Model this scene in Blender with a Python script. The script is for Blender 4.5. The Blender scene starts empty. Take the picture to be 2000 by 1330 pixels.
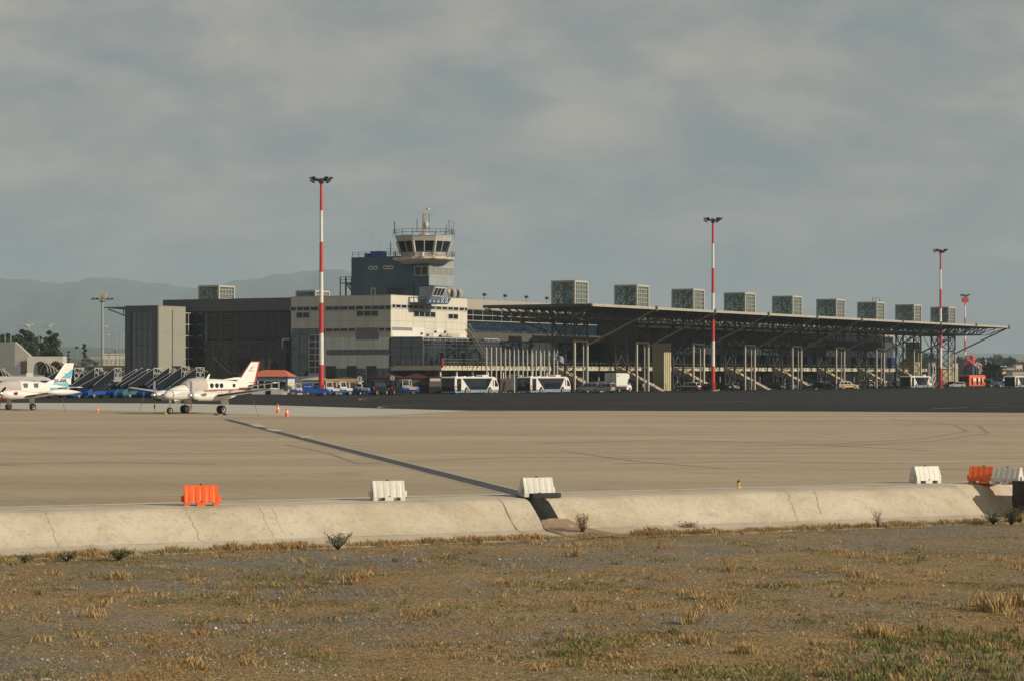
import bpy, math, random
import numpy as np
from mathutils import Vector, Matrix, noise
random.seed(7); RNG = np.random.default_rng(11)
S = bpy.context.scene; C = S.collection; R = math.radians
# ------------------------------------------------------------------ camera
F = 4700.0; HZ = 731.0; H = 3.2          # focal length in photo pixels, horizon row, eye height
cam = bpy.data.objects.new('camera', bpy.data.cameras.new('camera')); C.objects.link(cam); S.camera = cam
cam.location = (0, 0, H); cam.rotation_euler = (R(90), 0, 0)
cam.data.sensor_width = 36; cam.data.lens = 36*F/2000; cam.data.shift_y = (HZ-665)/2000
cam.data.clip_start = 0.5; cam.data.clip_end = 60000
# ------------------------------------------------------------------ world + sun
SUN_EL, SUN_AZ = R(23), R(116)           # azimuth clockwise from +Y
W = bpy.data.worlds.new('World'); S.world = W; W.use_nodes = True
nt = W.node_tree; N = nt.nodes; L = nt.links
bg = N['Background']; bg.inputs[1].default_value = 0.1
sky = N.new('ShaderNodeTexSky'); sky.sky_type = 'NISHITA'; sky.sun_disc = False
sky.sun_elevation = SUN_EL; sky.sun_rotation = SUN_AZ; sky.dust_density = 3.0; sky.air_density = 1.2
tc = N.new('ShaderNodeTexCoord')
def wmath(op, a, b=None, c=None):
    m = N.new('ShaderNodeMath'); m.operation = op
    for i, v in enumerate((a, b, c)):
        if v is None: continue
        if hasattr(v, 'links'): L.new(v, m.inputs[i])
        else: m.inputs[i].default_value = v
    return m.outputs[0]
sep = N.new('ShaderNodeSeparateXYZ'); L.new(tc.outputs['Generated'], sep.inputs[0])
zz = wmath('ADD', wmath('MAXIMUM', sep.outputs[2], 0.0), 0.5)
comb = N.new('ShaderNodeCombineXYZ')
L.new(wmath('DIVIDE', sep.outputs[0], zz), comb.inputs[0]); L.new(wmath('DIVIDE', sep.outputs[1], zz), comb.inputs[1])
def wnoise(scale, detail, rough, dist, off, sx=1.0):
    mp = N.new('ShaderNodeMapping'); mp.inputs[1].default_value = off; mp.inputs[3].default_value = (sx, 1, 1)
    L.new(comb.outputs[0], mp.inputs[0])
    n = N.new('ShaderNodeTexNoise'); n.inputs['Scale'].default_value = scale; n.inputs['Detail'].default_value = detail
    n.inputs['Roughness'].default_value = rough; n.inputs['Distortion'].default_value = dist
    L.new(mp.outputs[0], n.inputs['Vector']); return n.outputs[0]
def wramp(fac, stops):
    r = N.new('ShaderNodeValToRGB'); L.new(fac, r.inputs[0]); e = r.color_ramp.elements
    while len(e) < len(stops): e.new(0.5)
    for q, (p, c) in zip(e, stops): q.position = p; q.color = (*c, 1)
    return r.outputs[0]
CL = 1/0.1
cloud = wramp(wnoise(9.0, 9, .56, .15, (3.1, 1.7, 0), .8),
    [(.34, [v*CL for v in (.205, .250, .268)]), (.50, [v*CL for v in (.300, .297, .285)]), (.66, [v*CL for v in (.450, .398, .348)])])
patch = wramp(wnoise(14, 7, .58, .1, (9.3, 4.2, 0), .7), [(.48, (0, 0, 0)), (.70, (1, 1, 1))])
m0 = N.new('ShaderNodeMixRGB'); m0.blend_type = 'MIX'
L.new(wmath('MULTIPLY', patch, .55), m0.inputs[0]); L.new(cloud, m0.inputs[1]); m0.inputs[2].default_value = (.50*CL, .445*CL, .385*CL, 1)
mx = N.new('ShaderNodeMixRGB'); mx.inputs[0].default_value = 0.93
L.new(sky.outputs[0], mx.inputs[1]); L.new(m0.outputs[0], mx.inputs[2]); L.new(mx.outputs[0], bg.inputs[0])
sl = bpy.data.lights.new('sun', 'SUN'); sl.energy = 4.85; sl.angle = R(0.6); sl.color = (1.0, .89, .73)
so = bpy.data.objects.new('sun', sl); C.objects.link(so)
SD = Vector((math.sin(SUN_AZ)*math.cos(SUN_EL), math.cos(SUN_AZ)*math.cos(SUN_EL), math.sin(SUN_EL)))
so.rotation_euler = SD.to_track_quat('Z', 'Y').to_euler(); so.location = (60, -30, 60)
S.view_settings.view_transform = 'Standard'; S.view_settings.look = 'None'; S.view_settings.exposure = 0.0
S.render.engine = 'CYCLES'; S.cycles.volume_bounces = 1; S.cycles.transparent_max_bounces = 16
# ------------------------------------------------------------------ geometry helpers
def gp(px, py, z=0.0):                    # ground point seen at photo pixel px,py
    d = F*(H-z)/(py-HZ); return Vector(((px-1000)/F*d, d, z))
def at(px, d, z=0.0): return Vector(((px-1000)/F*d, d, z))
def zat(py, d): return H+(HZ-py)/F*d
class MB:
    def __init__(s, ox=0, oy=0, oz=0): s.v = []; s.f = []; s.m = []; s.o = (ox, oy, oz)
    def add(s, vs, fs, m=0):
        b = len(s.v); s.v += [tuple(p) for p in vs]; s.f += [tuple(i+b for i in f) for f in fs]; s.m += [m]*len(fs); return s
    def box(s, x0, x1, y0, y1, z0, z1, m=0):
        if x0 > x1: x0, x1 = x1, x0
        if y0 > y1: y0, y1 = y1, y0
        return s.add([(x0,y0,z0),(x1,y0,z0),(x1,y1,z0),(x0,y1,z0),(x0,y0,z1),(x1,y0,z1),(x1,y1,z1),(x0,y1,z1)],
            [(0,3,2,1),(4,5,6,7),(0,1,5,4),(1,2,6,5),(2,3,7,6),(3,0,4,7)], m)
    def tube(s, p, q, r, r2=None, n=8, m=0, cap=True):
        p, q = Vector(p), Vector(q); r2 = r if r2 is None else r2
        a = (q-p).normalized(); h = Vector((0,0,1)) if abs(a.z) < .9 else Vector((1,0,0))
        e1 = a.cross(h).normalized(); e2 = a.cross(e1); off = math.pi/4 if n == 4 else 0
        vs = []
        for c, rr in ((p, r), (q, r2)):
            for i in range(n):
                t = 2*math.pi*i/n+off; vs.append(c+e1*rr*math.cos(t)+e2*rr*math.sin(t))
        fs = [(i, (i+1) % n, n+(i+1) % n, n+i) for i in range(n)]
        if cap: fs += [tuple(reversed(range(n))), tuple(range(n, 2*n))]
        return s.add(vs, fs, m)
    def bar(s, p, q, w, m=0): return s.tube(p, q, w*.7071, None, 4, m)
    def prism(s, poly, y0, y1, m=0, hw=None):      # poly in (x,z) extruded along y; hw(z) gives a half width instead
        n = len(poly); A = [(x, -hw(z) if hw else y0, z) for x, z in poly]; B = [(x, hw(z) if hw else y1, z) for x, z in poly]
        return s.add(A+B, [tuple(range(n)), tuple(reversed(range(n, 2*n)))]+[(i, n+i, n+(i+1) % n, (i+1) % n) for i in range(n)], m)
    def slab(s, poly, z0, z1, m=0):                # poly in (x,y) extruded in z
        n = len(poly)
        return s.add([(x, y, z0) for x, y in poly]+[(x, y, z1) for x, y in poly],
            [tuple(reversed(range(n))), tuple(range(n, 2*n))]+[(i, (i+1) % n, n+(i+1) % n, n+i) for i in range(n)], m)
    def rings(s, rs, m=0, cap=True, closed=True):
        n = len(rs[0]); vs = [p for r in rs for p in r]; fs = []
        for k in range(len(rs)-1):
            for i in range(n if closed else n-1):
                j = (i+1) % n; fs.append((k*n+i, k*n+j, (k+1)*n+j, (k+1)*n+i))
        if cap: fs += [tuple(reversed(range(n))), tuple(range((len(rs)-1)*n, len(rs)*n))]
        return s.add(vs, fs, m)
    def ball(s, c, rx, ry, rz, n=10, k=6, m=0):
        rs = []
        for j in range(k+1):
            a = -math.pi/2+math.pi*j/k; rr = max(math.cos(a), .02)
            rs.append([(c[0]+rx*rr*math.cos(2*math.pi*i/n), c[1]+ry*rr*math.sin(2*math.pi*i/n), c[2]+rz*math.sin(a)) for i in range(n)])
        return s.rings(rs, m)
    def build(s, name, mats, parent=None, smooth=False, bevel=0, fix=True):
        if not isinstance(mats, (list, tuple)): mats = [mats]
        me = bpy.data.meshes.new(name); ox, oy, oz = s.o
        me.from_pydata([(x-ox, y-oy, z-oz) for x, y, z in s.v], [], s.f)
        for mt in mats: me.materials.append(mt)
        me.polygons.foreach_set('material_index', s.m)
        if smooth: me.polygons.foreach_set('use_smooth', [True]*len(s.f))
        if fix:
            import bmesh
            bm = bmesh.new(); bm.from_mesh(me); bmesh.ops.recalc_face_normals(bm, faces=bm.faces); bm.to_mesh(me); bm.free()
        me.update(); o = bpy.data.objects.new(name, me); C.objects.link(o)
        if smooth:
            es = o.modifiers.new('split', 'EDGE_SPLIT'); es.split_angle = R(40)
        if bevel:
            b = o.modifiers.new('bevel', 'BEVEL'); b.width = bevel; b.segments = 2; b.limit_method = 'ANGLE'
        if parent: o.parent = parent
        return o
def tag(o, label, cat, group=None, kind=None):
    if label: o['label'] = label
    if cat: o['category'] = cat
    if group: o['group'] = group
    if kind: o['kind'] = kind
    return o
def thing(name, label, cat, loc=(0,0,0), rz=0, group=None):
    o = bpy.data.objects.new(name, None); o.empty_display_size = .5; C.objects.link(o); o.location = loc; o.rotation_euler = (0,0,rz)
    return tag(o, label, cat, group)
def struct(o): o['kind'] = 'structure'; return o
CH = {}
def dup(root, loc, rz=None, label=None, group=None, scale=None):
    r = root.copy(); C.objects.link(r); r.location = loc
    if rz is not None: r.rotation_euler = (0, 0, rz)
    if label: r['label'] = label
    if group: r['group'] = group
    if scale: r.scale = (scale,)*3
    for ch in list(root.children):
        c = ch.copy(); C.objects.link(c); c.parent = r
        for g in list(ch.children):
            d = g.copy(); C.objects.link(d); d.parent = c
    return r
# ------------------------------------------------------------------ materials
def mat(name, col, rough=.7, metal=0, var=0, vs=1.0, spec=.5, bump=0, bs=8, streak=False, second=None, th=(.45, .65)):
    m = bpy.data.materials.new(name); m.use_nodes = True; t = m.node_tree; b = t.nodes['Principled BSDF']
    b.inputs['Base Color'].default_value = (*col, 1); b.inputs['Roughness'].default_value = rough
    b.inputs['Metallic'].default_value = metal; b.inputs['Specular IOR Level'].default_value = spec
    if var or second or bump:
        co = t.nodes.new('ShaderNodeTexCoord'); mp = t.nodes.new('ShaderNodeMapping'); t.links.new(co.outputs['Object'], mp.inputs[0])
        mp.inputs[3].default_value = (1, 1, .12) if streak else (1, 1, 1)
    if var or second:
        n = t.nodes.new('ShaderNodeTexNoise'); n.inputs['Scale'].default_value = vs; n.inputs['Detail'].default_value = 6; n.inputs['Roughness'].default_value = .6
        t.links.new(mp.outputs[0], n.inputs['Vector'])
        r = t.nodes.new('ShaderNodeValToRGB'); t.links.new(n.outputs[0], r.inputs[0])
        e = r.color_ramp.elements
        if second: e[0].position, e[1].position = th; e[0].color = (*col, 1); e[1].color = (*second, 1)
        else:
            e[0].position, e[1].position = .3, .7
            e[0].color = (*[v*(1-var) for v in col], 1); e[1].color = (*[min(1, v*(1+var)) for v in col], 1)
        t.links.new(r.outputs[0], b.inputs['Base Color'])
    if bump:
        n2 = t.nodes.new('ShaderNodeTexNoise'); n2.inputs['Scale'].default_value = bs; n2.inputs['Detail'].default_value = 4
        t.links.new(mp.outputs[0], n2.inputs['Vector'])
        bu = t.nodes.new('ShaderNodeBump'); bu.inputs['Strength'].default_value = bump; bu.inputs['Distance'].default_value = .05
        t.links.new(n2.outputs[0], bu.inputs['Height']); t.links.new(bu.outputs[0], b.inputs['Normal'])
    return m
def glassmat(name, col, refl=.5, rough=.04, wob=.02, ws=.35):
    m = mat(name, col, rough, 0, 0); t = m.node_tree; b = t.nodes['Principled BSDF']
    b.inputs['Specular IOR Level'].default_value = refl
    co = t.nodes.new('ShaderNodeTexCoord'); n = t.nodes.new('ShaderNodeTexNoise'); n.inputs['Scale'].default_value = ws; n.inputs['Detail'].default_value = 2
    t.links.new(co.outputs['Object'], n.inputs['Vector']); bu = t.nodes.new('ShaderNodeBump'); bu.inputs['Strength'].default_value = wob*10
    bu.inputs['Distance'].default_value = .1; t.links.new(n.outputs[0], bu.inputs['Height']); t.links.new(bu.outputs[0], b.inputs['Normal'])
    return m
M = dict(
 cream=mat('cream_panel', (.56,.525,.43), .7, var=.10, vs=.5, streak=True),
 creamL=mat('cream_render', (.66,.64,.55), .75, var=.12, vs=.6, streak=True),
 taupe=mat('taupe_panel', (.33,.295,.24), .7, var=.06, vs=.4),
 corrug=mat('corrugated_panel', (.50,.44,.35), .6, var=.12, vs=1.5, streak=True),
 darkpanel=mat('dark_grey_panel', (.088,.092,.095), .6, var=.07, vs=.5),
 greypanel=mat('grey_panel', (.20,.21,.20), .6, var=.06, vs=.5),
 olive=mat('pale_olive_panel', (.27,.265,.205), .65, var=.05, vs=.3),
 glass=glassmat('dark_glass', (.012,.015,.022), .5),
 glassB=glassmat('blue_glass', (.014,.028,.045), 1.3, .03, .03, .3),
 glassD=glassmat('deep_glass', (.008,.009,.011), .18, .1),
 frame=mat('pale_frame', (.50,.48,.43), .5), dframe=mat('dark_frame', (.04,.045,.05), .5),
 louvre=mat('louvre', (.03,.031,.03), .6),
 towerB=mat('blue_grey_render', (.048,.088,.118), .8, var=.16, vs=.35, streak=True),
 towerL=mat('pale_blue_render', (.25,.285,.285), .8, var=.08, vs=.5, streak=True),
 cabwhite=mat('cab_white', (.42,.41,.37), .6, var=.12, vs=.8, streak=True),
 rust=mat('rusty_edge', (.50,.44,.33), .75, vs=.9, second=(.36,.15,.05), th=(.5,.62)),
 bluemet=mat('blue_steel', (.03,.075,.15), .5), blue=mat('blue_paint', (.012,.07,.29), .35, var=.06, vs=2),
 navy=mat('navy_paint', (.008,.022,.075), .4), navyd=mat('navy_dark', (.006,.009,.014), .6, spec=.2),
 steel=mat('grey_steel', (.105,.098,.082), .55, .1, var=.15, vs=2), pale=mat('pale_steel', (.50,.46,.38), .5, var=.08, vs=2),
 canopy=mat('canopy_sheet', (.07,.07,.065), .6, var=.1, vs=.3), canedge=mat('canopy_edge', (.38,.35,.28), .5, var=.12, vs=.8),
 greensteel=mat('green_steel', (.13,.17,.145), .5, var=.1, vs=1), paleframe=mat('lantern_frame', (.40,.375,.31), .5),
 slab=mat('slab_concrete', (.50,.455,.32), .8, var=.12, vs=.8), stairc=mat('stair_concrete', (.40,.325,.22), .8, var=.12, vs=1),
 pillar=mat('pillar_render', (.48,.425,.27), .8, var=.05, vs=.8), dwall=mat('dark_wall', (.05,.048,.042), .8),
 red=mat('red_paint', (.52,.035,.03), .45, var=.10, vs=1.2, bump=0), white=mat('white_paint', (.66,.64,.58), .45, var=.06, vs=1.0),
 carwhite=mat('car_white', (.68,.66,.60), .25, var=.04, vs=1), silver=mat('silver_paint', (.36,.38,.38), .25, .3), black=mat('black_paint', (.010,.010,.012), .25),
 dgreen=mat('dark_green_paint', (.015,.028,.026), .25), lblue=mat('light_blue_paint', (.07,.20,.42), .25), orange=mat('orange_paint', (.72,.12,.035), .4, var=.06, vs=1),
 skirt=mat('blue_grey_skirt', (.20,.27,.32), .4), tyre=mat('tyre', (.018,.018,.018), .85), rim=mat('rim', (.40,.39,.36), .4, .4),
 tail=mat('tail_lamp', (.45,.02,.015), .3), lampw=mat('headlamp', (.6,.6,.55), .15), yellow=mat('yellow_paint', (.62,.36,.05), .6, var=.15, vs=3),
 worn=mat('worn_yellow_line', (.40,.27,.10), .8, vs=.8, second=(.27,.205,.13), th=(.42,.6)),
 concpale=mat('pale_concrete', (.40,.375,.315), .85, var=.12, vs=.4), concd=mat('grey_concrete', (.22,.21,.19), .85, var=.15, vs=.6),
 brown=mat('brown_sheet', (.085,.045,.028), .6, var=.2, vs=1), roofo=mat('orange_tiles', (.50,.13,.06), .7, var=.18, vs=3, bump=.3, bs=20), roofr=mat('dark_red_sheet', (.085,.022,.018), .6, var=.2, vs=1),
 tent=mat('olive_canvas', (.085,.085,.06), .8, var=.15, vs=1), tentd=mat('dark_canvas', (.018,.018,.014), .85, var=.2, vs=1), awning=mat('yellow_awning', (.46,.27,.10), .7, var=.1, vs=2),
 bark=mat('bark', (.07,.05,.035), .9, var=.2, vs=3), needles=mat('needles', (.040,.062,.024), .8, var=.35, vs=.7), leaf=mat('leaves', (.055,.075,.028), .8, var=.35, vs=.9),
 cypress=mat('cypress_leaves', (.022,.036,.022), .85, var=.3, vs=1),
 plastr=mat('orange_plastic', (.80,.13,.028), .38, var=.10, vs=3), plastw=mat('white_plastic', (.60,.58,.50), .42, var=.12, vs=2.5), rubber=mat('black_rubber', (.02,.02,.02), .7),
 skin=mat('skin', (.35,.2,.13), .6), shirt=mat('white_shirt', (.6,.6,.6), .8), dcloth=mat('dark_cloth', (.02,.022,.03), .85), hivis=mat('bright_vest', (.5,.12,.03), .7),
 cover=mat('canvas_cover', (.42,.375,.33), .8, var=.08, vs=2), chrome=mat('chrome', (.7,.7,.68), .12, .95), boot=mat('deice_boot', (.015,.015,.016), .6),
 cyan=mat('cyan_paint', (.10,.38,.52), .35), sred=mat('stripe_red', (.30,.03,.035), .4), sail=mat('flag_blue', (.03,.07,.30), .8), flagw=mat('flag_white', (.65,.65,.65), .8),
 dish=mat('dish_grey', (.30,.31,.30), .6), teal=mat('teal_paint', (.03,.13,.17), .4), cardb=mat('brown_board', (.16,.115,.085), .8, var=.15, vs=1),
)
mg = bpy.data.materials.new('green_glass'); mg.use_nodes = True; t = mg.node_tree; t.nodes.clear()
o_ = t.nodes.new('ShaderNodeOutputMaterial'); a_ = t.nodes.new('ShaderNodeMixShader'); a_.inputs[0].default_value = .42
tr = t.nodes.new('ShaderNodeBsdfTransparent'); tr.inputs[0].default_value = (.74,.82,.79,1); gl = t.nodes.new('ShaderNodeBsdfPrincipled')
gl.inputs['Base Color'].default_value = (.28,.34,.31,1); gl.inputs['Roughness'].default_value = .35
t.links.new(tr.outputs[0], a_.inputs[1]); t.links.new(gl.outputs[0], a_.inputs[2]); t.links.new(a_.outputs[0], o_.inputs[0]); M['gglass'] = mg
def nodes_of(name, rough=.85):
    m = bpy.data.materials.new(name); m.use_nodes = True; t = m.node_tree; b = t.nodes['Principled BSDF']; b.inputs['Roughness'].default_value = rough; b.inputs['Specular IOR Level'].default_value = .2
    co = t.nodes.new('ShaderNodeTexCoord')
    def ns(scale, detail=5, rgh=.6, sc=(1,1,1), rot=0, dist=0, off=(0,0,0)):
        mp = t.nodes.new('ShaderNodeMapping'); mp.inputs[3].default_value = sc; mp.inputs[2].default_value = (0,0,rot); mp.inputs[1].default_value = off; t.links.new(co.outputs['Object'], mp.inputs[0])
        n = t.nodes.new('ShaderNodeTexNoise'); n.inputs['Scale'].default_value = scale; n.inputs['Detail'].default_value = detail; n.inputs['Roughness'].default_value = rgh; n.inputs['Distortion'].default_value = dist
        t.links.new(mp.outputs[0], n.inputs['Vector']); return n.outputs[0]
    def ramp(f, stops):
        r = t.nodes.new('ShaderNodeValToRGB'); t.links.new(f, r.inputs[0]); e = r.color_ramp.elements
        while len(e) < len(stops): e.new(.5)
        for q, (p, c) in zip(e, stops): q.position = p; q.color = (*((c,)*3 if isinstance(c, (int, float)) else c), 1)
        return r.outputs[0]
    def mix(f, a, c, mode='MIX'):
        x = t.nodes.new('ShaderNodeMixRGB'); x.blend_type = mode
        for i, v in enumerate((f, a, c)):
            if hasattr(v, 'links'): t.links.new(v, x.inputs[i])
            else: x.inputs[i].default_value = v if i == 0 else (*v, 1)
        return x.outputs[0]
    def bump(f, st, d):
        bu = t.nodes.new('ShaderNodeBump'); bu.inputs['Strength'].default_value = st; bu.inputs['Distance'].default_value = d
        t.links.new(f, bu.inputs['Height']); t.links.new(bu.outputs[0], b.inputs['Normal'])
    return m, t, b, co, ns, ramp, mix, bump
# ------------------------------------------------------------------ terminal frame: s along the facade (away to the right), t into the building
UA = math.atan2(F, 2700.0); ux, uy = math.cos(UA), math.sin(UA); vx, vy = -uy, ux
OX, OY = at(1122, 438.6).xy
def T(s, t, z=0): return Vector((OX+s*ux+t*vx, OY+s*uy+t*vy, z))
def sF(px, t):                              # s of the column px on the plane t
    k = (px-1000)/F; a = OX+t*vx; b = OY+t*vy; return (k*b-a)/(ux-k*uy)
def tL(px, s):
    k = (px-1000)/F; a = OX+s*ux; b = OY+s*uy; return (k*b-a)/(vx-k*vy)
def zF(px, py, t): s = sF(px, t); return zat(py, T(s, t).y)
def zL(px, py, s): t = tL(px, s); return zat(py, T(s, t).y)
# ================================================================== SETTING
E0 = gp(0, 991); E1 = gp(1900, 941); ed = (E1-E0).normalized(); en = Vector((ed.y, -ed.x, 0))   # en points to the camera
ZG = -0.87
PROF = [(0, 0), (1.95, 0), (2.12, -.02), (2.3, -.09), (2.85, -.52), (3.12, -.72), (3.3, -.765), (4.9, -.89)]
def pz(r):
    for (a, za), (b, zb) in zip(PROF, PROF[1:]):
        if r <= b: return za+(zb-za)*(r-a)/(b-a)
    return PROF[-1][1]
def E(q, r, z=None): p = E0+ed*q+en*r; p.z = pz(r) if z is None else z; return p
def qof(px, r):                                   # q where the pixel column px meets the line r
    p0 = E0+en*r; k = (px-1000)/F; return (k*p0.y-p0.x)/(ed.x-k*ed.y)
def sheet(name, pts, z, m):
    return struct(MB().add([(p[0], p[1], z) for p in pts], [tuple(range(len(pts)))]).build(name, m))
# --- materials
m, t_, b, co, ns, ramp, mix, bump = nodes_of('gravel_soil', .95)
big = ramp(ns(.22, 6, .62, sc=(.6,1,1)), [(.36, (.172,.155,.128)), (.46, (.21,.165,.105)), (.57, (.262,.185,.088)), (.7, (.20,.165,.082))])
pat = mix(ramp(ns(.55, 6, .65, off=(5,3,0)), [(.50, 0), (.64, .9)]), big, (.255,.16,.07))
gre = mix(ramp(ns(.35, 6, .7, off=(15,8,0)), [(.50, 0), (.62, .6)]), pat, (.14,.125,.055))
sp = mix(ramp(ns(55, 3, .7), [(.36, (.25,)*3), (.5, (.95,)*3), (.66, (2.1,)*3)]), (1,1,1), (1,1,1)); 
fine = mix(1, ramp(ns(11, 4, .8), [(.34, .55), (.5, 1.0), (.66, 1.5)]), ramp(ns(34, 3, .9, off=(3,1,0)), [(.36, .22), (.47, .75), (.55, 1.3), (.66, 3.8)]), 'MULTIPLY')
col = mix(1, gre, fine, 'MULTIPLY'); t_.links.new(col, b.inputs['Base Color']); bump(ns(9, 6, .8), .9, .06); GRAVEL = m
m, t_, b, co, ns, ramp, mix, bump = nodes_of('apron_concrete', .8)
base = ramp(ns(.05, 6, .6, sc=(.5,2.2,1), rot=-.25), [(.32, (.345,.270,.178)), (.52, (.405,.322,.220)), (.72, (.465,.378,.268))])
st = ramp(ns(.16, 7, .7, sc=(.16,2.6,1), rot=-.12, dist=.8), [(.34, .80), (.46, 1.0), (.62, 1.0), (.75, 1.08)])
spk = ramp(ns(2.2, 6, .75), [(.3, .92), (.7, 1.08)])
c1 = mix(1, mix(1, base, st, 'MULTIPLY'), spk, 'MULTIPLY')
c1 = mix(1, c1, ramp(ns(.22, 4, .6, off=(31,7,0)), [(.60, 1.0), (.70, .80)]), 'MULTIPLY'); c1 = mix(1, c1, ramp(ns(1.1, 3, .5, off=(3,17,0)), [(.68, 1.0), (.76, .70)]), 'MULTIPLY')
sx = t_.nodes.new('ShaderNodeSeparateXYZ'); mp = t_.nodes.new('ShaderNodeMapping'); mp.inputs[2].default_value = (0,0,-math.atan2(ed.y, ed.x)); mp.vector_type = 'POINT'
t_.links.new(co.outputs['Object'], mp.inputs[0]); t_.links.new(mp.outputs[0], sx.inputs[0])
def mth(op, a, bb):
    x = t_.nodes.new('ShaderNodeMath'); x.operation = op
    for i, v in enumerate((a, bb)):
        if hasattr(v, 'links'): t_.links.new(v, x.inputs[i])
        else: x.inputs[i].default_value = v
    return x.outputs[0]
j1 = mth('LESS_THAN', mth('FRACT', mth('DIVIDE', sx.outputs[0], 6.0), 0), .012); j2 = mth('LESS_THAN', mth('FRACT', mth('DIVIDE', sx.outputs[1], 6.0), 0), .02)
jn = mth('MULTIPLY', mth('MAXIMUM', j1, j2), .5)
t_.links.new(mix(jn, c1, (.12,.10,.075)), b.inputs['Base Color']); APRON = m
m, t_, b, co, ns, ramp, mix, bump = nodes_of('asphalt', .9)
a1 = ramp(ns(.03, 6, .6, sc=(.35,1.6,1)), [(.3, (.012,.0118,.011)), (.5, (.017,.0163,.0145)), (.7, (.029,.025,.020))])
t_.links.new(mix(1, a1, ramp(ns(.2, 6, .75, sc=(.15,2,1)), [(.35, .8), (.65, 1.15)]), 'MULTIPLY'), b.inputs['Base Color']); ASPH = m
m, t_, b, co, ns, ramp, mix, bump = nodes_of('slope_concrete', .85)
s1 = ramp(ns(.5, 7, .65), [(.3, (.40,.335,.235)), (.5, (.50,.43,.32)), (.72, (.56,.49,.38))])
s2 = mix(ramp(ns(.9, 6, .7, sc=(1,1,.6), off=(7,2,1)), [(.53, 0), (.70, .55)]), s1, (.33,.29,.155))
s3 = mix(ramp(ns(1.6, 6, .7, off=(17,2,1)), [(.55, 0), (.70, .6)]), s2, (.34,.31,.25)); s3 = mix(ramp(ns(3.2, 5, .75, sc=(1,1,.25), off=(1,7,1)), [(.56, 0), (.72, .5)]), s3, (.30,.26,.18))
t_.links.new(mix(1, s3, ramp(ns(9, 5, .7), [(.32, .78), (.45, 1), (.7, 1.05)]), 'MULTIPLY'), b.inputs['Base Color']); bump(ns(5, 6, .7), .5, .04); SLOPE = m
LINEW = mat('worn_white_line', (.56,.53,.45), .8, vs=1.5, second=(.36,.32,.25), th=(.52, .75))
STRIP = mat('drain_asphalt', (.050,.048,.046), .9, var=.25, vs=2); SKID = mat('skid_rubber', (.24,.20,.148), .85, vs=.5, second=(.28,.235,.175), th=(.45,.6))
PALEC = mat('light_concrete', (.44,.42,.345), .85, var=.10, vs=.25); SEDI = mat('sediment', (.24,.17,.105), .95, vs=2.0, second=(.37,.29,.19), th=(.5,.65))
CRACK = mat('crack_dirt', (.29,.245,.175), .95)
# --- far ground and foreground gravel
G = 30000; m, t_, b, co, ns, ramp, mix, bump = nodes_of('far_land', .95)
t_.links.new(ramp(ns(.004, 6, .65, sc=(.4,1.5,1)), [(.35, (.10,.10,.06)), (.5, (.19,.165,.10)), (.65, (.26,.22,.15))]), b.inputs['Base Color'])
sheet('ground', [(-G,-G),(G,-G),(G,G),(-G,G)], -1.3, m)
nx, ny = 200, 190; vs = []; q0, q1 = -22.0, 60.0
for j in range(ny+1):
    r = 4.55+(j/ny)**1.25*62
    for i in range(nx+1):
        q = q0+(q1-q0)*i/nx; p = E(q, r, 0); n = noise.noise((p.x*.35, p.y*.35, 2))*.055+noise.noise((p.x*1.7, p.y*1.7, 5))*.03
        f = min(1, (r-4.55)/1.2); vs.append((p.x, p.y, ZG-.03+.015*f+n*f))
fs = [(j*(nx+1)+i, j*(nx+1)+i+1, (j+1)*(nx+1)+i+1, (j+1)*(nx+1)+i) for j in range(ny) for i in range(nx)]
g = MB(); g.v = vs; g.f = fs; g.m = [0]*len(fs); struct(g.build('gravel_ground', GRAVEL, smooth=True, fix=True)).modifiers.clear()
# apron: one thick sheet whose front edge is the top of the embankment
far = 900
ap = [E(-160, 0), E(160, 0), Vector((620, 300, 0)), Vector((620, far, 0)), Vector((-420, far, 0)), Vector((-420, 40, 0))]
sheet('apron', ap, 0, APRON)
up = [(0,786),(180,786.5),(350,787.5),(560,791.5),(740,797),(920,801.3),(1200,801.5),(1600,803),(2000,805.5),(2120,806.5)]
asp = [gp(x, y) for x, y in [(-140, 785.5)]+up]+[Vector((260, 700, 0)), Vector((-330, 700, 0))]
sheet('asphalt', asp, .004, ASPH)
lc = [gp(x, y) for x, y in [(-140,785.6),(0,786.1),(180,786.6),(350,787.6),(560,791.6),(740,797.1),(920,801.5),(740,810.5),(640,814),(500,808.5),(190,800),(-140,795)]]
sheet('light_concrete', lc, .003, PALEC)
def ribbon(name, pts, w, z, m, kind='structure', mb=None):
    own = mb is None; mb = mb or MB(); P = [Vector((p[0], p[1], 0)) for p in pts]; vs = []
    for i, p in enumerate(P):
        d = (P[min(i+1, len(P)-1)]-P[max(i-1, 0)]).normalized(); n = Vector((-d.y, d.x, 0))*w/2
        vs += [(p.x-n.x, p.y-n.y, z), (p.x+n.x, p.y+n.y, z)]
    mb.add(vs, [(2*i, 2*i+2, 2*i+3, 2*i+1) for i in range(len(P)-1)])
    if own: return struct(mb.build(name, m))
mbk = MB()
for pts, w in ([[(1045,788.6),(900,790),(790,791.3),(752,792.6),(739,794),(742,795.6),(765,796.6),(805,796)], .35], [[(800,776.3),(720,777.2),(704,778.4),(702,779.6),(716,780.6)], .35],
    [[(1820,798),(1850,796.6),(1890,795)], .4], [[(1905,795.5),(1950,795.2)], .4], [[(1915,789),(1965,788.3)], .4], [[(1955,793),(2060,791.5)], .4], [[(1100,777.5),(1180,777)], .3],
    [[(1180,788),(1330,785.8),(1500,782)], .35], [[(950,773),(975,772.6)], .35], [[(640,788.5),(800,789)], .2], [[(1930,777),(1960,776.6)], .3], [[(1010,785),(1160,784.4)], .25], [[(1530,766.5),(1600,766)], .4]):
    ribbon('', [gp(*p) for p in pts], w, .009, None, mb=mbk)
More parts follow.
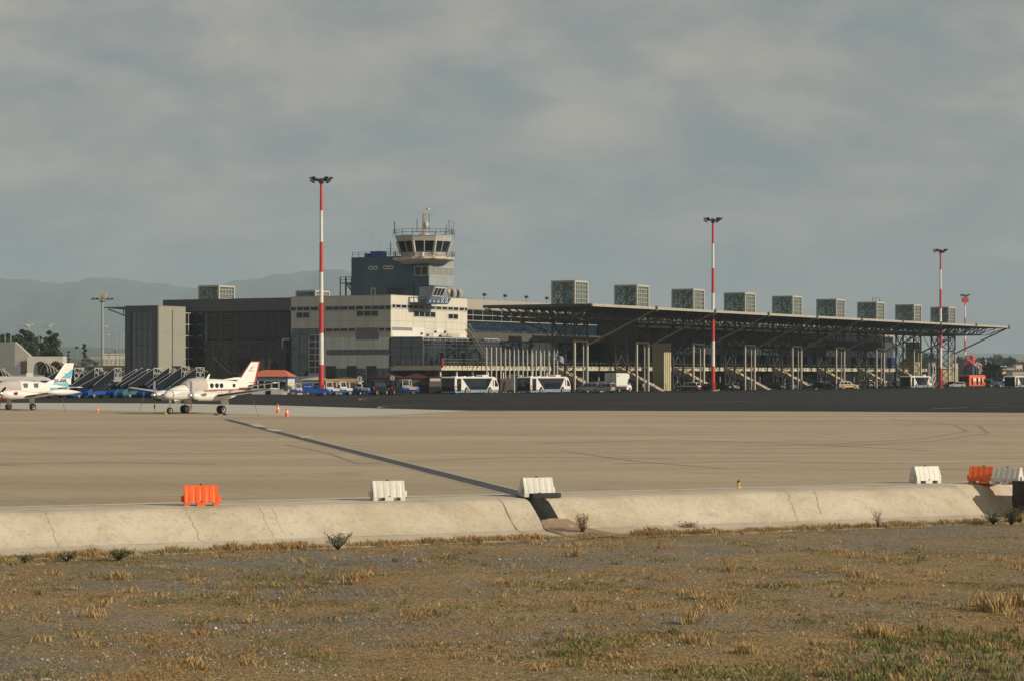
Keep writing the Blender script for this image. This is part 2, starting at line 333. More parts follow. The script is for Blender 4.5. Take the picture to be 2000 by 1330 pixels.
struct(mbk.build('yellow_taxi_lines', mat('taxi_yellow', (.50,.28,.06), .7, vs=.4, second=(.22,.15,.06), th=(.45,.7))))
mbk = MB()
for pts, w in ([[(520,829.5),(478,830.2),(458,831.8),(462,833.4),(490,832)], .16], [[(480,833),(560,833.6),(640,833)], .12], [[(0,823),(40,822),(60,822.6),(40,824)], .16],
    [[(600,849),(780,847.5),(940,847.8),(1100,852)], .16], [[(500,822),(620,823),(700,821.5)], .12], [[(0,856),(300,852),(560,853)], .1], [[(1500,822),(1750,826),(2040,832)], .16]):
    ribbon('', [gp(*p) for p in pts], w, .006, None, mb=mbk)
struct(mbk.build('worn_yellow_lines', M['worn']))
mbk = MB()
for pts, w in ([[(1430,872),(1600,868),(1800,856),(1890,842),(1860,828),(1740,818)], .2], [[(1420,878),(1620,873),(1830,860),(1930,845),(1910,830)], .2], [[(1200,905),(1500,900),(1800,905),(2050,900)], .3],
    [[(1050,866),(1300,858),(1560,866),(1820,880)], .3], [[(700,905),(1000,892),(1300,895)], .22], [[(560,868),(640,884),(700,905)], .2], [[(1100,880),(1240,900),(1420,915)], .2], [[(0,905),(200,902),(420,906)], .25]):
    ribbon('', [gp(*p) for p in pts], w, .005, None, mb=mbk)
struct(mbk.build('tyre_marks', SKID))
# drain strip with pale rims
d0, d1 = gp(442, 818.6), gp(1035, 969.5)
struct(MB().build('x', M['white'])) if False else None
ribbon('drain_strip', [d0, d1], .62, .012, STRIP)
dd = (d1-d0).normalized(); dn = Vector((-dd.y, dd.x, 0))
for s_ in (-1, 1): ribbon('drain_rim', [d0+dn*s_*.36, d1+dn*s_*.36], .10, .008, PALEC)
for a_, b_ in (((497,828.5),(513,833.5)), ((528,838),(548,842)), ((596,852),(604,855))): ribbon('drain_patch', [gp(*a_), gp(*b_)], .7, .018, PALEC)
# white edge line and kerb walkway, embankment in two lengths round the drain outlet
qn0, qn1 = qof(1046, 2.6), qof(1083, 2.6)
ribbon('edge_line', [E(-60, -.1), E(0, -.1), E(60, -.1)], .42, .006, LINEW)
ribbon('edge_joint', [E(-60, .22), E(60, .22)], .05, .0055, CRACK)
QEND = qof(1905, 3.0)
def embank(qa, qb, name='embankment'):
    n = max(2, int((qb-qa)/.5)); mb = MB(); rs = []
    R_ = [.0, 1.2, 1.95, 2.04, 2.12, 2.3, 2.6, 2.85, 3.12, 3.3, 3.9, 4.9]
    for i in range(n+1):
        q = qa+(qb-qa)*i/n
        rs.append([E(q, r, pz(r)+(.004 if r < 1.9 else noise.noise((q*.7, r*2, 0))*.018)) for r in R_])
    for rr in rs: rr[0] = E(0, 0) if False else Vector((rr[0].x, rr[0].y, .002))
    mb.rings(rs, cap=False, closed=False); o = mb.build(name, SLOPE, smooth=True); o.modifiers.clear(); return struct(o)
embank(-60, qn0); embank(qn1, QEND); embank(QEND, qof(1912, 3.0))
P2 = [(0, 0), (.7, 0), (.95, -.04), (1.15, -.22), (1.35, -.5), (1.7, -.8), (2.6, -.87), (4.9, -.89)]
mb = MB(); rs = []; qe0 = qof(1912, 3.0)
for i in range(80):
    q = qe0+i*.1; f = min(1, i/9); f = f*f*(3-2*f); row = []
    for k in range(len(P2)): r0_, z0_ = [(0,0),(1.95,0),(2.12,-.02),(2.3,-.09),(2.85,-.52),(3.12,-.72),(3.3,-.765),(4.9,-.89)][k]; row.append(E(q, r0_+(P2[k][0]-r0_)*f, z0_+(P2[k][1]-z0_)*f+(.003 if k < 2 else noise.noise((q*.9, k, 0))*.02*(k < 7))))
    rs.append(row)
struct(mb.rings(rs, cap=False, closed=False).build('embankment_recess', SLOPE, smooth=True)).modifiers.clear()
# outlet: dark channel between the two lengths, sediment below it
mb = MB(); a, b2 = qn0, qn1
for q, s_ in ((a, 1), (b2, -1)):
    mb.add([E(q, 1.2, 0), E(q, 2.12, -.02), E(q, 2.6, pz(2.6)), E(q, 3.12, -.72), E(q, 4.9, -.89), E(q, 4.9, -1.0), E(q, 3.0, -1.0), E(q, 1.2, -.5)], [tuple(range(8))])
mb.add([E(a, 1.2, -.4), E(b2, 1.2, -.4), E(b2, 2.5, -.62), E(a, 2.5, -.62), E(b2, 3.3, -.775), E(a, 3.3, -.775), E(b2, 4.95, -.91), E(a, 4.95, -.91)], [(0,1,2,3), (3,2,4,5), (5,4,6,7)])
mb.add([E(a, 1.2, .0), E(b2, 1.2, 0), E(b2, 1.2, -.5), E(a, 1.2, -.5), E(a, 0, 0.003), E(b2, 0, .003)], [(0,1,2,3), (4,5,1,0)])
struct(mb.build('drain_channel', M['concd']))
mb = MB(); W_ = [(2.86,.03,.82),(3.0,-.02,1.0),(3.15,-.04,1.15),(3.5,-.06,1.35),(4.2,-.05,1.5),(4.85,.1,1.55)]
rs = [[E(a+u0+(u1-u0)*k/8, r, (pz(r) if r < 4.9 else -.885)+.012+.03*math.sin(math.pi*k/8)+.015*noise.noise((k, r*3, 0))) for k in range(9)] for r, u0, u1 in W_]
tag(mb.rings(rs, cap=False, closed=False).build('sediment', SEDI), 'brown silt washed out of the drain notch onto the pale concrete slope', 'silt', kind='stuff')
def crack(px0, px1, r0, r1, w=.012, n=18, jag=.035, m_=None):
    qa, qb = qof(px0, r0), qof(px1, r1); mb = MB(); vs = []
    for i in range(n+1):
        f = i/n; q = qa+(qb-qa)*f+random.uniform(-jag, jag); r = r0+(r1-r0)*f; ww = w*random.uniform(.5, 1.2)
        vs += [E(q-ww/2, r, pz(r)+.024), E(q+ww/2, r, pz(r)+.024)]
    mb.add(vs, [(2*i, 2*i+2, 2*i+3, 2*i+1) for i in range(n)]); return struct(mb.build('slope_crack', m_ or CRACK))
crack(974, 1046, 2.05, 4.2, .03, 12, .012)
crack(360, 398, 2.1, 3.3); crack(505, 540, 2.15, 3.25, .009); crack(522, 560, 2.05, 3.1, .009); crack(88, 118, 2.1, 3.3, .010); crack(1535, 1560, 2.1, 3.2, .015); crack(1590, 1605, 2.1, 3.0, .015)
def lcrack(qa, qb, r, w=.022):
    n = int((qb-qa)/.25); vs = []
    for i in range(n+1):
        q = qa+(qb-qa)*i/n; rr = r+.035*noise.noise((q*1.3, 0, r))+.02*noise.noise((q*5, 1, r)); ww = w*(.4+abs(noise.noise((q*2, 4, 0)))*1.8)
        vs += [E(q, rr-ww/2, pz(rr)+.02), E(q, rr+ww/2, pz(rr)+.02)]
    struct(MB().add(vs, [(2*i, 2*i+1, 2*i+3, 2*i+2) for i in range(n)]).build('slope_crack', CRACK))
lcrack(-20, qn0-.05, 3.28); lcrack(qn1+.1, QEND, 3.28); lcrack(-20, qn0, 2.02, .012)
# --- hills
def hills(name, d, depth, prof, m_, base=-1.3, rows=14, amp=.08, step=7):
    xs = list(range(int(prof[0][0]), int(prof[-1][0])+1, step)); mb = MB(); rs = []
    for j in range(rows+1):
        f = j/rows; row = []
        for x in xs:
            y = float(np.interp(x, [p[0] for p in prof], [p[1] for p in prof])); z = (HZ-y)/F*d+H
            k = math.sin(f*math.pi/2) if f <= 1 else 1
            rr = z*(k**1.3)*(1+amp*noise.noise((x*.02, f*6, d*.001))*(1-f)*3) + z*amp*.3*noise.noise((x*.05, f*3, 2))
            dd_ = d-depth*(1-f); row.append(((x-1000)/F*d*(dd_/d)**.5, dd_, base+max(0, rr)))
        rs.append(row)
    last = [(x*1.02, y+depth*.6, base) for x, y, z in rs[-1]]; rs.append(last)
    mb.rings(rs, cap=False, closed=False); o = mb.build(name, m_, smooth=True); o.modifiers.clear(); return struct(o)
m, t_, b, co, ns, ramp, mix, bump = nodes_of('hill_scrub', .95)
t_.links.new(ramp(ns(.0016, 7, .65), [(.35, (.05,.06,.035)), (.55, (.09,.09,.055)), (.7, (.15,.13,.09))]), b.inputs['Base Color'])
hills('mountain_range', 13000, 4500, [(-500,566),(-300,556),(-120,552),(0,548),(40,546.5),(70,548.5),(130,560),(165,553),(200,547),(235,547),(262,552),(300,556),(330,557),(400,566),(440,562),(475,553),(510,549),(540,542),(580,535),(620,533),(655,531),(680,534),(720,540),(800,556),(900,580),(1000,610),(1150,640),(1400,668),(1700,684),(1900,690),(2100,694),(2400,690)], m)
hills('low_hills', 5200, 1600, [(-500,664),(-100,668),(0,670),(120,676),(200,678),(300,684),(500,690),(900,700),(1500,708),(1700,712),(1800,709),(1900,712),(2000,708),(2300,704)], m)
# --- foreground grass, weeds and stones
GM = [mat('straw', (.36,.235,.095), .9, var=.25, vs=2), mat('dry_green', (.18,.15,.055), .9, var=.3, vs=2), mat('green_grass', (.15,.16,.05), .9, var=.3, vs=2), mat('rust_grass', (.30,.175,.07), .9, var=.25, vs=2), mat('olive_mat', (.095,.095,.033), .9, var=.3, vs=2)]
gv, gf, gmi = [], [], []
def blades(cx, cy, z, n, spread, h, w, mi, lean=.35):
    b0 = len(gv)
    for k in range(n):
        a = random.uniform(0, 6.283); r = spread*abs(random.gauss(0, .55)); x = cx+r*math.cos(a); y = cy+r*math.sin(a); hh = h*random.uniform(.45, 1.1)
        la = random.uniform(0, 6.283); ll = hh*lean*random.uniform(.2, 1.3); wa = random.uniform(-.6, .6); wx, wy = w/2*math.cos(wa), w/2*math.sin(wa); i = len(gv)
        gv.extend(((x-wx, y-wy, z-.02), (x+wx, y+wy, z-.02), (x+ll*math.cos(la)*.35+wx*.7, y+ll*math.sin(la)*.35, z+hh*.6), (x+ll*math.cos(la), y+ll*math.sin(la), z+hh)))
        gf.extend(((i, i+1, i+2), (i+2, i+3, i))); gmi.extend((mi, mi))
def nn(x, y, s, o): return noise.noise((x*s, y*s, o))
for _ in range(30000):
    y = 31+30*random.random()**1.15; x = (random.uniform(-60, 2060)-1000)/F*y*1.03; p = Vector((x, y, 0)); r = (p-E0).dot(en)
    if r < 4.75: continue
    px = 1000+x/y*F; row = HZ+F*4.07/y
    dens = nn(x, y, .55, 3)*.55+nn(x, y, 1.6, 7)*.55+.02+(.25 if row > 1230 else 0)*(px/2000)+.10*(r < 6)
    if r < 13 and px > 900: dens -= .16
    mid = nn(x, y, .28, 51)+.25*(1-abs(row-1150)/90)
    if dens+max(0, mid)*.5 < random.uniform(-.04, .34): continue
    g = nn(x, y, .5, 21)+.55*max(0, (row-1150)/180)*max(0, (px-1150)/850)
    if g > .34: mi = random.choice((2, 2, 1, 1, 0)); h, w, n, sp = .08, .010, 12, .18
    elif g > .02: mi = random.choice((1, 1, 3, 0)); h, w, n, sp = .07, .012, 9, .16
    elif mid > .12: mi = random.choice((4, 4, 1, 3)); h, w, n, sp = .045, .010, 14, .2
    else: mi = random.choice((3, 0, 3, 1)); h, w, n, sp = .055, .006, 9, .17
    blades(x, y, ZG-.03, n, sp*1.25, h*.85, w*.62, mi, .9)
for _ in range(480):                                    # taller straw tufts
    y = 33+26*random.random(); x = (random.uniform(-20, 2020)-1000)/F*y; r = (Vector((x, y, 0))-E0).dot(en)
    if r < 5 or nn(x, y, .4, 9) < -.12: continue
    blades(x, y, ZG-.03, 30, .26, random.uniform(.05, .17), .0034, random.choice((0,0,0,3,1)), .6)
    blades(x, y, ZG-.03, 12, .12, .07, .012, 1, .5)
for px, py, h in ((185,1205,.22),(232,1130,.22),(690,1140,.28),(1125,1085,.22),(1350,1215,.25),(1930,1190,.36),(1960,1192,.3),(1990,1180,.3),(1360,1255,.2),(1705,1240,.25),(1730,1245,.25),(1460,1275,.22)):
    p = gp(px, py, ZG); blades(p.x, p.y, ZG-.03, 80, .30, h, .0042, 0, .4); blades(p.x, p.y, ZG-.03, 40, .22, .1, .014, 2, .5)
for px, py in ((1720,1255),(1850,1245),(1900,1250),(1960,1250),(1790,1270),(1870,1285),(1950,1310),(1800,1325),(1980,1290),(1730,1320),(1650,1322),(1690,1262),(1925,1260),(1760,1300),(1850,1330),(1990,1325)):
    for _ in range(11):
        p = gp(px+random.gauss(0, 40), py+random.gauss(0, 9), ZG); blades(p.x, p.y, ZG-.03, 26, .18, .14, .013, random.choice((2, 2, 2, 1, 0)), .5)
q = -20.0
while q < QEND+3:                                       # weeds along the foot of the slope
    f = .55+.9*noise.noise((q*.8, 3, 0))+.4*noise.noise((q*3, 8, 0)); px_ = 0
    for _ in range(5):
        r = 4.55+abs(random.gauss(0, .28))-.15; p = E(q+random.uniform(-.1, .1), r, 0)
        mi = random.choice((1, 2, 3, 0) if noise.noise((q*.5, 1, 1)) > -.05 else (3, 0, 3, 1)); z = pz(r) if r < 4.9 else -.89
        if f > .15: blades(p.x, p.y, z, 8, .12, max(.05, .15*f)*(1.5 if mi in (0, 3) else 1), .010, mi, .45)
    q += .055
gr = bpy.data.meshes.new('grass'); gr.from_pydata(gv, [], gf)
for m_ in GM: gr.materials.append(m_)
gr.polygons.foreach_set('material_index', gmi); go = bpy.data.objects.new('grass', gr); C.objects.link(go)
tag(go, 'dry straw and green grass growing through the brown gravel in front', 'grass', kind='stuff')
mb = MB()
for _ in range(15000):
    y = 31.5+28*random.random()**1.3; x = (random.uniform(-30, 2030)-1000)/F*y; r = (Vector((x, y, 0))-E0).dot(en)
    if r < 4.9 or nn(x, y, .5, 33)+random.uniform(-.3, .3) < -.05: continue
    s_ = random.uniform(.008, .022)*(1.8 if random.random() < .05 else 1); a = random.uniform(0, 3); z = ZG-.02+nn(x, y, .35, 2)*.03
    ca, sa = math.cos(a)*s_, math.sin(a)*s_; k = random.choice((0,0,0,1,2,3,3))
    mb.add([(x+ca*1.4, y+sa*1.4, z), (x-sa, y+ca, z), (x-ca*1.4, y-sa*1.4, z), (x+sa, y-ca, z), (x, y, z+s_*1.1)], [(0,1,4), (1,2,4), (2,3,4), (3,0,4)], k)
tag(mb.build('stones', [mat('grey_stone', (.30,.28,.25), .9), mat('pale_stone', (.50,.45,.37), .9), mat('brown_stone', (.19,.14,.10), .9), mat('dark_pebble', (.055,.05,.045), .9)], fix=False), 'small grey and pale stones scattered over the gravel strip', 'stones', kind='stuff')
def weed(px, py, h, m_, label, n=34, spread=.22, z=-.88):
    p = gp(px, py, z); th = thing('weed', label, 'plant', p, 0, 'weeds at the foot of the slope'); st, lf = MB(), MB()
    for k in range(n):
        a = random.uniform(0, 6.28); o = random.uniform(.2, 1)*spread; x, y, zz_ = 0, 0, 0
        tip = Vector((o*math.cos(a), o*math.sin(a), h*random.uniform(.45, 1))); mid = tip*.5+Vector((0, 0, h*.12))
        st.tube((0,0,0), mid, .005, .004, 3); st.tube(mid, tip, .004, .002, 3)
        for j in range(7):
            c = mid.lerp(tip, random.uniform(0, 1.05))+Vector([random.gauss(0, .022) for _ in range(3)]); a2 = random.uniform(0, 6.28); s_ = random.uniform(.008, .02)
            lf.add([c+Vector((s_*math.cos(a2), s_*math.sin(a2), 0)), c+Vector((-s_*math.sin(a2)*.5, 0, s_)), c+Vector((-s_*math.cos(a2), -s_*math.sin(a2), .2*s_)), c+Vector((0, 0, -s_))], [(0,1,2,3)])
    st.build('stem', M['bark'], th, fix=False); lf.build('leaves', m_, th, fix=False)
drybush = mat('dry_bush', (.30,.19,.10), .9, var=.3, vs=3); greenweed = mat('weed_green', (.095,.105,.035), .9, var=.3, vs=4)
weed(1138, 1046, .58, drybush, 'rust brown dry bush on the silt beside the drain notch', 46, .2)
weed(660, 1074, .42, greenweed, 'bushy green weed, the largest at the slope foot below the white barrier', 60, .36)
weed(1715, 1032, .55, GM[0], 'thin pale dead stalks standing against the slope below the third white barrier', 18, .22)
weed(232, 1094, .26, greenweed, 'dark green weed clump at the slope foot left of the orange barrier', 60, .4)
weed(48, 1100, .22, greenweed, 'small dark green weed at the slope foot near the left edge', 40, .25)
weed(130, 1096, .2, greenweed, 'low green weed between two clumps at the slope foot, far left', 40, .3)
weed(1940, 1024, .36, greenweed, 'green weed growing in the shadowed gap of the slope', 50, .35)
weed(1975, 1026, .55, greenweed, 'tall olive bush in front of the dark stone block at the right edge', 80, .4)
weed(1990, 1020, .30, GM[0], 'straw coloured bush beside the dark stone block', 60, .4)
weed(1345, 1036, .24, drybush, 'low reddish weed at the slope foot right of the drain notch', 40, .4)
# dark stone block that ends the slope on the right
b0 = gp(2040, 1012, -.9); th = thing('headwall', 'dark rough stone block standing at the right end of the slope', 'wall', (b0.x, b0.y, -.95), math.atan2(ed.y, ed.x))
mb = MB(); rs = []
for z in np.linspace(0, 1.08, 9):
    rs.append([(x*(1-.03*z)+random.gauss(0, .015), y+random.gauss(0, .015), z) for x, y in [(-.28,-.1),(0,-.12),(.6,-.1),(1.4,-.12),(2.2,-.1),(2.2,.9),(1.4,1.2),(.6,1.3),(-.1,1.3),(-.26,.6)]])
mb.rings(rs).build('stone_block', mat('dark_stone', (.035,.033,.028), .9, var=.5, vs=3, bump=.6, bs=6), th)
# ================================================================== TERMINAL BUILDINGS  (all in s,t,z of the terminal frame)
def tthing(name, label, cat, s, t, group=None): return thing(name, label, cat, T(s, t), UA, group)
def face_box(mb, face, c, a0, a1, z0, z1, out, back=.05, m=0):   # box lying on a face; front looks along -t, side along -s
    return mb.box(a0, a1, c-out, c+back, z0, z1, m) if face == 'F' else mb.box(c-out, c+back, a0, a1, z0, z1, m)
def window(par, o, face, c, a0, a1, z0, z1, cols=1, rows=1, fw=.10, gm='glass', fm='frame', name='window', out=.05):
    a0, a1 = min(a0, a1), max(a0, a1); z0, z1 = min(z0, z1), max(z0, z1); g = MB(*o); face_box(g, face, c, a0, a1, z0, z1, out); w = g.build(name, M[gm], par)
    if fw:
        f = MB(*o)
        for i in range(cols+1):
            a = a0+(a1-a0)*i/cols; face_box(f, face, c-out, a-fw/2, a+fw/2, z0, z1, .05, 0)
        for j in range(rows+1):
            z = z0+(z1-z0)*j/rows
            for i in range(cols):
                p, q = a0+(a1-a0)*i/cols+fw/2, a0+(a1-a0)*(i+1)/cols-fw/2; face_box(f, face, c-out, p, q, z-fw/2, z+fw/2, .045, 0)
        f.build('frame', M[fm], w)
    return w
SB, TB = -18.0, 28.2; HT = 17.6                      # corner of the office block
sE = sF(912.5, TB); tD = tL(568.5, SB); tA = tL(318, SB)
# ---- office block
ob = tthing('office_building', 'cream and grey panelled office block with strip windows under the control tower', 'building', SB, TB); o = (SB, TB, 0)
MB(*o).box(SB, sE, TB, tD, 10.9, HT).build('upper_wall', [M['cream']], ob)
zc = zF(830, 659.5, TB)
mbb = MB(*o).box(SB, sE, TB+.02, tD, zc, 10.9); mbb.build('corrugated_wall', M['corrug'], ob)
lw = MB(*o).box(SB+.01, sE, TB+.4, tD, 0, zc); lw.build('lower_wall', M['creamL'], ob)
# thin panel joints and stained bands on the cream walls
mb = MB(*o)
for z in (HT-.12, 15.1, 12.9, 11.6, 7.1):
    face_box(mb, 'L', SB, TB, tD, z, z+.05, .012, 0)
    if z > 11: face_box(mb, 'F', TB, SB, sE, z, z+.05, .012, 0)
for k in range(12): a = TB+(tD-TB)*k/12; face_box(mb, 'L', SB, a, a+.035, 4.9, HT, .010, 0)
for k in range(7): a = SB+(sE-SB)*k/7; face_box(mb, 'F', TB, a, a+.035, 10.9, HT, .010, 0)
mb.build('panel_joint', mat('wall_joint', (.30,.28,.23), .8), ob)  # joints in an even tan, darker than the panels
def zl(py, px=700): return zL(px, py, SB)
def zf(py, px=840): return zF(px, py, TB)
Z1a, Z1b = zl(606), zl(597.5)
for a, b_, r, cols in ((569,579,0,1),(580,592,0,1),(594,605.5,0,1),(607,621.5,0,1),(637,649,0,1),(651,662.5,0,1),(665,679,0,1),(682,693,0,1),(696,710.5,0,1),(712,724.5,0,1),(727,738.5,0,1),(741,751,0,1),(754,762.5,0,1)):
    window(ob, o, 'L', SB, tL(a, SB)+.13, tL(b_, SB)-.13, Z1a, Z1b, cols, 1, .13)
window(ob, o, 'L', SB, tL(579, SB), tL(605, SB), zl(620), zl(608.3), 2, 1, .14)
window(ob, o, 'L', SB, tL(696.5, SB), tL(739, SB), zl(618.5), zl(607), 3, 1, .14)
Z1a, Z1b = zf(604.3), zf(596.8)
for a, b_ in ((766,771),(773,781.5),(784,793),(796,805),(807.5,816.5),(818.5,828),(830,838.5),(840.5,848.5),(851.5,861),(863.5,872),(875,883.5),(885.5,894),(897.5,905),(907.5,911.5)):
    window(ob, o, 'F', TB, sF(a, TB)-.12, sF(b_, TB)+.12, Z1a-.05, Z1b-.1, 1, 1, .13)
window(ob, o, 'F', TB, sF(807.5, TB), sF(850, TB), zf(620.2), zf(609), 4, 1, .15)
window(ob, o, 'F', TB, sF(875, TB), sF(894, TB), zf(622), zf(611.5), 2, 1, .15)
for a, b_ in ((636.5,649),(651,663),(665,679),(681.5,693.5),(741,751),(754,763)):
    window(ob, o, 'L', SB, tL(a, SB)+.1, tL(b_, SB)-.1, zl(647.7), zl(640.6), 1, 1, .13)
g = MB(*o); face_box(g, 'L', SB, tL(695, SB), tL(739.5, SB), zl(663), zl(640.3), .06); g.build('grey_sheet', mat('grey_plastic_sheet', (.17,.165,.15), .6, var=.25, vs=1.2, bump=.5, bs=3), ob)
window(ob, o, 'L', SB, tL(639, SB), tL(760.5, SB), zl(691.5), zl(683), 10, 1, .08, 'glassB', 'dframe')
# reflective curtain wall and gridded stair window at the left of the block
window(ob, o, 'L', SB, tL(569.5, SB), tL(602, SB), 3.0, zl(653.5), 2, 1, .07, 'glassB', 'dframe', 'curtain_wall', .10)
window(ob, o, 'L', SB, tL(571, SB), tL(634, SB), zl(652), zl(640.8), 4, 1, .05, 'glassB', 'dframe')
window(ob, o, 'L', SB, tL(604.5, SB), tL(629, SB), 3.4, zl(653.6), 2, 6, .16, 'glass', 'frame', 'stair_window', .12)
for k, (a, b_) in enumerate(((637,656),(658,676),(678,696),(698,714),(717,735),(737,760))):
    window(ob, o, 'L', SB+.0, tL(a, SB), tL(b_, SB), 1.2, 4.3 if k % 2 else 4.75, 2, 2, .08, 'glassB' if k % 2 else 'glass', 'dframe', 'ground_floor_window', .08)
# plaster damage, white sheeting and small panels on the corrugated band
for a, b_, y0, y1, mm in ((766,805,641.2,647.5,'greypanel'),(766,829,641,659,'white'),(846,858,650,659.5,'white'),(853,866,641.5,650.5,'white'),(897,910,650.5,659.5,'white')):
    g = MB(*o); face_box(g, 'F', TB, sF(a, TB), sF(b_, TB), zf(y1), zf(y0), .03 if mm == 'white' else .05); g.build('sheeting', M[mm], ob)
for a, y in ((822,652.3),(834,655),(849,648),(858,656),(868,647.5),(859,657.5)):
    g = MB(*o); s_ = sF(a, TB); g.box(s_-.18, s_+.18, TB-.35, TB-.03, zf(y)-.18, zf(y)+.18); g.build('spotlight', M['dframe'], ob)
g = MB(*o)
for k in range(22): a = sF(829, TB)+(sE-sF(829, TB))*k/22; face_box(g, 'F', TB, a, a+.10, zc, 10.9, .04, 0)
g.build('rib', M['corrug'], ob)
# glass box with terrace in front of the block
tG = 21.5; sG1 = sF(974, tG); zg1 = zF(870, 660.3, tG); zs1, zs0 = 4.72, 3.95
gb = window(ob, o, 'L', SB+.05, tG, TB, zs1, zg1, 3, 3, .09, 'glassB', 'dframe', 'glass_box_side', .1)
window(ob, o, 'F', tG, SB+.1, sG1, zs1, zg1, 14, 1, .09, 'glassB', 'frame', 'glass_box_front', .1)
g = MB(*o)
for py in (665.5, 672, 678.5): z = zF(870, py, tG); g.box(SB, sG1, tG-.22, tG-.16, z-.05, z+.05)
g.box(SB+.0, SB+.18, tG-.22, tG-.05, zs1, zg1+.1); g.build('rail_frame', M['frame'], ob)
g = MB(*o).box(SB+.02, sG1, tG+.1, TB-.02, zg1, zg1+.15); g.build('glass_box_roof', M['greypanel'], ob)
for px in (861, 903):
    s_ = sF(px, tG); window(ob, o, 'F', tG-.1, s_-.9, s_+.9, zs1, zs1+2.6, 1, 1, .16, 'glassD', 'frame', 'door')
# terrace slab
tS = 7.9; SL = -33.5; sS1 = 7.0
MB(*o).box(SL, 7.0, tS, 17.6, zs0, zs1).build('terrace_slab', M['slab'], ob); MB(*o).box(SB, 7.0, 17.61, TB, zs0, zs1-.01).build('inner_slab', M['slab'], ob)
g = MB(*o).box(SL+2.5, sE, tS+5, 17.5, .02, zs0-.01); g.build('recess_wall', M['glassD'], ob)
g = MB(*o)
for k in range(8): a = SL+1+k*5.4; MB(*o).box(a, a+.30, tS+.8, tS+1.1, 0, zs0).build('column', M['creamL'], ob)
g = MB(*o)
n = 30
for k in range(n+1): a = SL+.1+(sS1-SL-.3)*k/n; g.bar((a, tS-.06, zs1-.35), (a, tS-.06, zs1+1.15), .09)
for z in (1.15, .6): g.bar((SL, tS-.06, zs1+z), (sS1, tS-.06, zs1+z), .07)
for k in range(7): a = tS+9.6*k/6; g.bar((SL+.1, a, zs1), (SL+.1, a, zs1+1.15), .06)
g.build('railing', M['steel'], ob)
g = MB(*o).box(SL+.0, SL+.5, tS-.16, tS-.12, zs1-.3, zs1+1.3); g.build('red_panel', M['sred'], ob)
# outside stair from the roof of the glass box to the terrace
sa, sb_ = sF(914, 24), sF(952, 20); st = MB(*o); pa = Vector((sa, 24.6, 11.6)); pb = Vector((sF(956, 15), 15, zs1))
off = Vector((0, -.9, 0)); st.bar(pa, pb, .16); st.bar(pa+off, pb+off, .16); st.bar(pa+Vector((0,0,1)), pb+Vector((0,0,1)), .09); st.bar(pa+off+Vector((0,0,1)), pb+off+Vector((0,0,1)), .09)
for k in range(26): p = pa.lerp(pb, k/25); st.bar(p, p+off, .14); st.bar(p+off, p+off+Vector((0,0,1)), .05)
st.build('outside_stair', M['pale'], ob)
# roof top things of the block
for px, t_ in ((888, 29.5), (899.5, 29.5)):
    s_ = sF(px, t_); d = tthing('satellite_dish', 'grey round dish on the cream roof edge, '+('left' if px < 890 else 'right')+' of the pair', 'dish', s_, t_, 'dishes on the office roof'); d.location.z = HT
    g = MB(); cz = .95
    for k in range(4):
        pass
    rs = [[(-.35+.12*j*j, r_*math.cos(2*math.pi*i/14), cz+r_*math.sin(2*math.pi*i/14)*1.25) for i in range(14)] for j, r_ in enumerate((.25, .55, .8, .92))]
    rs = [[(y_*.8+0, x_, z_) for x_, y_, z_ in r] for r in rs]
    g.rings(rs, cap=True); g.build('reflector', M['dish'], d, smooth=True)
    g = MB().tube((0,.1,0), (0,.1,1.0), .08); g.bar((0,.1,1), (-.5,-.5,1.1), .07); g.box(-1.0,-.72,-.15,.15,.35,1.55); g.build('mount', M['dframe'], d)
s_ = sF(876.5, 29); d = tthing('roof_lamp', 'small round orange lamp unit on the cream roof beside the dishes', 'lamp', s_, 29); d.location.z = HT
MB().ball((0,0,1.2), .42, .3, .5).build('lamp_head', mat('amber_box', (.55,.36,.2), .5), d, smooth=True); MB().tube((0,0,0), (0,0,1), .06).build('stem', M['steel'], d)
# ---- dark wing
dw = tthing('dark_wing', 'dark grey louvred terminal wing left of the cream office block', 'building', SB, tD); o = (SB, tD, 0)
zfb = zL(480, 607.5, SB); HD = HT-.15
MB(*o).box(SB+.03, SB+34, tD, tA, zfb, HD).build('fascia', M['darkpanel'], dw)
MB(*o).box(SB+.5, SB+30, tD, tA, 0, zfb).build('wall', M['louvre'], dw)
tq = [tL(x, SB) for x in (405, 433, 462, 490, 518, 547, 567)]
for a, b_ in zip(tq, tq[1:]):
    w = window(dw, o, 'L', SB+.3, a-.1, b_+.1, 9.9, zfb-.05, 2, 1, .1, 'glassD', 'dframe', 'window_bay', .05)
    g = MB(*o)
    for k in range(16): z = 10.0+(zfb-10.2)*k/16; g.box(SB-.05, SB+.12, b_+.1, a-.1, z, z+.14)
    g.build('louvre_blades', mat('louvre_blade', (.075,.075,.07), .5) if not CH.get('lv') else CH['lv'], w); CH['lv'] = CH.get('lv') or bpy.data.materials['louvre_blade']
    g = MB(*o); g.box(SB-.06, SB+.1, a-.12, a+.12, 0, zfb); g.build('mullion', M['dframe'], dw)
for a, b_ in ((384.5, 405),): window(dw, o, 'L', SB+.2, tL(a, SB), tL(b_, SB), 9.4, zfb-.3, 2, 3, .06, 'glassB', 'dframe', 'corner_glazing', .1)
bronze = glassmat('bronze_glass', (.016,.013,.010), .55, .05, .05, .5); M['bronze'] = bronze
for a, b_ in zip([385, 433, 490, 547], [433, 490, 547, 560]): window(dw, o, 'L', SB+.1, tL(a, SB)-.02, tL(b_, SB), .3, 9.6, 4, 3, .05, 'bronze', 'dframe', 'reflecting_glazing', .1)
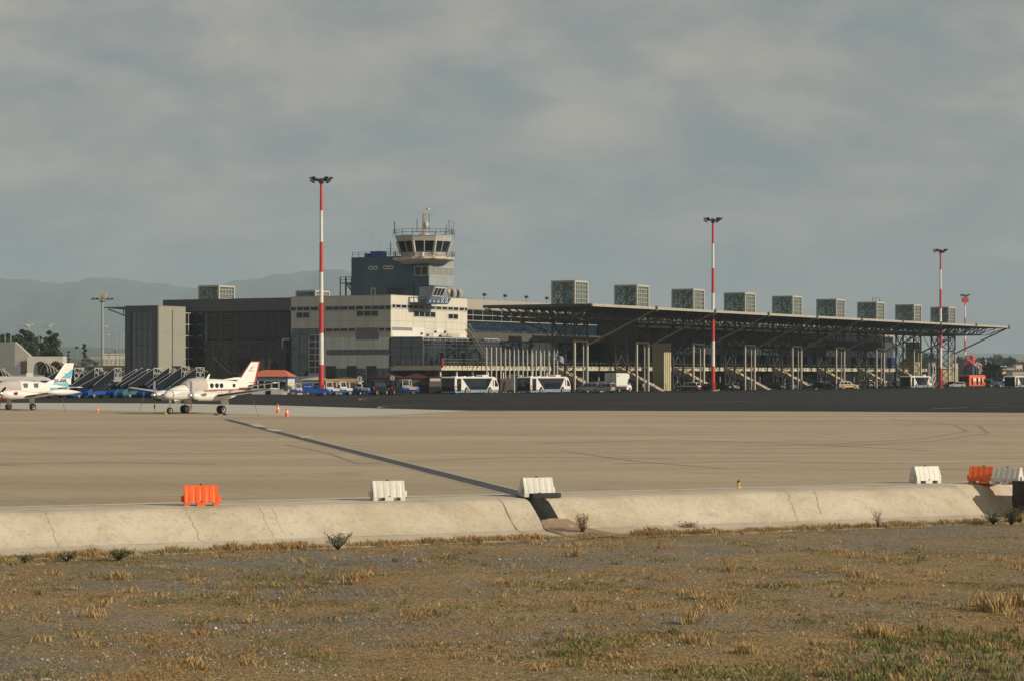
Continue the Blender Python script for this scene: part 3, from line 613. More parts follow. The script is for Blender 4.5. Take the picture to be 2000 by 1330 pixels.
# faint lattice and stair inside, seen at the glass
g = MB(*o)
for px in (398, 420, 482, 501, 535, 554):
    a, b_ = tL(px, SB), tL(px+17, SB); 
    for z0, z1 in ((5.6, 9.4),): g.bar((SB-.06, a, z0), (SB-.06, b_, z1), .09); g.bar((SB-.06, b_, z0), (SB-.06, a, z1), .09); g.bar((SB-.06, a, z0-2), (SB-.06, a, z1), .07)
g.build('glass_bracing', mat('bracing', (.09,.082,.065), .6), dw)
a, b_ = tL(418, SB), tL(452, SB); g = MB(*o); g.bar((SB-.15, a, 6.4), (SB-.15, b_, 3.4), .34); g.bar((SB-.15, a, 7.4), (SB-.15, b_, 4.4), .10)
g.box(SB-.3, SB-.1, b_-2.2, b_, 3.3, 3.5); g.box(SB-.3, SB-.1, b_-2.3, b_-2.0, 0, 3.3); g.build('inner_stair', mat('stair_dim', (.16,.14,.11), .7), dw)
g = MB(*o); a, b_ = tL(553, SB), tL(567, SB); g.bar((SB-.2, a, 9.75), (SB-.2, b_, 9.75), .25); g.bar((SB-.2, a, 9.75), (SB-.2, a, 8.1), .2); g.build('bracket_frame', M['frame'], dw)
# ---- glazed box pavilion
sP = -29.5; tP = tL(307.7, sP); tP2 = tL(244.3, sP); zP = zat(597.4, T(sP, tP).y); sP2 = sF(362.5, tP)
pv = tthing('glazed_pavilion', 'tall box pavilion with dark framed glass front and plain pale olive side', 'building', sP, tP); o = (sP, tP, 0)
MB(*o).box(sP+.35, sP2, tP, tP2, 0, zP).build('wall', M['olive'], pv)
g = MB(*o); za, zb = 1.0, zat(608.5, T(sP, tP).y)
ta, tb = tL(297.5, sP), tL(255.5, sP)
g.box(sP-.02, sP+.35, tP-.02, ta, 0, zP+.06); g.box(sP-.02, sP+.35, tb, tP2+.02, 0, zP+.06); g.box(sP-.02, sP+.35, ta, tb, zb, zP+.06); g.box(sP-.02, sP+.35, ta, tb, 0, za); g.build('front_frame', M['darkpanel'], pv)
window(pv, o, 'L', sP+.3, ta, tb, za, zb, 4, 1, .06, 'glassB', 'dframe', 'curtain_wall', .1)
g = MB(*o)
for py in (621, 641.5, 673, 700): z = zat(py, T(sP, tP).y); g.box(sP+.10, sP+.16, ta, tb, z-.04, z+.04)
g.build('transom', M['dframe'], pv)
g = MB(*o); sj = sF(336.5, tP); g.box(sj-.09, sj+.09, tP-.06, tP+.02, 0, zat(604, T(sP, tP).y)); g.build('downpipe', M['dframe'], pv)
g = MB(*o); 
oj = mat('olive_joint', (.19,.19,.15), .8)
for z in (4.2, 10.9, zP-.15): MB(*o).box(sP+.35, sP2, tP-.015, tP+.01, z, z+.05).build('panel_joint', oj, pv)
# glass link between pavilion and wing
g = MB(*o).box(sP2+.02, SB+.4, tP+1.0, tP+4, 0, zP-1.1); g.build('glass_link', M['glassD'], pv)
g = MB(*o)
for k in range(7): z = zP-1.1-k*2.15; g.box(sP2, SB+.4, tP+.8, tP+1.0, z-.12, z+.0)
g.box((sP2+SB)/2+.5, (sP2+SB)/2+.6, tP+.85, tP+1.0, 0, zP-1.1); g.build('shelf', M['pale'], pv)
# small wing roof to the left
t3 = tL(209, sP+1.5); g = MB(*o); g.add([(sP+.5, tP2, zP-.7), (sP+6, tP2, zP-.7), (sP+6, t3, zP-.25), (sP+.5, t3, zP-.25), (sP+.5, tP2, zP-.1), (sP+6, tP2, zP-.1), (sP+6, t3, zP-.1), (sP+.5, t3, zP-.1)], [(0,1,2,3),(4,5,6,7),(0,1,5,4),(1,2,6,5),(2,3,7,6),(3,0,4,7)])
g.build('wing_roof', M['darkpanel'], pv); g = MB(*o); g.bar((sP+1, tP2+.1, zP-2.0), (sP+1, t3-.8, zP-.5), .18); g.bar((sP+1, tP2+1.2, zP-1.8), (sP+1, tP2+1.2, zP-.6), .12); g.build('strut', M['steel'], pv)
# ---- terminal hall behind the canopy
sH0, tH = sE, 29.0; sH1 = sF(1169, tH); tH2 = 20.0; sH2 = 214
hall = tthing('terminal_hall', 'long dark glazed terminal hall standing behind the steel canopy', 'building', sH0, tH); o = (sH0, tH, 0)
zfa = zF(1000, 612, tH); zfs = zF(1000, 586, tH)
MB(*o).box(sH0+.02, sH1+6, tH, tH+40, zfa+.4, HT).build('fascia', M['taupe'], hall)
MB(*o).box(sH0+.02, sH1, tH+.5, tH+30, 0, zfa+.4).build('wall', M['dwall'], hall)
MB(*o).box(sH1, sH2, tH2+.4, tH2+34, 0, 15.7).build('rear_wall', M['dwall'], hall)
MB(*o).box(sH1, sH2, tH2+.1, tH2+.4, 13.0, 15.0).build('louvre_band', M['taupe'], hall)
g = MB(*o)
for z in (13.25, 13.6, 13.95): g.box(sH1, sH2, tH2-.05, tH2+.1, z, z+.12)
g.build('louvre_fin', M['cream'], hall)
n = 5
for k in range(n):
    a = sH0+.1+(sH1-sH0-.1)*k/n; b_ = sH0+.1+(sH1-sH0-.1)*(k+1)/n
    window(hall, o, 'F', tH+.3, a, b_, 13.55, zfa+.35, 3, 2, .09, 'glassD', 'pale', 'clerestory', .1)
    window(hall, o, 'F', tH+.3, a, b_, 11.25, 13.45, 3, 1, .07, 'glassB', 'dframe', 'upper_glazing', .1)
    window(hall, o, 'F', tH+.5, a, b_, 5.0, 10.1, 4, 2, .07, 'glassB', 'dframe', 'glazing', .1)
gs = bpy.data.materials['blue_glass']
nb = 8; bay = (sH2-sH1)/nb
for k in range(nb):
    a, b_ = sH1+bay*k+.1, sH1+bay*(k+1)-.1
    window(hall, o, 'F', tH2+.35, a, b_, 11.6, 12.9, 8, 1, .08, 'glassD', 'dframe', 'upper_glazing', .1)
    window(hall, o, 'F', tH2+.35, a, b_, 4.8, 9.2, 10, 2, .07, 'glassB' if k % 2 else 'glassD', 'dframe', 'glazing', .1)
    for j in range(3):
        c = a+bay*(j+.5)/3; g = MB(*o).box(c-1.9, c+1.2, tH2-1.2, tH2+.2, 4.75, 7.6); g.build('gate_door', M['navy'], hall)
    window(hall, o, 'F', tH2+.35, a, b_, .4, 3.6, 8, 1, .1, 'glassD', 'dframe', 'ground_floor_window', .1)
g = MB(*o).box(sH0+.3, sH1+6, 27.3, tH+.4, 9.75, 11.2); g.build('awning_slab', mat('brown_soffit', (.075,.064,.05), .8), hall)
g = MB(*o).box(sH1, sH2, tH2-.3, tH2+.3, 9.3, 11.5); g.build('sign_band', M['dwall'], hall)
# balcony
t9 = 7.9; sK = 7.02
MB(*o).box(sK, sH2-8, t9, tH2, zs0, zs1).build('balcony_slab', M['slab'], hall)
MB(*o).box(sK, sH0+50, tH2, tH, zs0, zs1-.02).build('inner_slab', M['slab'], hall)
g = MB(*o); n = 110
for k in range(n+1): a = sK+(sH2-8-sK)*k/n; g.bar((a, t9-.06, zs1-.5), (a, t9-.06, zs1+1.15), .08)
for z in (1.15, .62): g.bar((sK, t9-.06, zs1+z), (sH2-8, t9-.06, zs1+z), .07)
g.build('balcony_railing', M['steel'], hall)
g = MB(*o)
for k in range(28): a = sK+2+k*7; MB(*o).box(a, a+.45, t9+3, t9+3.45, 0, zs0).build('balcony_column', M['greypanel'], hall)
def text(word, s0, s1, z0, h, t_, name='lettering'):
    cu = bpy.data.curves.new('txt', 'FONT'); cu.body = word; cu.size = 1; cu.extrude = .05; to = bpy.data.objects.new('txt', cu); C.objects.link(to)
    me = bpy.data.meshes.new_from_object(to.evaluated_get(bpy.context.evaluated_depsgraph_get())); bpy.data.objects.remove(to)
    co_ = np.empty(len(me.vertices)*3, 'f'); me.vertices.foreach_get('co', co_); co_ = co_.reshape(-1, 3); mn, mxx = co_.min(0), co_.max(0)
    new = np.stack([s0-o[0]+(co_[:,0]-mn[0])/(mxx[0]-mn[0])*(s1-s0), np.full(len(co_), t_-o[1])-co_[:,2], z0+(co_[:,1]-mn[1])/(mxx[1]-mn[1])*h], 1)
    me.vertices.foreach_set('co', new.astype('f').ravel()); me.materials.append(M['pale']); ob_ = bpy.data.objects.new(name, me); C.objects.link(ob_); ob_.parent = hall
tt = tH2-.36
text('THESSALONIKI', sF(1390, tt), sF(1456, tt), 9.75, 1.15, tt); text('MAKEDONIA', sF(1496, tt), sF(1544, tt), 9.75, 1.15, tt); text('AIRPORT', sF(1577, tt), sF(1612, tt), 9.75, 1.15, tt)
# floodlights on the hall roof
for i, px in enumerate((946, 986.5, 1028, 1068)):
    s_ = sF(px, tH+1); d = tthing('roof_floodlight', ['small dark floodlight on the tan roof edge, nearest the cream block', 'small dark floodlight on the tan roof edge, second from the cream block', 'small dark floodlight on the tan roof edge, third from the cream block', 'small dark floodlight on the tan roof edge beside the first glass lantern'][i], 'floodlight', s_, tH+1, 'floodlights on the hall roof'); d.location.z = HT
    MB().tube((0,0,0), (0,0,.9), .05).build('post', M['steel'], d); MB().box(-.3,.3,-.35,.25,.85,1.35).build('lamp_head', M['dframe'], d, bevel=.04)
# ---- pillars under the canopy
for px, t_, zt, lab in ((1297, 3.0, 9.2, 'beige fluted lift shaft standing free in front of the canopy columns'), (1788, 6.0, 11.2, 'narrow beige shaft behind the lattice column near the right end of the canopy')):
    s_ = sF(px, t_); d = tthing('lift_shaft', lab, 'shaft', s_, t_); MB().box(0, 3.1, 0, 2.6, 0, zt).build('shaft_wall', M['pillar'], d)
    g = MB()
    for k in range(3): g.box(.45+k*.9, .75+k*.9, -.12, .0, 0, zt)
    g.build('flute', mat('flute', (.40,.36,.2), .8) if 'flute' not in bpy.data.materials else bpy.data.materials['flute'], d); MB().box(-.05, 3.15, -.15, 2.65, zt, zt+.15).build('cap', M['pillar'], d)
# ---- outside stairs down from the balcony, one per bay
stb = None
for k in range(8):
    s_ = 6.5+25.3*k+(.5 if k else 0)
    lab = ['concrete stair under the canopy behind the white van, first from the left', 'concrete stair under the canopy ending behind the white box truck', 'concrete stair ending between the lift shaft and the white off-roader', 'concrete stair right of the second red and white mast', 'concrete stair ending beside the light blue car', 'concrete stair ending behind the yellow and white car', 'concrete stair ending beside the white hatchback in the row', 'concrete stair behind the bus near the third red and white mast'][k]
    if stb is None:
        stb = tthing('concrete_stair', lab, 'stair', s_, -1.65, 'stairs down from the terminal balcony')
        for y0 in (0, 2.2): MB().add([(y0, 0, 0), (y0, 9.5, 4.7), (y0, 9.5, 3.4), (y0, 1.6, 0), (y0+.3, 0, 0), (y0+.3, 9.5, 4.7), (y0+.3, 9.5, 3.4), (y0+.3, 1.6, 0)], [(0,1,2,3),(7,6,5,4),(0,4,5,1),(1,5,6,2),(2,6,7,3),(3,7,4,0)]).build('stringer', M['stairc'], stb)
        g = MB()
        for j in range(28): y = .3+j*9.1/28; z = 4.6*(j+1)/28; g.box(.3, 2.2, y, y+.34, z-.45, z)
        g.build('steps', M['stairc'], stb)
        for x in (.15, 2.35):
            g = MB(); g.bar((x, 0, 1.0), (x, 9.5, 5.75), .07)
            for j in range(8): y = .1+j*9.3/7; g.bar((x, y, y/9.5*4.75-.1), (x, y, y/9.5*4.75+1), .06)
            g.build('handrail', M['steel'], stb)
    else: dup(stb, T(s_, -1.65), None, lab)
# ================================================================== CANOPY
cn = tthing('terminal_canopy', 'long flat steel canopy on lattice columns running along the terminal front', 'canopy', -20, 0); o = (-20, 0, 0)
SC0, SC1, TF, TR = -19.6, 205.4, -14.15, 7.8; ZC = 15.0; BAY = 25.0
def ps(k): return k*BAY
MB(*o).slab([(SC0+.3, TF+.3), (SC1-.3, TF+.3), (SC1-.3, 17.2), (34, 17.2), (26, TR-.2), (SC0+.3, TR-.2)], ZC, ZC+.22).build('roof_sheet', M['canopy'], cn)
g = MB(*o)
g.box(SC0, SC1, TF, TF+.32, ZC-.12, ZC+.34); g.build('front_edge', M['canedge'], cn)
MB(*o).box(SC0, SC0+.3, TF+.33, TR, ZC-.14, ZC+.36).build('end_edge', M['canopy'], cn); MB(*o).box(SC1-.3, SC1, TF+.33, 17.4, ZC-.14, ZC+.3).build('end_edge', M['canopy'], cn)
for k in range(9): # edge knuckles at the strut heads
    s_ = ps(k)+4.9; MB(*o).box(s_-.3, s_+.3, TF-.25, TF-.003, ZC-.4, ZC+.55).build('edge_knuckle', M['steel'], cn)
def truss(mb, p, q, p2, q2, n, w=.12, wc=.2):
    p, q, p2, q2 = map(Vector, (p, q, p2, q2)); mb.bar(p, q, wc); mb.bar(p2, q2, wc)
    for i in range(n):
        a = p.lerp(q, i/n); b_ = p2.lerp(q2, (i+.5)/n); c = p.lerp(q, (i+1)/n); mb.bar(a, b_, w); mb.bar(b_, c, w)
for t_, zb, nm in ((-8.5, 13.1, 'long_truss'), (-.2, 12.9, 'long_truss'), (4.8, 12.9, 'long_truss')):
    g = MB(*o); truss(g, (SC0+.4, t_, ZC-.15), (SC1-.4, t_, ZC-.15), (SC0+(3 if t_ < -5 else 6), t_, zb), (SC1-5, t_, zb), 76, .13, .22); g.build(nm, M['steel'], cn)
for k in range(35):  # cross rafters
    s_ = SC0+1.2+k*(SC1-SC0-2.4)/34; g = MB(*o)
    g.bar((s_, TF+.3, ZC-.12), (s_, -8.5, 13.15), .15); g.bar((s_, -8.5, 13.1), (s_, 4.8, 12.95), .13); g.bar((s_, 4.8, 12.95), (s_, TR-.4, ZC-.12), .13); g.bar((s_, TF+.4, ZC-.14), (s_, TR-.3, ZC-.14), .16)
    for a in (-11, -6, -3, 1.5): g.bar((s_, a, ZC-.15), (s_, a+1.4, 13.1), .09)
    g.build('rafter', M['steel'], cn)
def column():
    g = MB(); B4 = [(0,0),(4.9,0),(0,4.6),(4.9,4.6)]
    for x, y in B4: g.bar((x, y, 9.1 if y == 0 else 0), (x, y, ZC), .30)
    lv = [0, 4.5, 9.1, 12.9]
    for (x0, y0), (x1, y1) in (((0,0),(4.9,0)),((0,4.6),(4.9,4.6)),((0,0),(0,4.6)),((4.9,0),(4.9,4.6))):
        for z0, z1 in zip(lv, lv[1:]):
            g.bar((x0, y0, z1), (x1, y1, z1), .16)
            if not (y0 == 0 and y1 == 0 and z1 < 9.5): g.bar((x0, y0, z0), (x1, y1, z1), .14); g.bar((x1, y1, z0), (x0, y0, z1), .14)
    for sx in (0, 4.9):      # knee braces to the trusses
        for d_ in (-1, 1): g.bar((sx, 4.6, 9.1), (sx+d_*5.5, 4.7, 12.9), .13)
    return g.build('lattice_column', M['steel'])
def portal():
    g = MB(); g.bar((0,0,0), (0,0,9.1), .36); g.bar((4.9,0,0), (4.9,0,9.1), .36); g.bar((4.3,.5,0), (4.3,.5,9.0), .2); g.box(-.18, 5.08, -.18, .18, 9.1, 9.42); return g.build('portal_frame', M['pale'])  # paler steel than the column paints in sun on the lower front legs
def strut(): return MB().tube((4.9,-.1,8.6), (4.9, TF+.15, ZC-.05), .19, None, 8).build('strut', M['pale'])
zt = zat(548.3, T(0, 0).y); LZ = ZC+.35
def lantern_frame():
    g = MB(); fr = [(0,0),(4.9,0),(4.9,4.6),(0,4.6)]
    for x, y in fr: g.bar((x, y, LZ), (x, y, zt), .34)
    for (x0, y0), (x1, y1) in zip(fr, fr[1:]+fr[:1]):
        g.bar((x0, y0, zt-.15), (x1, y1, zt-.15), .32); g.bar((x0, y0, LZ+.1), (x1, y1, LZ+.1), .25)
    g.box(-.1, 5.0, -.1, 4.7, zt, zt+.06); return g.build('corner_frame', M['paleframe'])
def lantern_side():
    g = MB()
    for y in (-.03, 4.63):
        for i in range(1, 5): g.bar((4.9*i/5, y, LZ), (4.9*i/5, y, zt-.2), .09)
        for j in range(1, 6): z = LZ+(zt-LZ)*j/6; g.bar((0, y, z), (4.9, y, z), .09)
    return g.build('glazing_bars', M['paleframe'])
def lantern_brace():
    g = MB()
    for x in (-.02, 4.92):
        for i in range(1, 4): g.bar((x, 4.6*i/4, LZ), (x, 4.6*i/4, zt-.2), .16 if i == 2 else .09)
        for j in range(1, 4): z = LZ+(zt-LZ)*j/4; g.bar((x, 0, z), (x, 4.6, z), .12)
        for a in (0, 1):
            for j in range(2):
                z0 = LZ+(zt-LZ)*j/2; z1 = LZ+(zt-LZ)*(j+1)/2; y0, y1 = 2.3*a, 2.3*(a+1)
                g.bar((x, y0, z0), (x, y1, z1), .17); g.bar((x, y1, z0), (x, y0, z1), .17)
    g.bar((.5, 2.3, LZ), (4.4, 2.3, zt-.3), .15); g.bar((4.4, 2.3, LZ), (.5, 2.3, zt-.3), .15)
    return g.build('bracing', M['greensteel'])
def lantern_glass():
    g = MB(); g.box(.12, 4.78, .12, 4.48, LZ, zt-.02); return g.build('glass', M['gglass'])
P_ = [column(), portal(), strut()]; LN = [lantern_frame(), lantern_side(), lantern_brace(), lantern_glass()]
for k in range(9):
    for src in P_:
        c = src if k == 0 else src.copy()
        if k: C.objects.link(c)
        c.parent = cn; c.location = (ps(k)-o[0], 0, 0)
for k in range(9):
    lab = ['square glass lantern tower on the canopy roof, nearest the control tower', 'second glass lantern tower from the left on the canopy roof', 'third glass lantern on the canopy, just left of the second red and white mast', 'fourth glass lantern on the canopy, just right of the second red and white mast', 'fifth glass lantern, middle one of the nine on the canopy', 'sixth glass lantern on the canopy, with two thin aerials behind it', 'seventh glass lantern on the canopy, with a pipe frame on its top', 'eighth glass lantern on the canopy, left of the third mast', 'rightmost glass lantern on the canopy, partly behind the third mast'][k]
    e = tthing('roof_lantern', lab, 'lantern', ps(k), 0, 'glass lanterns on the canopy roof')
    for src in LN:
        c = src if k == 0 else src.copy()
        if k: C.objects.link(c)
        c.parent = e
    if k == 6:
        g = MB(); g.bar((.2, 1, zt), (.2, 1, zt+1.1), .1); g.bar((.2, 1, zt+1.1), (4.8, 1, zt+1.1), .08); g.bar((4.8, 1, zt), (4.8, 1, zt+1.1), .1); g.bar((2.2, 1, zt), (2.2, 1, zt+1.1), .08); g.build('pipe_frame', M['steel'], e)
for px, pm, lab in ((391, 427, 'brown glass lantern on the roof of the dark louvred wing'), (581, 615.6, 'low brown glass lantern on the roof of the cream office block')):
    t_ = 71; s_ = sF(pm, t_); e = tthing('roof_lantern', lab, 'lantern', s_, t_-.0, 'lanterns on the roofs behind')
    for src in LN: c = src.copy(); C.objects.link(c); c.parent = e
g = MB(*o)   # diagonal struts at the ends
g.tube((SC0+.3, TR-.3, ZC-.3), (-1, 5, 11.0), .12); g.tube((ps(8)+5, .1, 9.4), (SC1-.4, TF+.4, ZC-.15), .14) if False else None
g.build('end_strut', M['steel'], cn)
# ---- flagpoles
pf = None; FP = [950.4,959.8,969.4,978.2,987,995.4,1004.2,1012.6,1021.4,1030,1038.5,1046.9,1055,1063,1072,1082,1088.6]
for i, px in enumerate(FP):
    s_ = sF(px, 3.2); pos = T(s_, 3.2); lab = 'one of the plain white flagpoles in the row left of the flag'
    if i == 15: lab = 'white flagpole flying the blue and white striped flag'
    if i == 16: lab = 'white flagpole just right of the flag, last of the row'
    if pf is None:
        pf = thing('flagpole', lab, 'flagpole', pos, 0, 'white flagpoles in front of the terminal'); MB().tube((0,0,0), (0,0,7.95), .14, .10, 8).build('pole', M['frame'], pf, smooth=True); MB().tube((0,0,0), (0,0,.25), .28, .28, 8).build('base', M['concd'], pf)
    else: dup(pf, pos, None, lab)
for px in (1040.3, 1057.2, 1073.5):
    s_ = sF(px, 4.2); dup(pf, T(s_, 4.2), None, 'white flagpole of the second row, standing just behind its neighbour')
s_ = sF(1082, 3.2); p = T(s_, 3.2); fl = thing('flag', 'blue and white striped flag with a cross flying on the flagpole', 'flag', (p.x+.1, p.y-.05, 6.0), R(-8))
for j in range(9):
    g = MB(); rs = []
    for i in range(9):
        x = i*.21; zo = -.028*i*i*.5+.12*math.sin(i*1.1); yo = .15*math.sin(i*.9); rs.append([(x, yo, 1.1-j*.14+zo), (x, yo, 1.1-(j+1)*.14+zo)])
    g.rings(rs, cap=False, closed=False); ob_ = g.build('flag_stripe', M['sail'] if j % 2 == 0 else M['flagw'], fl, fix=False)
g = MB(); g.add([(0,-.02,1.1),(.62,-.04,1.02),(.62,-.04,.36),(0,-.02,.42)], [(0,1,2,3)]); g.build('canton', M['sail'], fl, fix=False)
g = MB(); g.add([(0,-.04,.82),(.62,-.06,.75),(.62,-.06,.62),(0,-.04,.69),(.24,-.05,1.08),(.38,-.05,1.06),(.38,-.05,.38),(.24,-.05,.40)], [(0,1,2,3),(4,5,6,7)]); g.build('cross', M['flagw'], fl, fix=False)
# ================================================================== CONTROL TOWER
sT = sF(838, 26.0); ctr = tthing('control_tower', 'blue grey control tower with white octagonal glass cab and rusty gallery', 'tower', sT, 26.0); o = (sT, 26.0, 0)
d0_ = T(sT, 26).y; sT1 = sF(886.3, 26.0); tX = tL(809.5, sT); zu1, zu0 = zat(508.5, d0_), zat(557.5, d0_)
MB(*o).box(sT, sT1, 26.0, tX, zu0, zu1).build('upper_box', M['towerL'], ctr)
sM = sT+.9; tY = tL(686.3, sM); dm = T(sM, 38).y; zm = zat(503.5, T(sM, tY).y)
MB(*o).box(sM, sM+9, tX, tY, HT-.5, zm).build('shaft_wall', M['towerB'], ctr)
g = MB(*o); face_box(g, 'L', sT, 26.02, tX, zu0, zu1, .03, .02); g.build('side_shade', M['towerB'], ctr)  # shade on the box's left side put into this darker blue grey sheet
g = MB(*o); g.add([(sT+.2, 28.2, zu0), (sT+.2, 28.2, HT-.6), (sT+6, 28.2, HT-.6), (sT+6, 28.2, zu0), (sT+.2, tX, zu0), (sT+.2, tX, HT-.6), (sT+6, tX, HT-.6), (sT+6, tX, zu0)], [(0,1,2,3),(7,6,5,4),(0,4,5,1),(2,6,7,3)]); g.build('neck_wall', M['towerB'], ctr)
zw0, zw1 = zat(538, d0_), zat(520.3, d0_)
for a, b_ in ((839.5, 862.5), (864, 885.3)): window(ctr, o, 'F', 26.0, sF(a, 26), sF(b_, 26), zw0, zw1, 2, 1, .14, 'olivew' if 'olivew' in M else 'greypanel', 'cabwhite', 'window')
window(ctr, o, 'L', sT-.03, 26.15, tL(810.5, sT), zw0, zw1, 2, 1, .12, 'dwall', 'frame', 'window')
for a, b_ in ((721, 737.5), (750, 767.5)):
    window(ctr, o, 'L', sM, tL(a, sM), tL(b_, sM), zL(740, 526, sM), zL(740, 521, sM), 2, 1, .18, 'glass', 'frame')
window(ctr, o, 'L', sM, tL(725.5, sM), tL(733, sM), HT-.3, zL(730, 563.5, sM), 1, 1, .16, 'towerB', 'frame', 'door')
g = MB(*o); face_box(g, 'L', sM, tL(755, sM), tL(787, sM), HT-.3, zL(770, 563, sM), .02); g.build('recess', M['dwall'], ctr)
g = MB(*o); face_box(g, 'L', sM, tL(755, sM), tL(801, sM), zL(770, 563, sM), zL(770, 561, sM), .6); g.build('recess_hood', M['towerB'], ctr)
g = MB(*o); a = tL(808.5, sM); g.bar((sM-.15, a, HT), (sM-.15, a, zat(555, dm)), .22); g.build('pipe', M['dframe'], ctr)
# leaning lookout below the box, blue gallery under it
g = MB(*o); tl = 25.2; sa, sb_ = sF(843, tl), sF(868, tl); za, zb = zat(585, d0_), zat(559.5, d0_)
g.add([(sa+.3, tl+.5, za), (sb_-.5, tl+.5, za), (sb_-.5, 28.1, za), (sa+.3, 28.1, za), (sa+.4, tl-.4, zb), (sb_+.2, tl-.4, zb), (sb_+.2, 28.1, zb), (sa+.4, 28.1, zb)], [(0,1,5,4),(1,2,6,5),(2,3,7,6),(3,0,4,7),(0,3,2,1),(4,5,6,7)])
g.build('lookout', M['towerL'], ctr)
g = MB(*o)
for k in range(3):
    x0 = sa+.6+k*(sb_-sa-1.0)/3; x1 = x0+(sb_-sa-1.3)/3; zA, zB = zat(578.5, d0_), zat(562.5, d0_); f0, f1 = (zA-za)/(zb-za), (zB-za)/(zb-za)
    y0, y1 = tl+.5-.9*f0-.04, tl+.5-.9*f1-.04; g.add([(x0, y0, zA), (x1, y0, zA), (x1+.25, y1, zB), (x0+.25, y1, zB)], [(0,1,2,3)])
g.build('lookout_window', M['glass'], ctr, fix=False)
g = MB(*o)
for k in range(4): x0 = sa+.52+k*(sb_-sa-1.0)/3; g.bar((x0, y0-.05, zA), (x0+.25, y1-.05, zB), .14)
g.bar((sa+.5, y0-.05, zA), (sb_-.5, y0-.05, zA), .14); g.bar((sa+.7, y1-.05, zB), (sb_-.2, y1-.05, zB), .14); g.build('lookout_frame', M['frame'], ctr)
g = MB(*o); tg = 24.4; s0_, s1_ = sF(820, tg+1.5), sF(882, tg); z0, z1 = zat(591.5, d0_), zat(582.5, d0_)
g.box(s0_, s1_-1.2, tg, TB-.05, z0-.25, z0)
n = 11
for k in range(n+1): x = s0_+(s1_-1.2-s0_)*k/n; g.bar((x, tg, z0), (x+.35, tg-.35, z1), .12)
g.bar((s0_, tg-.35, z1), (s1_-.8, tg-.35, z1), .13); g.bar((s0_, tg-.18, (z0+z1)/2), (s1_-1, tg-.18, (z0+z1)/2), .09)
for k in range(5): y = tg+k*.9; g.bar((s0_, y, z0), (s0_-.3, y, z1), .12); g.bar((s1_-1.2, y, z0), (s1_-.8, y, z1), .12)
g.bar((s0_-.3, tg-.3, z1), (s0_-.3, TB, z1), .13); g.build('gallery', M['bluemet'], ctr)
# blue escape stair at the left end of the shaft
t0 = tY; g = MB(*o)
zA, zB = zL(675, 552, sM), zL(675, 541, sM)
for a in (.3, 2.0, 3.2): g.bar((sM+1, t0+a, HT-.5), (sM+1, t0+a, zB), .16); g.bar((sM+3, t0+a, HT-.5), (sM+3, t0+a, zB), .16)
g.box(sM+.9, sM+3.1, t0, t0+3.3, zA-.15, zA); g.bar((sM+1, t0, zB), (sM+1, t0+3.2, zB), .09); g.bar((sM+1, t0, (zA+zB)/2), (sM+1, t0+3.2, (zA+zB)/2), .07); g.bar((sM+1, t0+1.9, zA), (sM+1, t0, zA-2.4), .22); g.bar((sM+2, t0+1.9, zA), (sM+2, t0, zA-2.4), .22)
g.build('escape_stair', M['bluemet'], ctr)
# octagonal cab
cd = 447.5; cc = at(828.0, cd); rel = Vector((cc.x-OX, cc.y-OY, 0)); cs, ct = rel.x*ux+rel.y*uy-0, rel.x*vx+rel.y*vy
def octo(r, z, rot=22.5, n=8): return [(cs+r*math.cos(R(rot+360/n*i)), ct+r*math.sin(R(rot+360/n*i)), z) for i in range(n)]
ph = -35.0
zr, zw1, zw0, zfl, zg0 = zat(463.5, cd), zat(473.3, cd), zat(495, cd), zat(504.5, cd), zat(510.5, cd)
def rr(z): return 4.35+(z-zfl)/(zr-zfl)*1.35
lv = [(zfl, rr(zfl)), (zw0, rr(zw0)), (zw0+.01, rr(zw0)), (zw1, rr(zw1)), (zr, rr(zr))]
g = MB(*o).rings([octo(rr(zfl), zfl, ph), octo(rr(zw0), zw0, ph)]); g.build('cab_sill', M['cabwhite'], ctr)
g = MB(*o).rings([octo(rr(zw1), zw1, ph), octo(rr(zr), zr, ph)]); g.build('cab_fascia', M['cabwhite'], ctr)
g = MB(*o).rings([octo(rr(zw0)-.15, zw0, ph), octo(rr(zw1)-.15, zw1, ph)]); g.build('cab_glass', M['glass'], ctr)
g = MB(*o)
A_, B_ = octo(rr(zw0), zw0, ph), octo(rr(zw1), zw1, ph)
for i in range(8):
    g = MB(*o); g.bar(A_[i], B_[i], .42); m1 = (Vector(A_[i])+Vector(A_[(i+1) % 8]))/2; m2 = (Vector(B_[i])+Vector(B_[(i+1) % 8]))/2; g.build('cab_post', M['cabwhite'], ctr); MB(*o).bar(m1, m2, .14).build('cab_mullion', M['cabwhite'], ctr)
g = MB(*o).rings([octo(5.35, zg0+.0, ph, 16), octo(5.75, zg0+.25, ph, 16), octo(5.75, zfl, ph, 16)]); g.build('gallery_ring', M['rust'], ctr)
g = MB(*o).rings([octo(3.9, zu1-.6, ph, 16), octo(5.0, zg0, ph, 16)]); g.build('gallery_cone', M['towerL'], ctr)
g = MB(*o).rings([octo(rr(zr)+.1, zr, ph), octo(rr(zr)+.1, zr+.12, ph)]); g.build('cab_roof', M['cabwhite'], ctr)
def ringrail(r, z, h, n, m_, nm, w=.07):
    g = MB(*o); P = octo(r, z, ph, n)
    for i in range(n):
        p, q = Vector(P[i]), Vector(P[(i+1) % n]); g.bar(p, p+Vector((0,0,h)), w)
        for f in (.5, 1): g.bar(p+Vector((0,0,h*f)), q+Vector((0,0,h*f)), w)
    g.build(nm, M[m_], ctr)
ringrail(5.65, zr+.1, 1.15, 16, 'bluemet', 'roof_railing'); ringrail(5.7, zfl, 1.0, 16, 'steel', 'gallery_railing')
g = MB(*o); zt_ = zm
for k in range(11): a = tX+.8+(tY-tX-1)*k/10; g.bar((sM+.1, a, zt_), (sM+.1, a, zt_+.95), .07)
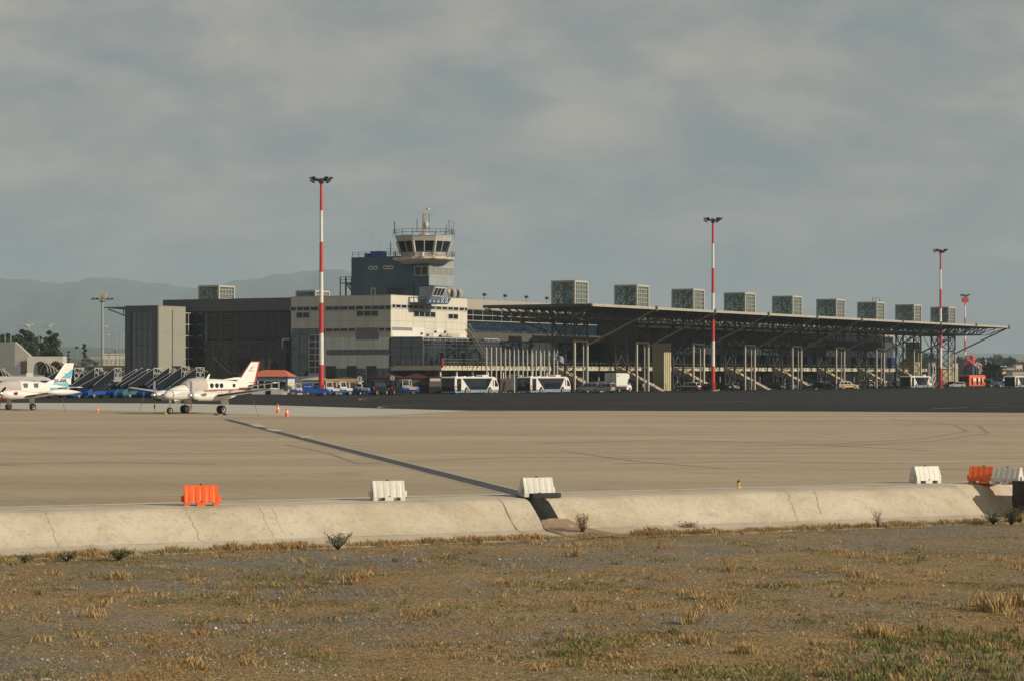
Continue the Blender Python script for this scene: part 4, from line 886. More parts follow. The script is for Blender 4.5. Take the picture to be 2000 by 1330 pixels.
for f in (.5, .95): g.bar((sM+.1, tX+.8, zt_+f), (sM+.1, tY-.1, zt_+f), .06)
g.build('shaft_railing', M['bluemet'], ctr)
for a, b_, h in ((704, 711, .8), (715, 735.5, 1.15)): MB(*o).box(sM+1.4, sM+3.6, tL(a, sM), tL(b_, sM), zt_, zt_+h).build('roof_tank', M['blue'], ctr, bevel=.1)
MB(*o).box(cs-5.2, cs-4.4, ct-3.0, ct-2.2, zfl, zfl+.8).build('air_conditioner', M['white'], ctr, bevel=.03)
# aerials and radar mast of the tower
def aerial(px, y0, y1, d, w=.07, cross=None, nm='aerial'):
    p = at(px, d); r_ = Vector((p.x-OX, p.y-OY)); s_, t_ = r_.x*ux+r_.y*uy, r_.x*vx+r_.y*vy; z0, z1 = zat(y0, d), zat(y1, d); g = MB(*o)
    g.bar((s_, t_, z0), (s_, t_, z1), w)
    for c, l in (cross or []): z = zat(c, d); g.bar((s_-l, t_+l*.8, z), (s_+l, t_-l*.8, z), .05)
    g.build(nm, M['pale'] if nm == 'whip_aerial' else M['steel'], ctr)
for a in ((770.5,456,434,447,.14,[(437,.2)]), (814.5,453,428,446,.10), (838,452,417,447,.09,[(420,.6)]), (872,456,438,446,.07,[(447,.5)]), (877,457,429,447,.08,[(434,.5)]), (881.5,457,443,447,.07), (886,458,433,447,.05),
          (815,500,481,449,.07), (763,500,473,452,.12,[(487,.8)]), (860,455,448,447,.06,[(447,.5)])): aerial(*a)
for a in ((726,493,454,455), (745,493,455,455), (781,453,442,448), (827,452,403,447,.06)): aerial(*a, **({} if len(a) > 4 else {'w': .06}), nm='whip_aerial')
g = MB(*o); z0 = zr+.1; p = (cs, ct)
for dx in (-.25, .25):
    for dy in (-.25, .25): g.bar((cs+dx, ct+dy, z0), (cs+dx*.5, ct+dy*.5, zat(418, cd)), .10)
for k in range(9): z = z0+k*.45; g.bar((cs-.25, ct-.25, z), (cs+.25, ct+.25, z+.4), .06)
g.box(cs-.8, cs+.9, ct-.7, ct+.5, z0, z0+.5); g.build('radar_mast', M['rust'], ctr)
g = MB(*o); g.ball((cs-.1, ct-.7, zat(440.5, cd)), .62, .4, .68, 12, 8); g.build('radome', M['cabwhite'], ctr, smooth=True)
g = MB(*o); g.bar((cs+.5, ct-.4, z0), (cs+.5, ct-.4, zat(408, cd)), .12); g.box(cs+.3, cs+1.1, ct-.7, ct-.3, zat(409.5, cd), zat(407, cd)); g.build('camera_post', M['frame'], ctr)
# ================================================================== LIGHT MASTS
def mast(label, px, d, bands, dx_=0, reds=True, Hm=None, sc=1.0):
    base = at(px, d, 0); ht = Hm or zat(bands[0], d); r0, r1 = .42*sc, .20*sc
    th = thing('light_mast', label, 'light mast', base, 0, 'red and white apron light masts' if reds else None)
    def rad(z): return r0+(r1-r0)*z/ht
    zs = [zat(y, d) for y in bands]; zs[-1] = 0
    for i in range(len(zs)-1):
        MB().tube((0,0,zs[i+1]), (0,0,zs[i]), rad(zs[i+1]), rad(zs[i]), 16).build('red_band' if i % 2 == 0 else 'white_band', M['red'] if i % 2 == 0 else M['white'], th, smooth=True)
    MB().tube((0,0,0), (0,0,.25), .8, .8, 12).build('base_plate', M['concd'], th)
    MB().box(-.1, .5, -.6, -.35, .4, 1.7).build('control_box', M['red'], th)
    g = MB(); n = 12; rg = 1.2
    for i in range(n):
        a, b_ = 2*math.pi*i/n, 2*math.pi*(i+1)/n; g.bar((rg*math.cos(a), rg*math.sin(a), ht), (rg*math.cos(b_), rg*math.sin(b_), ht), .12)
    for i in range(4): a = math.pi*i/2; g.bar((0,0,ht-.1), (rg*math.cos(a), rg*math.sin(a), ht), .12)
    g.tube((0,0,ht-.5), (0,0,ht+.3), .35, .35, 8); g.build('head_ring', M['dframe'], th)
    first = None
    for i in range(10):
        a = 2*math.pi*i/10+.25
        if first is None:
            g = MB(); g.add([(-.28,0,0),(.28,0,0),(.32,.55,.38),(-.32,.55,.38),(-.28,.12,-.12),(.28,.12,-.12),(.32,.66,.24),(-.32,.66,.24)], [(0,1,2,3),(7,6,5,4),(0,4,5,1),(1,5,6,2),(2,6,7,3),(3,7,4,0)]); g.bar((0,-.1,-.15), (0,.1,.1), .1)
            first = fx = g.build('floodlight', M['dframe'])
            l_ = MB(); l_.add([(-.25,.10,-.14),(.25,.10,-.14),(.28,.64,.20),(-.28,.64,.20)], [(0,1,2,3)]); lf_ = l_.build('lens', M['glass'], first)
        else: fx = first.copy(); C.objects.link(fx); l2 = lf_.copy(); C.objects.link(l2); l2.parent = fx
        fx.parent = th; fx.location = (rg*math.cos(a), rg*math.sin(a), ht+.12 - (.35 if i % 3 == 1 else 0)); fx.rotation_euler = (0, 0, a-math.pi/2)
    return th
mast('tall red and white striped floodlight mast, nearest, in front of the cream block', 627.5, 369.6, [353,412,473,532,592,651,712,772])
mast('tall red and white striped floodlight mast in front of the middle of the canopy', 1392.5, 464, [431,476,524,573,620,666,715,763])
mast('red and white striped floodlight mast near the right end of the canopy', 1837, 582, [491,527,565,603,642,679,718,757])
t4 = mast('far red and white mast partly hidden behind the right end of the canopy', 1885, 880, [578,597,620,643,664,687,700,748], sc=1.0)
MB().box(-1.1, 1.1, -.8, .8, 29.4, 31.2).build('service_cage', M['red'], t4)
def greymast():
    p = at(200, 560, 0); th = thing('floodlight_mast', 'slim pale grey floodlight mast left of the glazed pavilion', 'light mast', p)
    MB().tube((0,0,0), (0,0,21.3), .42, .26, 12).build('pole', M['silver'], th, smooth=True)
    g = MB(); g.tube((0,0,20.0), (0,0,20.3), .7, .7, 10); g.bar((-2.4,0,20.6), (2.4,0,20.6), .14); g.build('head_ring', M['steel'], th)
    for x in (-2.2, -1.3, 1.3, 2.2): MB().add([(x-.4,-.3,20.6),(x+.4,-.3,20.6),(x+.3,.3,20.95),(x-.3,.3,20.95),(x-.4,-.3,20.45),(x+.4,-.3,20.45),(x+.3,.3,20.75),(x-.3,.3,20.75)], [(0,1,2,3),(7,6,5,4),(0,4,5,1),(1,5,6,2),(2,6,7,3),(3,7,4,0)]).build('floodlight', M['dframe'], th)
    for x in (-.55, .55): MB().box(x-.4, x+.4, -.5, .4, 20.9, 22.0).build('lamp_box', mat('lamp_box_beige', (.45,.36,.25), .5) if 'lamp_box_beige' not in bpy.data.materials else bpy.data.materials['lamp_box_beige'], th)
greymast()
LAMPS = [(10,500,652,-1,'street lamp with one arm above the pines at the left edge'),(21,470,638,1,'street lamp with a long arm above the pines, second from the left'),(76,520,640,2,'double armed street lamp, left of the close pair above the pines'),(81,560,636,2,'double armed street lamp, right of the close pair above the pines'),
 (234,560,640,-1,'tall single arm street lamp right of the grey mast'),(227,700,656,2,'double armed street lamp just right of the grey mast'),(213,900,667,2,'small far street lamp near the grey mast'),(150,640,678,0,'short dark topped post on the elevated road')]
for px, d, yt, arm, lab in LAMPS:
    z = zat(yt, d); th = thing('street_lamp', lab, 'street lamp', at(px, d), 0, 'street lamps behind the stairs'); MB().tube((0,0,0), (0,0,z), .13, .09, 6).build('pole', M['silver'], th)
    for s_ in ((-1,) if arm == -1 else (1,) if arm == 1 else (-1, 1) if arm == 2 else ()):
        L_ = 1.9 if arm == 2 else 2.8
        MB().bar((0,0,z), (s_*L_,0,z+.15), .10).build('arm', M['silver'], th); MB().ball((s_*(L_+.4),0,z+.2), .6, .25, .14, 8, 4).build('lamp_head', M['carwhite'], th)
    if arm == 0: MB().box(-.4,.4,-.3,.3,z-.4,z+.2).build('lamp_head', M['dframe'], th)
# ================================================================== VEHICLES
WHM = {}
def wheelmesh(r, w):
    k = (round(r, 2), round(w, 2))
    if k not in WHM:
        g = MB(); g.tube((0,-w/2,0), (0,w/2,0), r, r, 14, 0); g.tube((0,-w/2-.012,0), (0,w/2+.012,0), r*.62, r*.62, 12, 1); g.tube((0,-w/2-.03,0), (0,w/2+.03,0), r*.18, r*.18, 8, 0)
        o = g.build('wheel', [M['tyre'], M['rim']]); WHM[k] = (o.data, o)
        bpy.data.objects.remove(o); WHM[k] = g
    return WHM[k]
WD = {}
def wheel(parent, x, y, r, w=.22):
    k = (round(r, 2), round(w, 2))
    if k not in WD:
        g = MB(); g.tube((0,-w/2,0), (0,w/2,0), r, r, 14, 0); g.tube((0,-w/2-.012,0), (0,w/2+.012,0), r*.62, r*.62, 12, 1); g.tube((0,-w/2-.03,0), (0,w/2+.03,0), r*.18, r*.18, 8, 0)
        o = g.build('wheel', [M['tyre'], M['rim']]); WD[k] = o
    else: o = WD[k].copy(); C.objects.link(o)
    o.parent = parent; o.location = (x, y, r); return o
def vehicle(name, label, cat, loc, rz, W_, prof, paint, wins, segs, wheels, r, zb, tum=.16, group=None, roofpaint=None, lamps=True, tail=True, trim=None):
    """prof: side outline (x forward, z); wins: side window polygons; segs: (p,q) profile lines carrying glass across the car"""
    th = thing(name, label, cat, loc, rz, group)
    hw = lambda z: W_/2*(1-tum*max(0, z-zb)/1.0) if z > zb else W_/2
    b = MB().prism(prof, 0, 0, 0, hw).build('body', paint, th, bevel=.045)
    for wi in wins:
        g = MB()
        for s_ in (-1, 1): 
            cx = sum(p[0] for p in wi)/len(wi); 
            g2 = MB().add([(x, s_*(hw(z)+.012), z) for x, z in wi], [tuple(range(len(wi)))]); g2.build('side_window', M['glass'], th, fix=False)
    for (x0, z0), (x1, z1) in segs:
        nx_, nz_ = (z1-z0), -(x1-x0); l = math.hypot(nx_, nz_); mx_, mz_ = (x0+x1)/2, (z0+z1)/2
        if nx_*mx_ < 0 or (abs(nx_) < 1e-3 and nz_ < 0): nx_, nz_ = -nx_, -nz_
        if nz_ < 0: pass
        ox, oz = nx_/l*.02, nz_/l*.02; f = .06
        a = [(x0+(x1-x0)*f+ox, z0+(z1-z0)*f+oz), (x1-(x1-x0)*f+ox, z1-(z1-z0)*f+oz)]
        MB().add([(a[0][0], -hw(a[0][1])+.1, a[0][1]), (a[0][0], hw(a[0][1])-.1, a[0][1]), (a[1][0], hw(a[1][1])-.1, a[1][1]), (a[1][0], -hw(a[1][1])+.1, a[1][1])], [(0,1,2,3)]).build('windscreen' if mx_ > 0 else 'rear_window', M['glass'], th, fix=False)
    xr, xf = min(p[0] for p in prof), max(p[0] for p in prof)
    for x in wheels:
        for s_ in (-1, 1): wheel(th, x, s_*(W_/2-.08), r)
    for s_ in (-1, 1):
        if tail: MB().box(xr-.02, xr+.12, s_*(W_/2-.26), s_*(W_/2+.012), zb-.25, zb+.12).build('tail_lamp', M['tail'], th)
        if lamps: MB().box(xf-.16, xf+.02, s_*(W_/2-.34), s_*(W_/2-.02), zb-.32, zb-.12).build('headlamp', M['lampw'], th)
    MB().box(xr-.03, xr+.1, -W_/2+.05, W_/2-.05, .32, .48).build('bumper', trim or M['dframe'], th)
    if tail: MB().box(xr-.035, xr+.02, -.26, .26, zb-.22, zb-.1).build('number_plate', M['white'], th)
    return th
HATCH = dict(W_=1.68, prof=[(-1.95,.28),(-2.0,.62),(-1.92,.95),(-1.62,1.38),(-1.3,1.46),(.05,1.46),(.35,1.40),(1.02,.96),(1.75,.80),(1.98,.62),(1.98,.28)],
 wins=[[(-1.55,.98),(-1.42,1.34),(-.62,1.38),(-.62,.96)],[(-.52,.96),(-.52,1.38),(.18,1.36),(.80,.96)]], segs=[((-1.92,.95),(-1.62,1.38)),((.35,1.40),(1.02,.96))], wheels=(-1.25,1.25), r=.30, zb=.9)
SUV = dict(W_=1.8, prof=[(-2.15,.42),(-2.2,.8),(-2.12,1.08),(-1.9,1.66),(-1.6,1.74),(.1,1.74),(.4,1.66),(1.0,1.12),(2.0,.98),(2.2,.7),(2.15,.38)],
 wins=[[(-1.9,1.12),(-1.75,1.56),(-1.15,1.6),(-1.15,1.12)],[(-1.05,1.12),(-1.05,1.6),(-.25,1.6),(-.25,1.12)],[(-.15,1.12),(-.15,1.6),(.25,1.56),(.75,1.12)]], segs=[((-2.12,1.08),(-1.9,1.66)),((.4,1.66),(1.0,1.12))], wheels=(-1.4,1.4), r=.37, zb=1.05)
VAN = dict(W_=1.85, prof=[(-2.3,.32),(-2.34,1.0),(-2.22,1.85),(-2.1,1.92),(.9,1.92),(1.2,1.82),(1.85,1.05),(2.3,.85),(2.35,.32)],
 wins=[[(-2.0,1.1),(-2.0,1.65),(-.9,1.65),(-.9,1.1)],[(-.8,1.1),(-.8,1.65),(.3,1.65),(.3,1.1)],[(.4,1.1),(.4,1.65),(1.1,1.65),(1.55,1.1)]], segs=[((-2.32,1.08),(-2.22,1.8)),((1.2,1.82),(1.85,1.05))], wheels=(-1.5,1.55), r=.33, zb=1.0, tum=.10)
KANG = dict(W_=1.7, prof=[(-1.95,.3),(-2.0,.9),(-1.95,1.75),(-1.8,1.82),(.1,1.82),(.4,1.74),(1.05,1.12),(1.8,.92),(2.0,.7),(2.0,.3)],
 wins=[[(-1.8,1.05),(-1.8,1.55),(-1.0,1.55),(-1.0,1.05)],[(-.9,1.05),(-.9,1.55),(-.1,1.55),(-.1,1.05)],[(0,1.05),(0,1.55),(.42,1.5),(.85,1.05)]], segs=[((.4,1.74),(1.05,1.12)),((-1.99,1.0),(-1.95,1.65))], wheels=(-1.35,1.35), r=.31, zb=1.0, tum=.1)
VA = UA+math.pi/2
def place(px, py): return gp(px, py)
def car(kind, label, px, py, rz, paint, name='parked_car', cat='car', **k):
    kk = dict(kind); kk.update(k); return vehicle(name, label, cat, place(px, py), rz, paint=M[paint] if isinstance(paint, str) else paint, group=kk.pop('group', 'cars parked along the terminal'), **kk)
def banded(name, base, bands, rough=.3, slope=0):
    m, t_, b, co, ns, ramp, mix, bump = nodes_of(name, rough); b.inputs['Specular IOR Level'].default_value = .5
    sp_ = t_.nodes.new('ShaderNodeSeparateXYZ'); t_.links.new(co.outputs['Object'], sp_.inputs[0]); last = base
    def mm(op, a, c):
        x = t_.nodes.new('ShaderNodeMath'); x.operation = op
        for i, v in enumerate((a, c)):
            if hasattr(v, 'links'): t_.links.new(v, x.inputs[i])
            else: x.inputs[i].default_value = v
        return x.outputs[0]
    zc = mm('ADD', sp_.outputs[2], mm('MULTIPLY', sp_.outputs[0], slope))
    for bd in bands:
        z0, z1, c = bd[:3]; f = mm('MULTIPLY', mm('GREATER_THAN', zc, z0), mm('LESS_THAN', zc, z1))
        if len(bd) > 3: f = mm('MULTIPLY', f, mm('MULTIPLY', mm('GREATER_THAN', sp_.outputs[0], bd[3]), mm('LESS_THAN', sp_.outputs[0], bd[4])))
        last = mix(f, last, c)
    t_.links.new(last, b.inputs['Base Color']); return m
two = banded('white_over_grey', (.66,.64,.58), [(-1, .85, (.05,.055,.06))])
car(SUV, 'white over dark grey off-roader parked left of the second red and white mast', 1346, 763.5, VA, two)
car(HATCH, 'black hatchback just left of the foot of the second mast', 1382, 762.5, VA-.2, 'black')
car(SUV, 'black off-roader with pale roof just right of the foot of the second mast', 1414, 763, VA+math.pi-.3, 'black')
car(HATCH, 'small white car behind the black off-roader', 1431, 760.5, VA+2.8, 'carwhite')
car(VAN, 'dark green van seen from behind under the canopy', 1462, 760.5, UA, 'dgreen', name='parked_van', cat='van')
car(HATCH, 'black car with a red lamp at the right foot of a stair', 1512, 760, VA+math.pi, 'black')
car(HATCH, 'light blue hatchback beside a canopy column', 1545, 759.5, UA+.25, 'lblue')
car(HATCH, 'deep blue hatchback right of the light blue one', 1580, 759, UA+.1, 'blue')
yw = banded('yellow_white', (.66,.63,.55), [(.72, 1.02, (.55,.30,.03)), (-1, .5, (.45,.25,.03))])
car(SUV, 'white off-roader with a yellow band driving on the dark asphalt', 1655, 759.5, math.pi*.06, yw, name='moving_car')
car(VAN, 'long white van with grey shaded side behind the yellow banded car', 1684, 757, VA, 'carwhite', name='parked_van', cat='van')
car(HATCH, 'white hatchback seen from behind beside the long white van', 1703, 757, UA+.3, 'carwhite')
car(HATCH, 'small white car seen from behind at the foot of a stair', 1727, 757, UA, 'carwhite')
car(HATCH, 'white saloon at the foot of the third mast, left of the orange bus', 1870, 756.8, math.pi-.15, 'carwhite')
car(HATCH, 'dark car half hidden between the mast and the white saloon', 1858, 756, VA, 'black')
car(HATCH, 'dark grey car behind the pale hatchback near the bus', 1716, 756, UA, 'dgreen')
car(KANG, 'silver compact van parked nose to nose with the bus, its white rear door lit', 1150, 765.6, VA+.1, 'silver', name='parked_van', cat='van')
car(VAN, 'white van between the silver van and the box truck', 1172, 763.5, VA, 'carwhite', name='parked_van', cat='van')
car(KANG, 'second silver van, in shade left of the rear of the box truck', 1178, 766.5, VA, 'silver', name='parked_van', cat='van')
car(VAN, 'dark navy van with rear door to the camera, left one of two', 733, 770.6, UA+.15, 'navyd', name='parked_van', cat='van').scale = (1.2,)*3
car(VAN, 'dark navy van with rear door to the camera, right one of two', 764, 770.0, UA+.25, 'navyd', name='parked_van', cat='van').scale = (1.2,)*3
# blue pickup van with a closed box
BV = dict(W_=1.7, prof=[(-2.1,.35),(-2.1,1.78),(-2.0,1.86),(-.55,1.86),(-.45,1.42),(-.2,1.62),(.2,1.55),(.75,1.1),(1.85,.92),(2.1,.7),(2.1,.32)], wins=[[(-.35,1.08),(-.25,1.5),(.12,1.48),(.55,1.08)]], segs=[((.2,1.55),(.75,1.1))], wheels=(-1.25,1.3), r=.32, zb=1.0, tum=.06)
bv = car(BV, 'bright blue box-bodied van with white lettering at the foot of the nearest mast', 618, 771.8, .04, 'blue', name='parked_van', cat='van')
MB().box(-1.35,-.75,-.86,-.852,1.34,1.42).build('lettering', M['white'], bv)
MB().box(-1.75,-1.6,-.86,-.852,1.33,1.45).build('emblem', M['white'], bv)
# box truck
def boxtruck():
    th = thing('box_truck', 'white box truck with a red line, its grey rear end shaded', 'truck', gp(1204.5, 765.8), UA)
    MB().box(0, 4.4, .05, 2.45, 1.05, 3.45).build('cargo_box', M['carwhite'], th, bevel=.04)
    MB().add([(4.4,.1,2.3),(5.2,.1,2.5),(5.25,.1,3.2),(4.4,.1,3.42),(4.4,2.4,2.3),(5.2,2.4,2.5),(5.25,2.4,3.2),(4.4,2.4,3.42)], [(0,1,2,3),(7,6,5,4),(0,4,5,1),(1,5,6,2),(2,6,7,3),(3,7,4,0)]).build('cab_roof_box', M['carwhite'], th)
    MB().prism([(4.45,.45),(4.45,2.28),(5.05,2.28),(5.7,1.45),(6.35,1.2),(6.45,.9),(6.45,.4)], .25, 2.25).build('cab', M['carwhite'], th, bevel=.05)
    MB().add([(4.75,.235,1.4),(4.75,.235,2.1),(5.1,.235,2.1),(5.55,.235,1.45)], [(0,1,2,3)]).build('side_window', M['glass'], th, fix=False)
    MB().add([(5.08,.35,2.27),(5.08,2.15,2.27),(5.72,2.15,1.48),(5.72,.35,1.48)], [(0,1,2,3)]).build('windscreen', M['glass'], th, fix=False)
    MB().box(-.02, 4.42, .02, .05, 1.15, 1.25).build('red_line', M['red'], th); MB().box(-.03, 0, .1, 2.4, 1.15, 1.25).build('red_line', M['red'], th)
    MB().box(-.03, 0, 1.2, 1.26, 1.3, 3.4).build('door_joint', M['dframe'], th); MB().box(-.03, 0, 1.6, 2.0, 1.9, 2.0).build('door_handle', M['dframe'], th)
    MB().box(.1, 5, .4, 2.1, .6, 1.0).build('chassis', M['dframe'], th); MB().box(.5, .8, .03, .052, 2.85, 3.1).build('badge', M['navy'], th)
    for x in (1.3, 5.5):
        for y in (.25, 2.25): wheel(th, x, y, .40, .26)
boxtruck()
# apron buses
def apronbus(label, px, py, yaw=UA, s_=1.0):
    th = thing('apron_bus', label, 'bus', gp(px, py), yaw, 'white apron buses'); Lb, Wb, Hb = 14.3, 2.75, 2.85
    MB().prism([(0,.62),(-.08,1.2),(0,2.7),(.15,Hb),(12.9,Hb),(13.6,2.55),(14.3,1.45),(14.4,.62)], 0, Wb).build('body', M['carwhite'], th, bevel=.07)
    MB().prism([(.02,.22),(.02,.618),(14.38,.618),(14.2,.22)], .03, Wb-.03).build('skirt', M['skirt'], th)
    MB().box(.1, 12.8, -.02, .12, 2.66, 2.78).build('gutter', M['white'], th)
    def pan(poly, nm='side_window'):
        for y, s in ((-.015, 1), (Wb+.015, 2)): MB().add([(x, y, z) for x, z in poly], [tuple(range(len(poly)))]).build(nm, M['glass'], th, fix=False)
    pan([(2.3,2.58),(12.1,2.58),(10.4,.68),(4.7,.68)]); pan([(.55,2.55),(1.95,2.55),(1.95,.45),(.55,.45)], 'door'); pan([(13.0,2.3),(13.35,2.3),(14.05,1.5),(14.05,1.2),(13.0,1.2)], 'driver_window'); pan([(12.35,2.3),(12.6,2.3),(12.6,1.3),(12.35,1.3)], 'driver_window')
    g = MB().add([(.005,.1,.45),(-.095,.1,1.2),(-.015,.1,2.62),(-.015,Wb-.1,2.62),(-.095,Wb-.1,1.2),(.005,Wb-.1,.45)], [(0,1,2,3,4,5)]); g.build('rear_window', M['glass'], th, fix=False)
    MB().add([(13.62,.15,2.5),(14.31,.15,1.47),(14.31,Wb-.15,1.47),(13.62,Wb-.15,2.5)], [(0,1,2,3)]).build('windscreen', M['glass'], th, fix=False)
    for y in (-.012, Wb+.012): 
        for z in (1.0, .72): MB().box(.02, .38, y-.006, y+.006, z, z+(.36 if z == 1.0 else .12)).build('tail_lamp', M['tail'], th)
    MB().box(10.2, 12.0, .7, 2.1, Hb+.01, Hb+.32).build('roof_unit', M['carwhite'], th, bevel=.08)
    for x in (4.2, 7.0, 1.6): MB().box(x, x+.8, .9, 1.7, Hb, Hb+.1).build('roof_hatch', M['carwhite'], th)
    for x in (3.65, 11.3):
        for y in (.06, Wb-.06): MB().tube((x, y-.075, .52), (x, y+.075, .52), .62, .62, 16).build('wheel_arch', M['dframe'], th); wheel(th, x, y, .48, .24)
    MB().bar((14.0,-.02,2.5), (14.5,-.25,2.3), .06).build('mirror_arm', M['dframe'], th); MB().box(14.4,14.55,-.4,-.15,1.9,2.3).build('mirror', M['dframe'], th)
    for x in (4.75, 8.2, 9.3): MB().box(x, x+.05, -.02, .02, .24, .66).build('skirt_joint', M['dframe'], th)
    return th
apronbus('white apron bus with a slanted dark side window, left of the two near ones', 889, 768.8)
apronbus('white apron bus parked just left of the silver van', 1036.5, 767.6)
apronbus('far white apron bus at the right end of the canopy', 1779.5, 757.6)
apronbus('white apron bus cut off by the right edge of the picture', 1983, 756.8)
th = thing('coach', 'long white airport coach behind the left aircraft, only its roof and windows showing', 'bus', gp(-60, 777.5), .06)
MB().prism([(0,.5),(0,2.7),(.2,2.95),(9.6,2.95),(10.3,2.7),(11.3,2.1),(11.6,1.5),(11.7,.5)], 0, 2.5).build('body', M['carwhite'], th, bevel=.06)
for a, b_ in ((.4,3.2),(3.5,6.5),(6.8,8.7)): MB().add([(a,-.012,1.5),(b_,-.012,1.5),(b_+.15,-.012,2.4),(a+.15,-.012,2.4)], [(0,1,2,3)]).build('side_window', M['glass'], th, fix=False)
MB().add([(9.4,-.012,1.5),(11.2,-.012,1.5),(10.4,-.012,2.4),(9.5,-.012,2.4)], [(0,1,2,3)]).build('driver_window', M['glass'], th, fix=False); MB().box(7.5,8.3,.8,1.5,2.96,3.45).build('roof_unit', M['carwhite'], th)
for x in (2.2, 9.2): wheel(th, x, .1, .48, .24); wheel(th, x, 2.4, .48, .24)
# orange bus
th = thing('orange_bus', 'orange airport bus with white door panels at the far right', 'bus', gp(1893.5, 755.8), UA-.12)
MB().prism([(0,.35),(0,2.85),(.2,3.1),(8.7,3.1),(9.2,2.9),(9.3,1.3),(9.7,1.2),(9.75,.35)], 0, 2.9).build('body', M['orange'], th, bevel=.1)
for a, b_ in ((1.1,2.0),(3.9,4.9),(6.2,7.1)): MB().box(a, b_, -.03, .02, .7, 2.4).build('door', M['glassD'], th)
for a, b_ in ((2.15,3.75),(5.0,6.1),(7.3,8.6)): MB().box(a, b_, -.035, .02, 1.55, 2.4).build('white_panel', M['white'], th)
MB().box(-.03, .02, .2, 2.7, 1.5, 2.4).build('rear_window', M['glassD'], th); MB().box(-.03, .02, .3, 2.6, 2.45, 2.6).build('rear_trim', M['brown'], th)
for x in (2.0, 7.8): wheel(th, x, .06, .45, .24); wheel(th, x, 2.8, .45, .24)
# aircraft tractors (white cab over blue body)
def tractor(label, px, py, rz, s_=1.0):
    th = thing('apron_tractor', label, 'tractor', gp(px, py), rz, 'blue and white apron tractors'); th.scale = (s_,)*3
    MB().prism([(-1.5,.35),(-1.5,.95),(-.3,.95),(-.2,.75),(.2,.75),(.3,1.0),(1.4,.95),(1.5,.85),(1.5,.35)], -.75, .75).build('body', M['blue'], th, bevel=.05)
    MB().prism([(-.25,.96),(.45,1.02),(1.38,.97),(1.40,.62),(.5,.62),(.35,.8)], -.76, .76).build('bonnet', M['carwhite'], th, bevel=.02)
    g = MB()
    for x in (-.45, .55):
        for y in (-.66, .66): g.bar((x, y, .9), (x-(.22 if x > 0 else 0), y, 1.85), .10)
    g.box(-.55, .42, -.72, .72, 1.85, 1.93); g.box(-.5, .5, -.70, -.64, .7, 1.2); g.box(-.5, .5, .64, .70, .7, 1.2); g.build('cab', M['carwhite'], th)
    MB().box(-.48,-.40,-.6,.6,.7,1.5).build('seat', M['dframe'], th); MB().add([(.5,-.6,1.1),(.5,.6,1.1),(.35,.6,1.82),(.35,-.6,1.82)], [(0,1,2,3)]).build('windscreen', M['glass'], th, fix=False)
    for x in (-1.0, 1.0):
        for y in (-.68, .68): wheel(th, x, y, .30, .2)
    MB().box(1.44, 1.52, -.55, -.35, .7, .85).build('headlamp', M['lampw'], th); return th
tractor('white cabbed apron tractor directly behind the blue box-bodied van', 643, 771.5, .2, 1.1)
tractor('apron tractor with a shaded cab under the yellow awning', 668, 770.8, .35, 1.1)
tractor('white and blue apron tractor with a black cab opening, right end under the awning', 706, 770.8, -.5, 1.15)
tractor('white and blue apron tractor right of the two navy vans', 795, 769.8, -.15, 1.25)
tractor('white framed tractor left of the blue box-bodied van', 583, 770.5, .1, .95)
th = thing('baggage_cart', 'brown open baggage cart between two tractors', 'cart', gp(652, 770.5), .2); MB().box(-.8,.8,-.6,.6,.4,.5).build('deck', M['dframe'], th); MB().box(-.8,.8,-.6,-.55,.5,1.15).build('side_panel', M['cardb'], th); MB().box(-.8,-.75,-.55,.6,.5,1.15).build('end_panel', M['cardb'], th)
for x in (-.6,.6):
    for y in (-.5,.5): wheel(th, x, y, .2, .12)
th = thing('pallet_jack', 'small bright red hand truck beside the white planters', 'cart', gp(572, 771.5), .3); MB().prism([(-.9,.15),(.9,.7),(.9,.5),(-.7,.05)], -.25, .25).build('frame', M['red'], th); wheel(th, -.6, -.25, .22, .1); wheel(th, -.6, .25, .22, .1)
for i, (px, lab) in enumerate(((556,'white planter box with a green shrub, nearest the kiosk'),(566,'white planter box with a shrub, behind the red hand truck'),(586,'white planter box with a shrub, beside the tractor'))):
    th = thing('planter', lab, 'planter', gp(px, 770), 0, 'planters by the kiosk'); MB().add([(-.4,-.3,0),(.4,-.3,0),(.4,.3,0),(-.4,.3,0),(-.5,-.35,.6),(.5,-.35,.6),(.5,.35,.6),(-.5,.35,.6)], [(0,3,2,1),(4,5,6,7),(0,1,5,4),(1,2,6,5),(2,3,7,6),(3,0,4,7)]).build('pot', M['white'], th)
    g = MB()
    for _ in range(160): c = Vector((random.gauss(0,.35), random.gauss(0,.25), .95+random.gauss(0,.28))); a = [Vector([random.gauss(0,.08) for _ in range(3)]) for _ in range(3)]; g.add([c+x for x in a], [(0,1,2)])
    g.build('shrub', M['leaf'], th, fix=False)
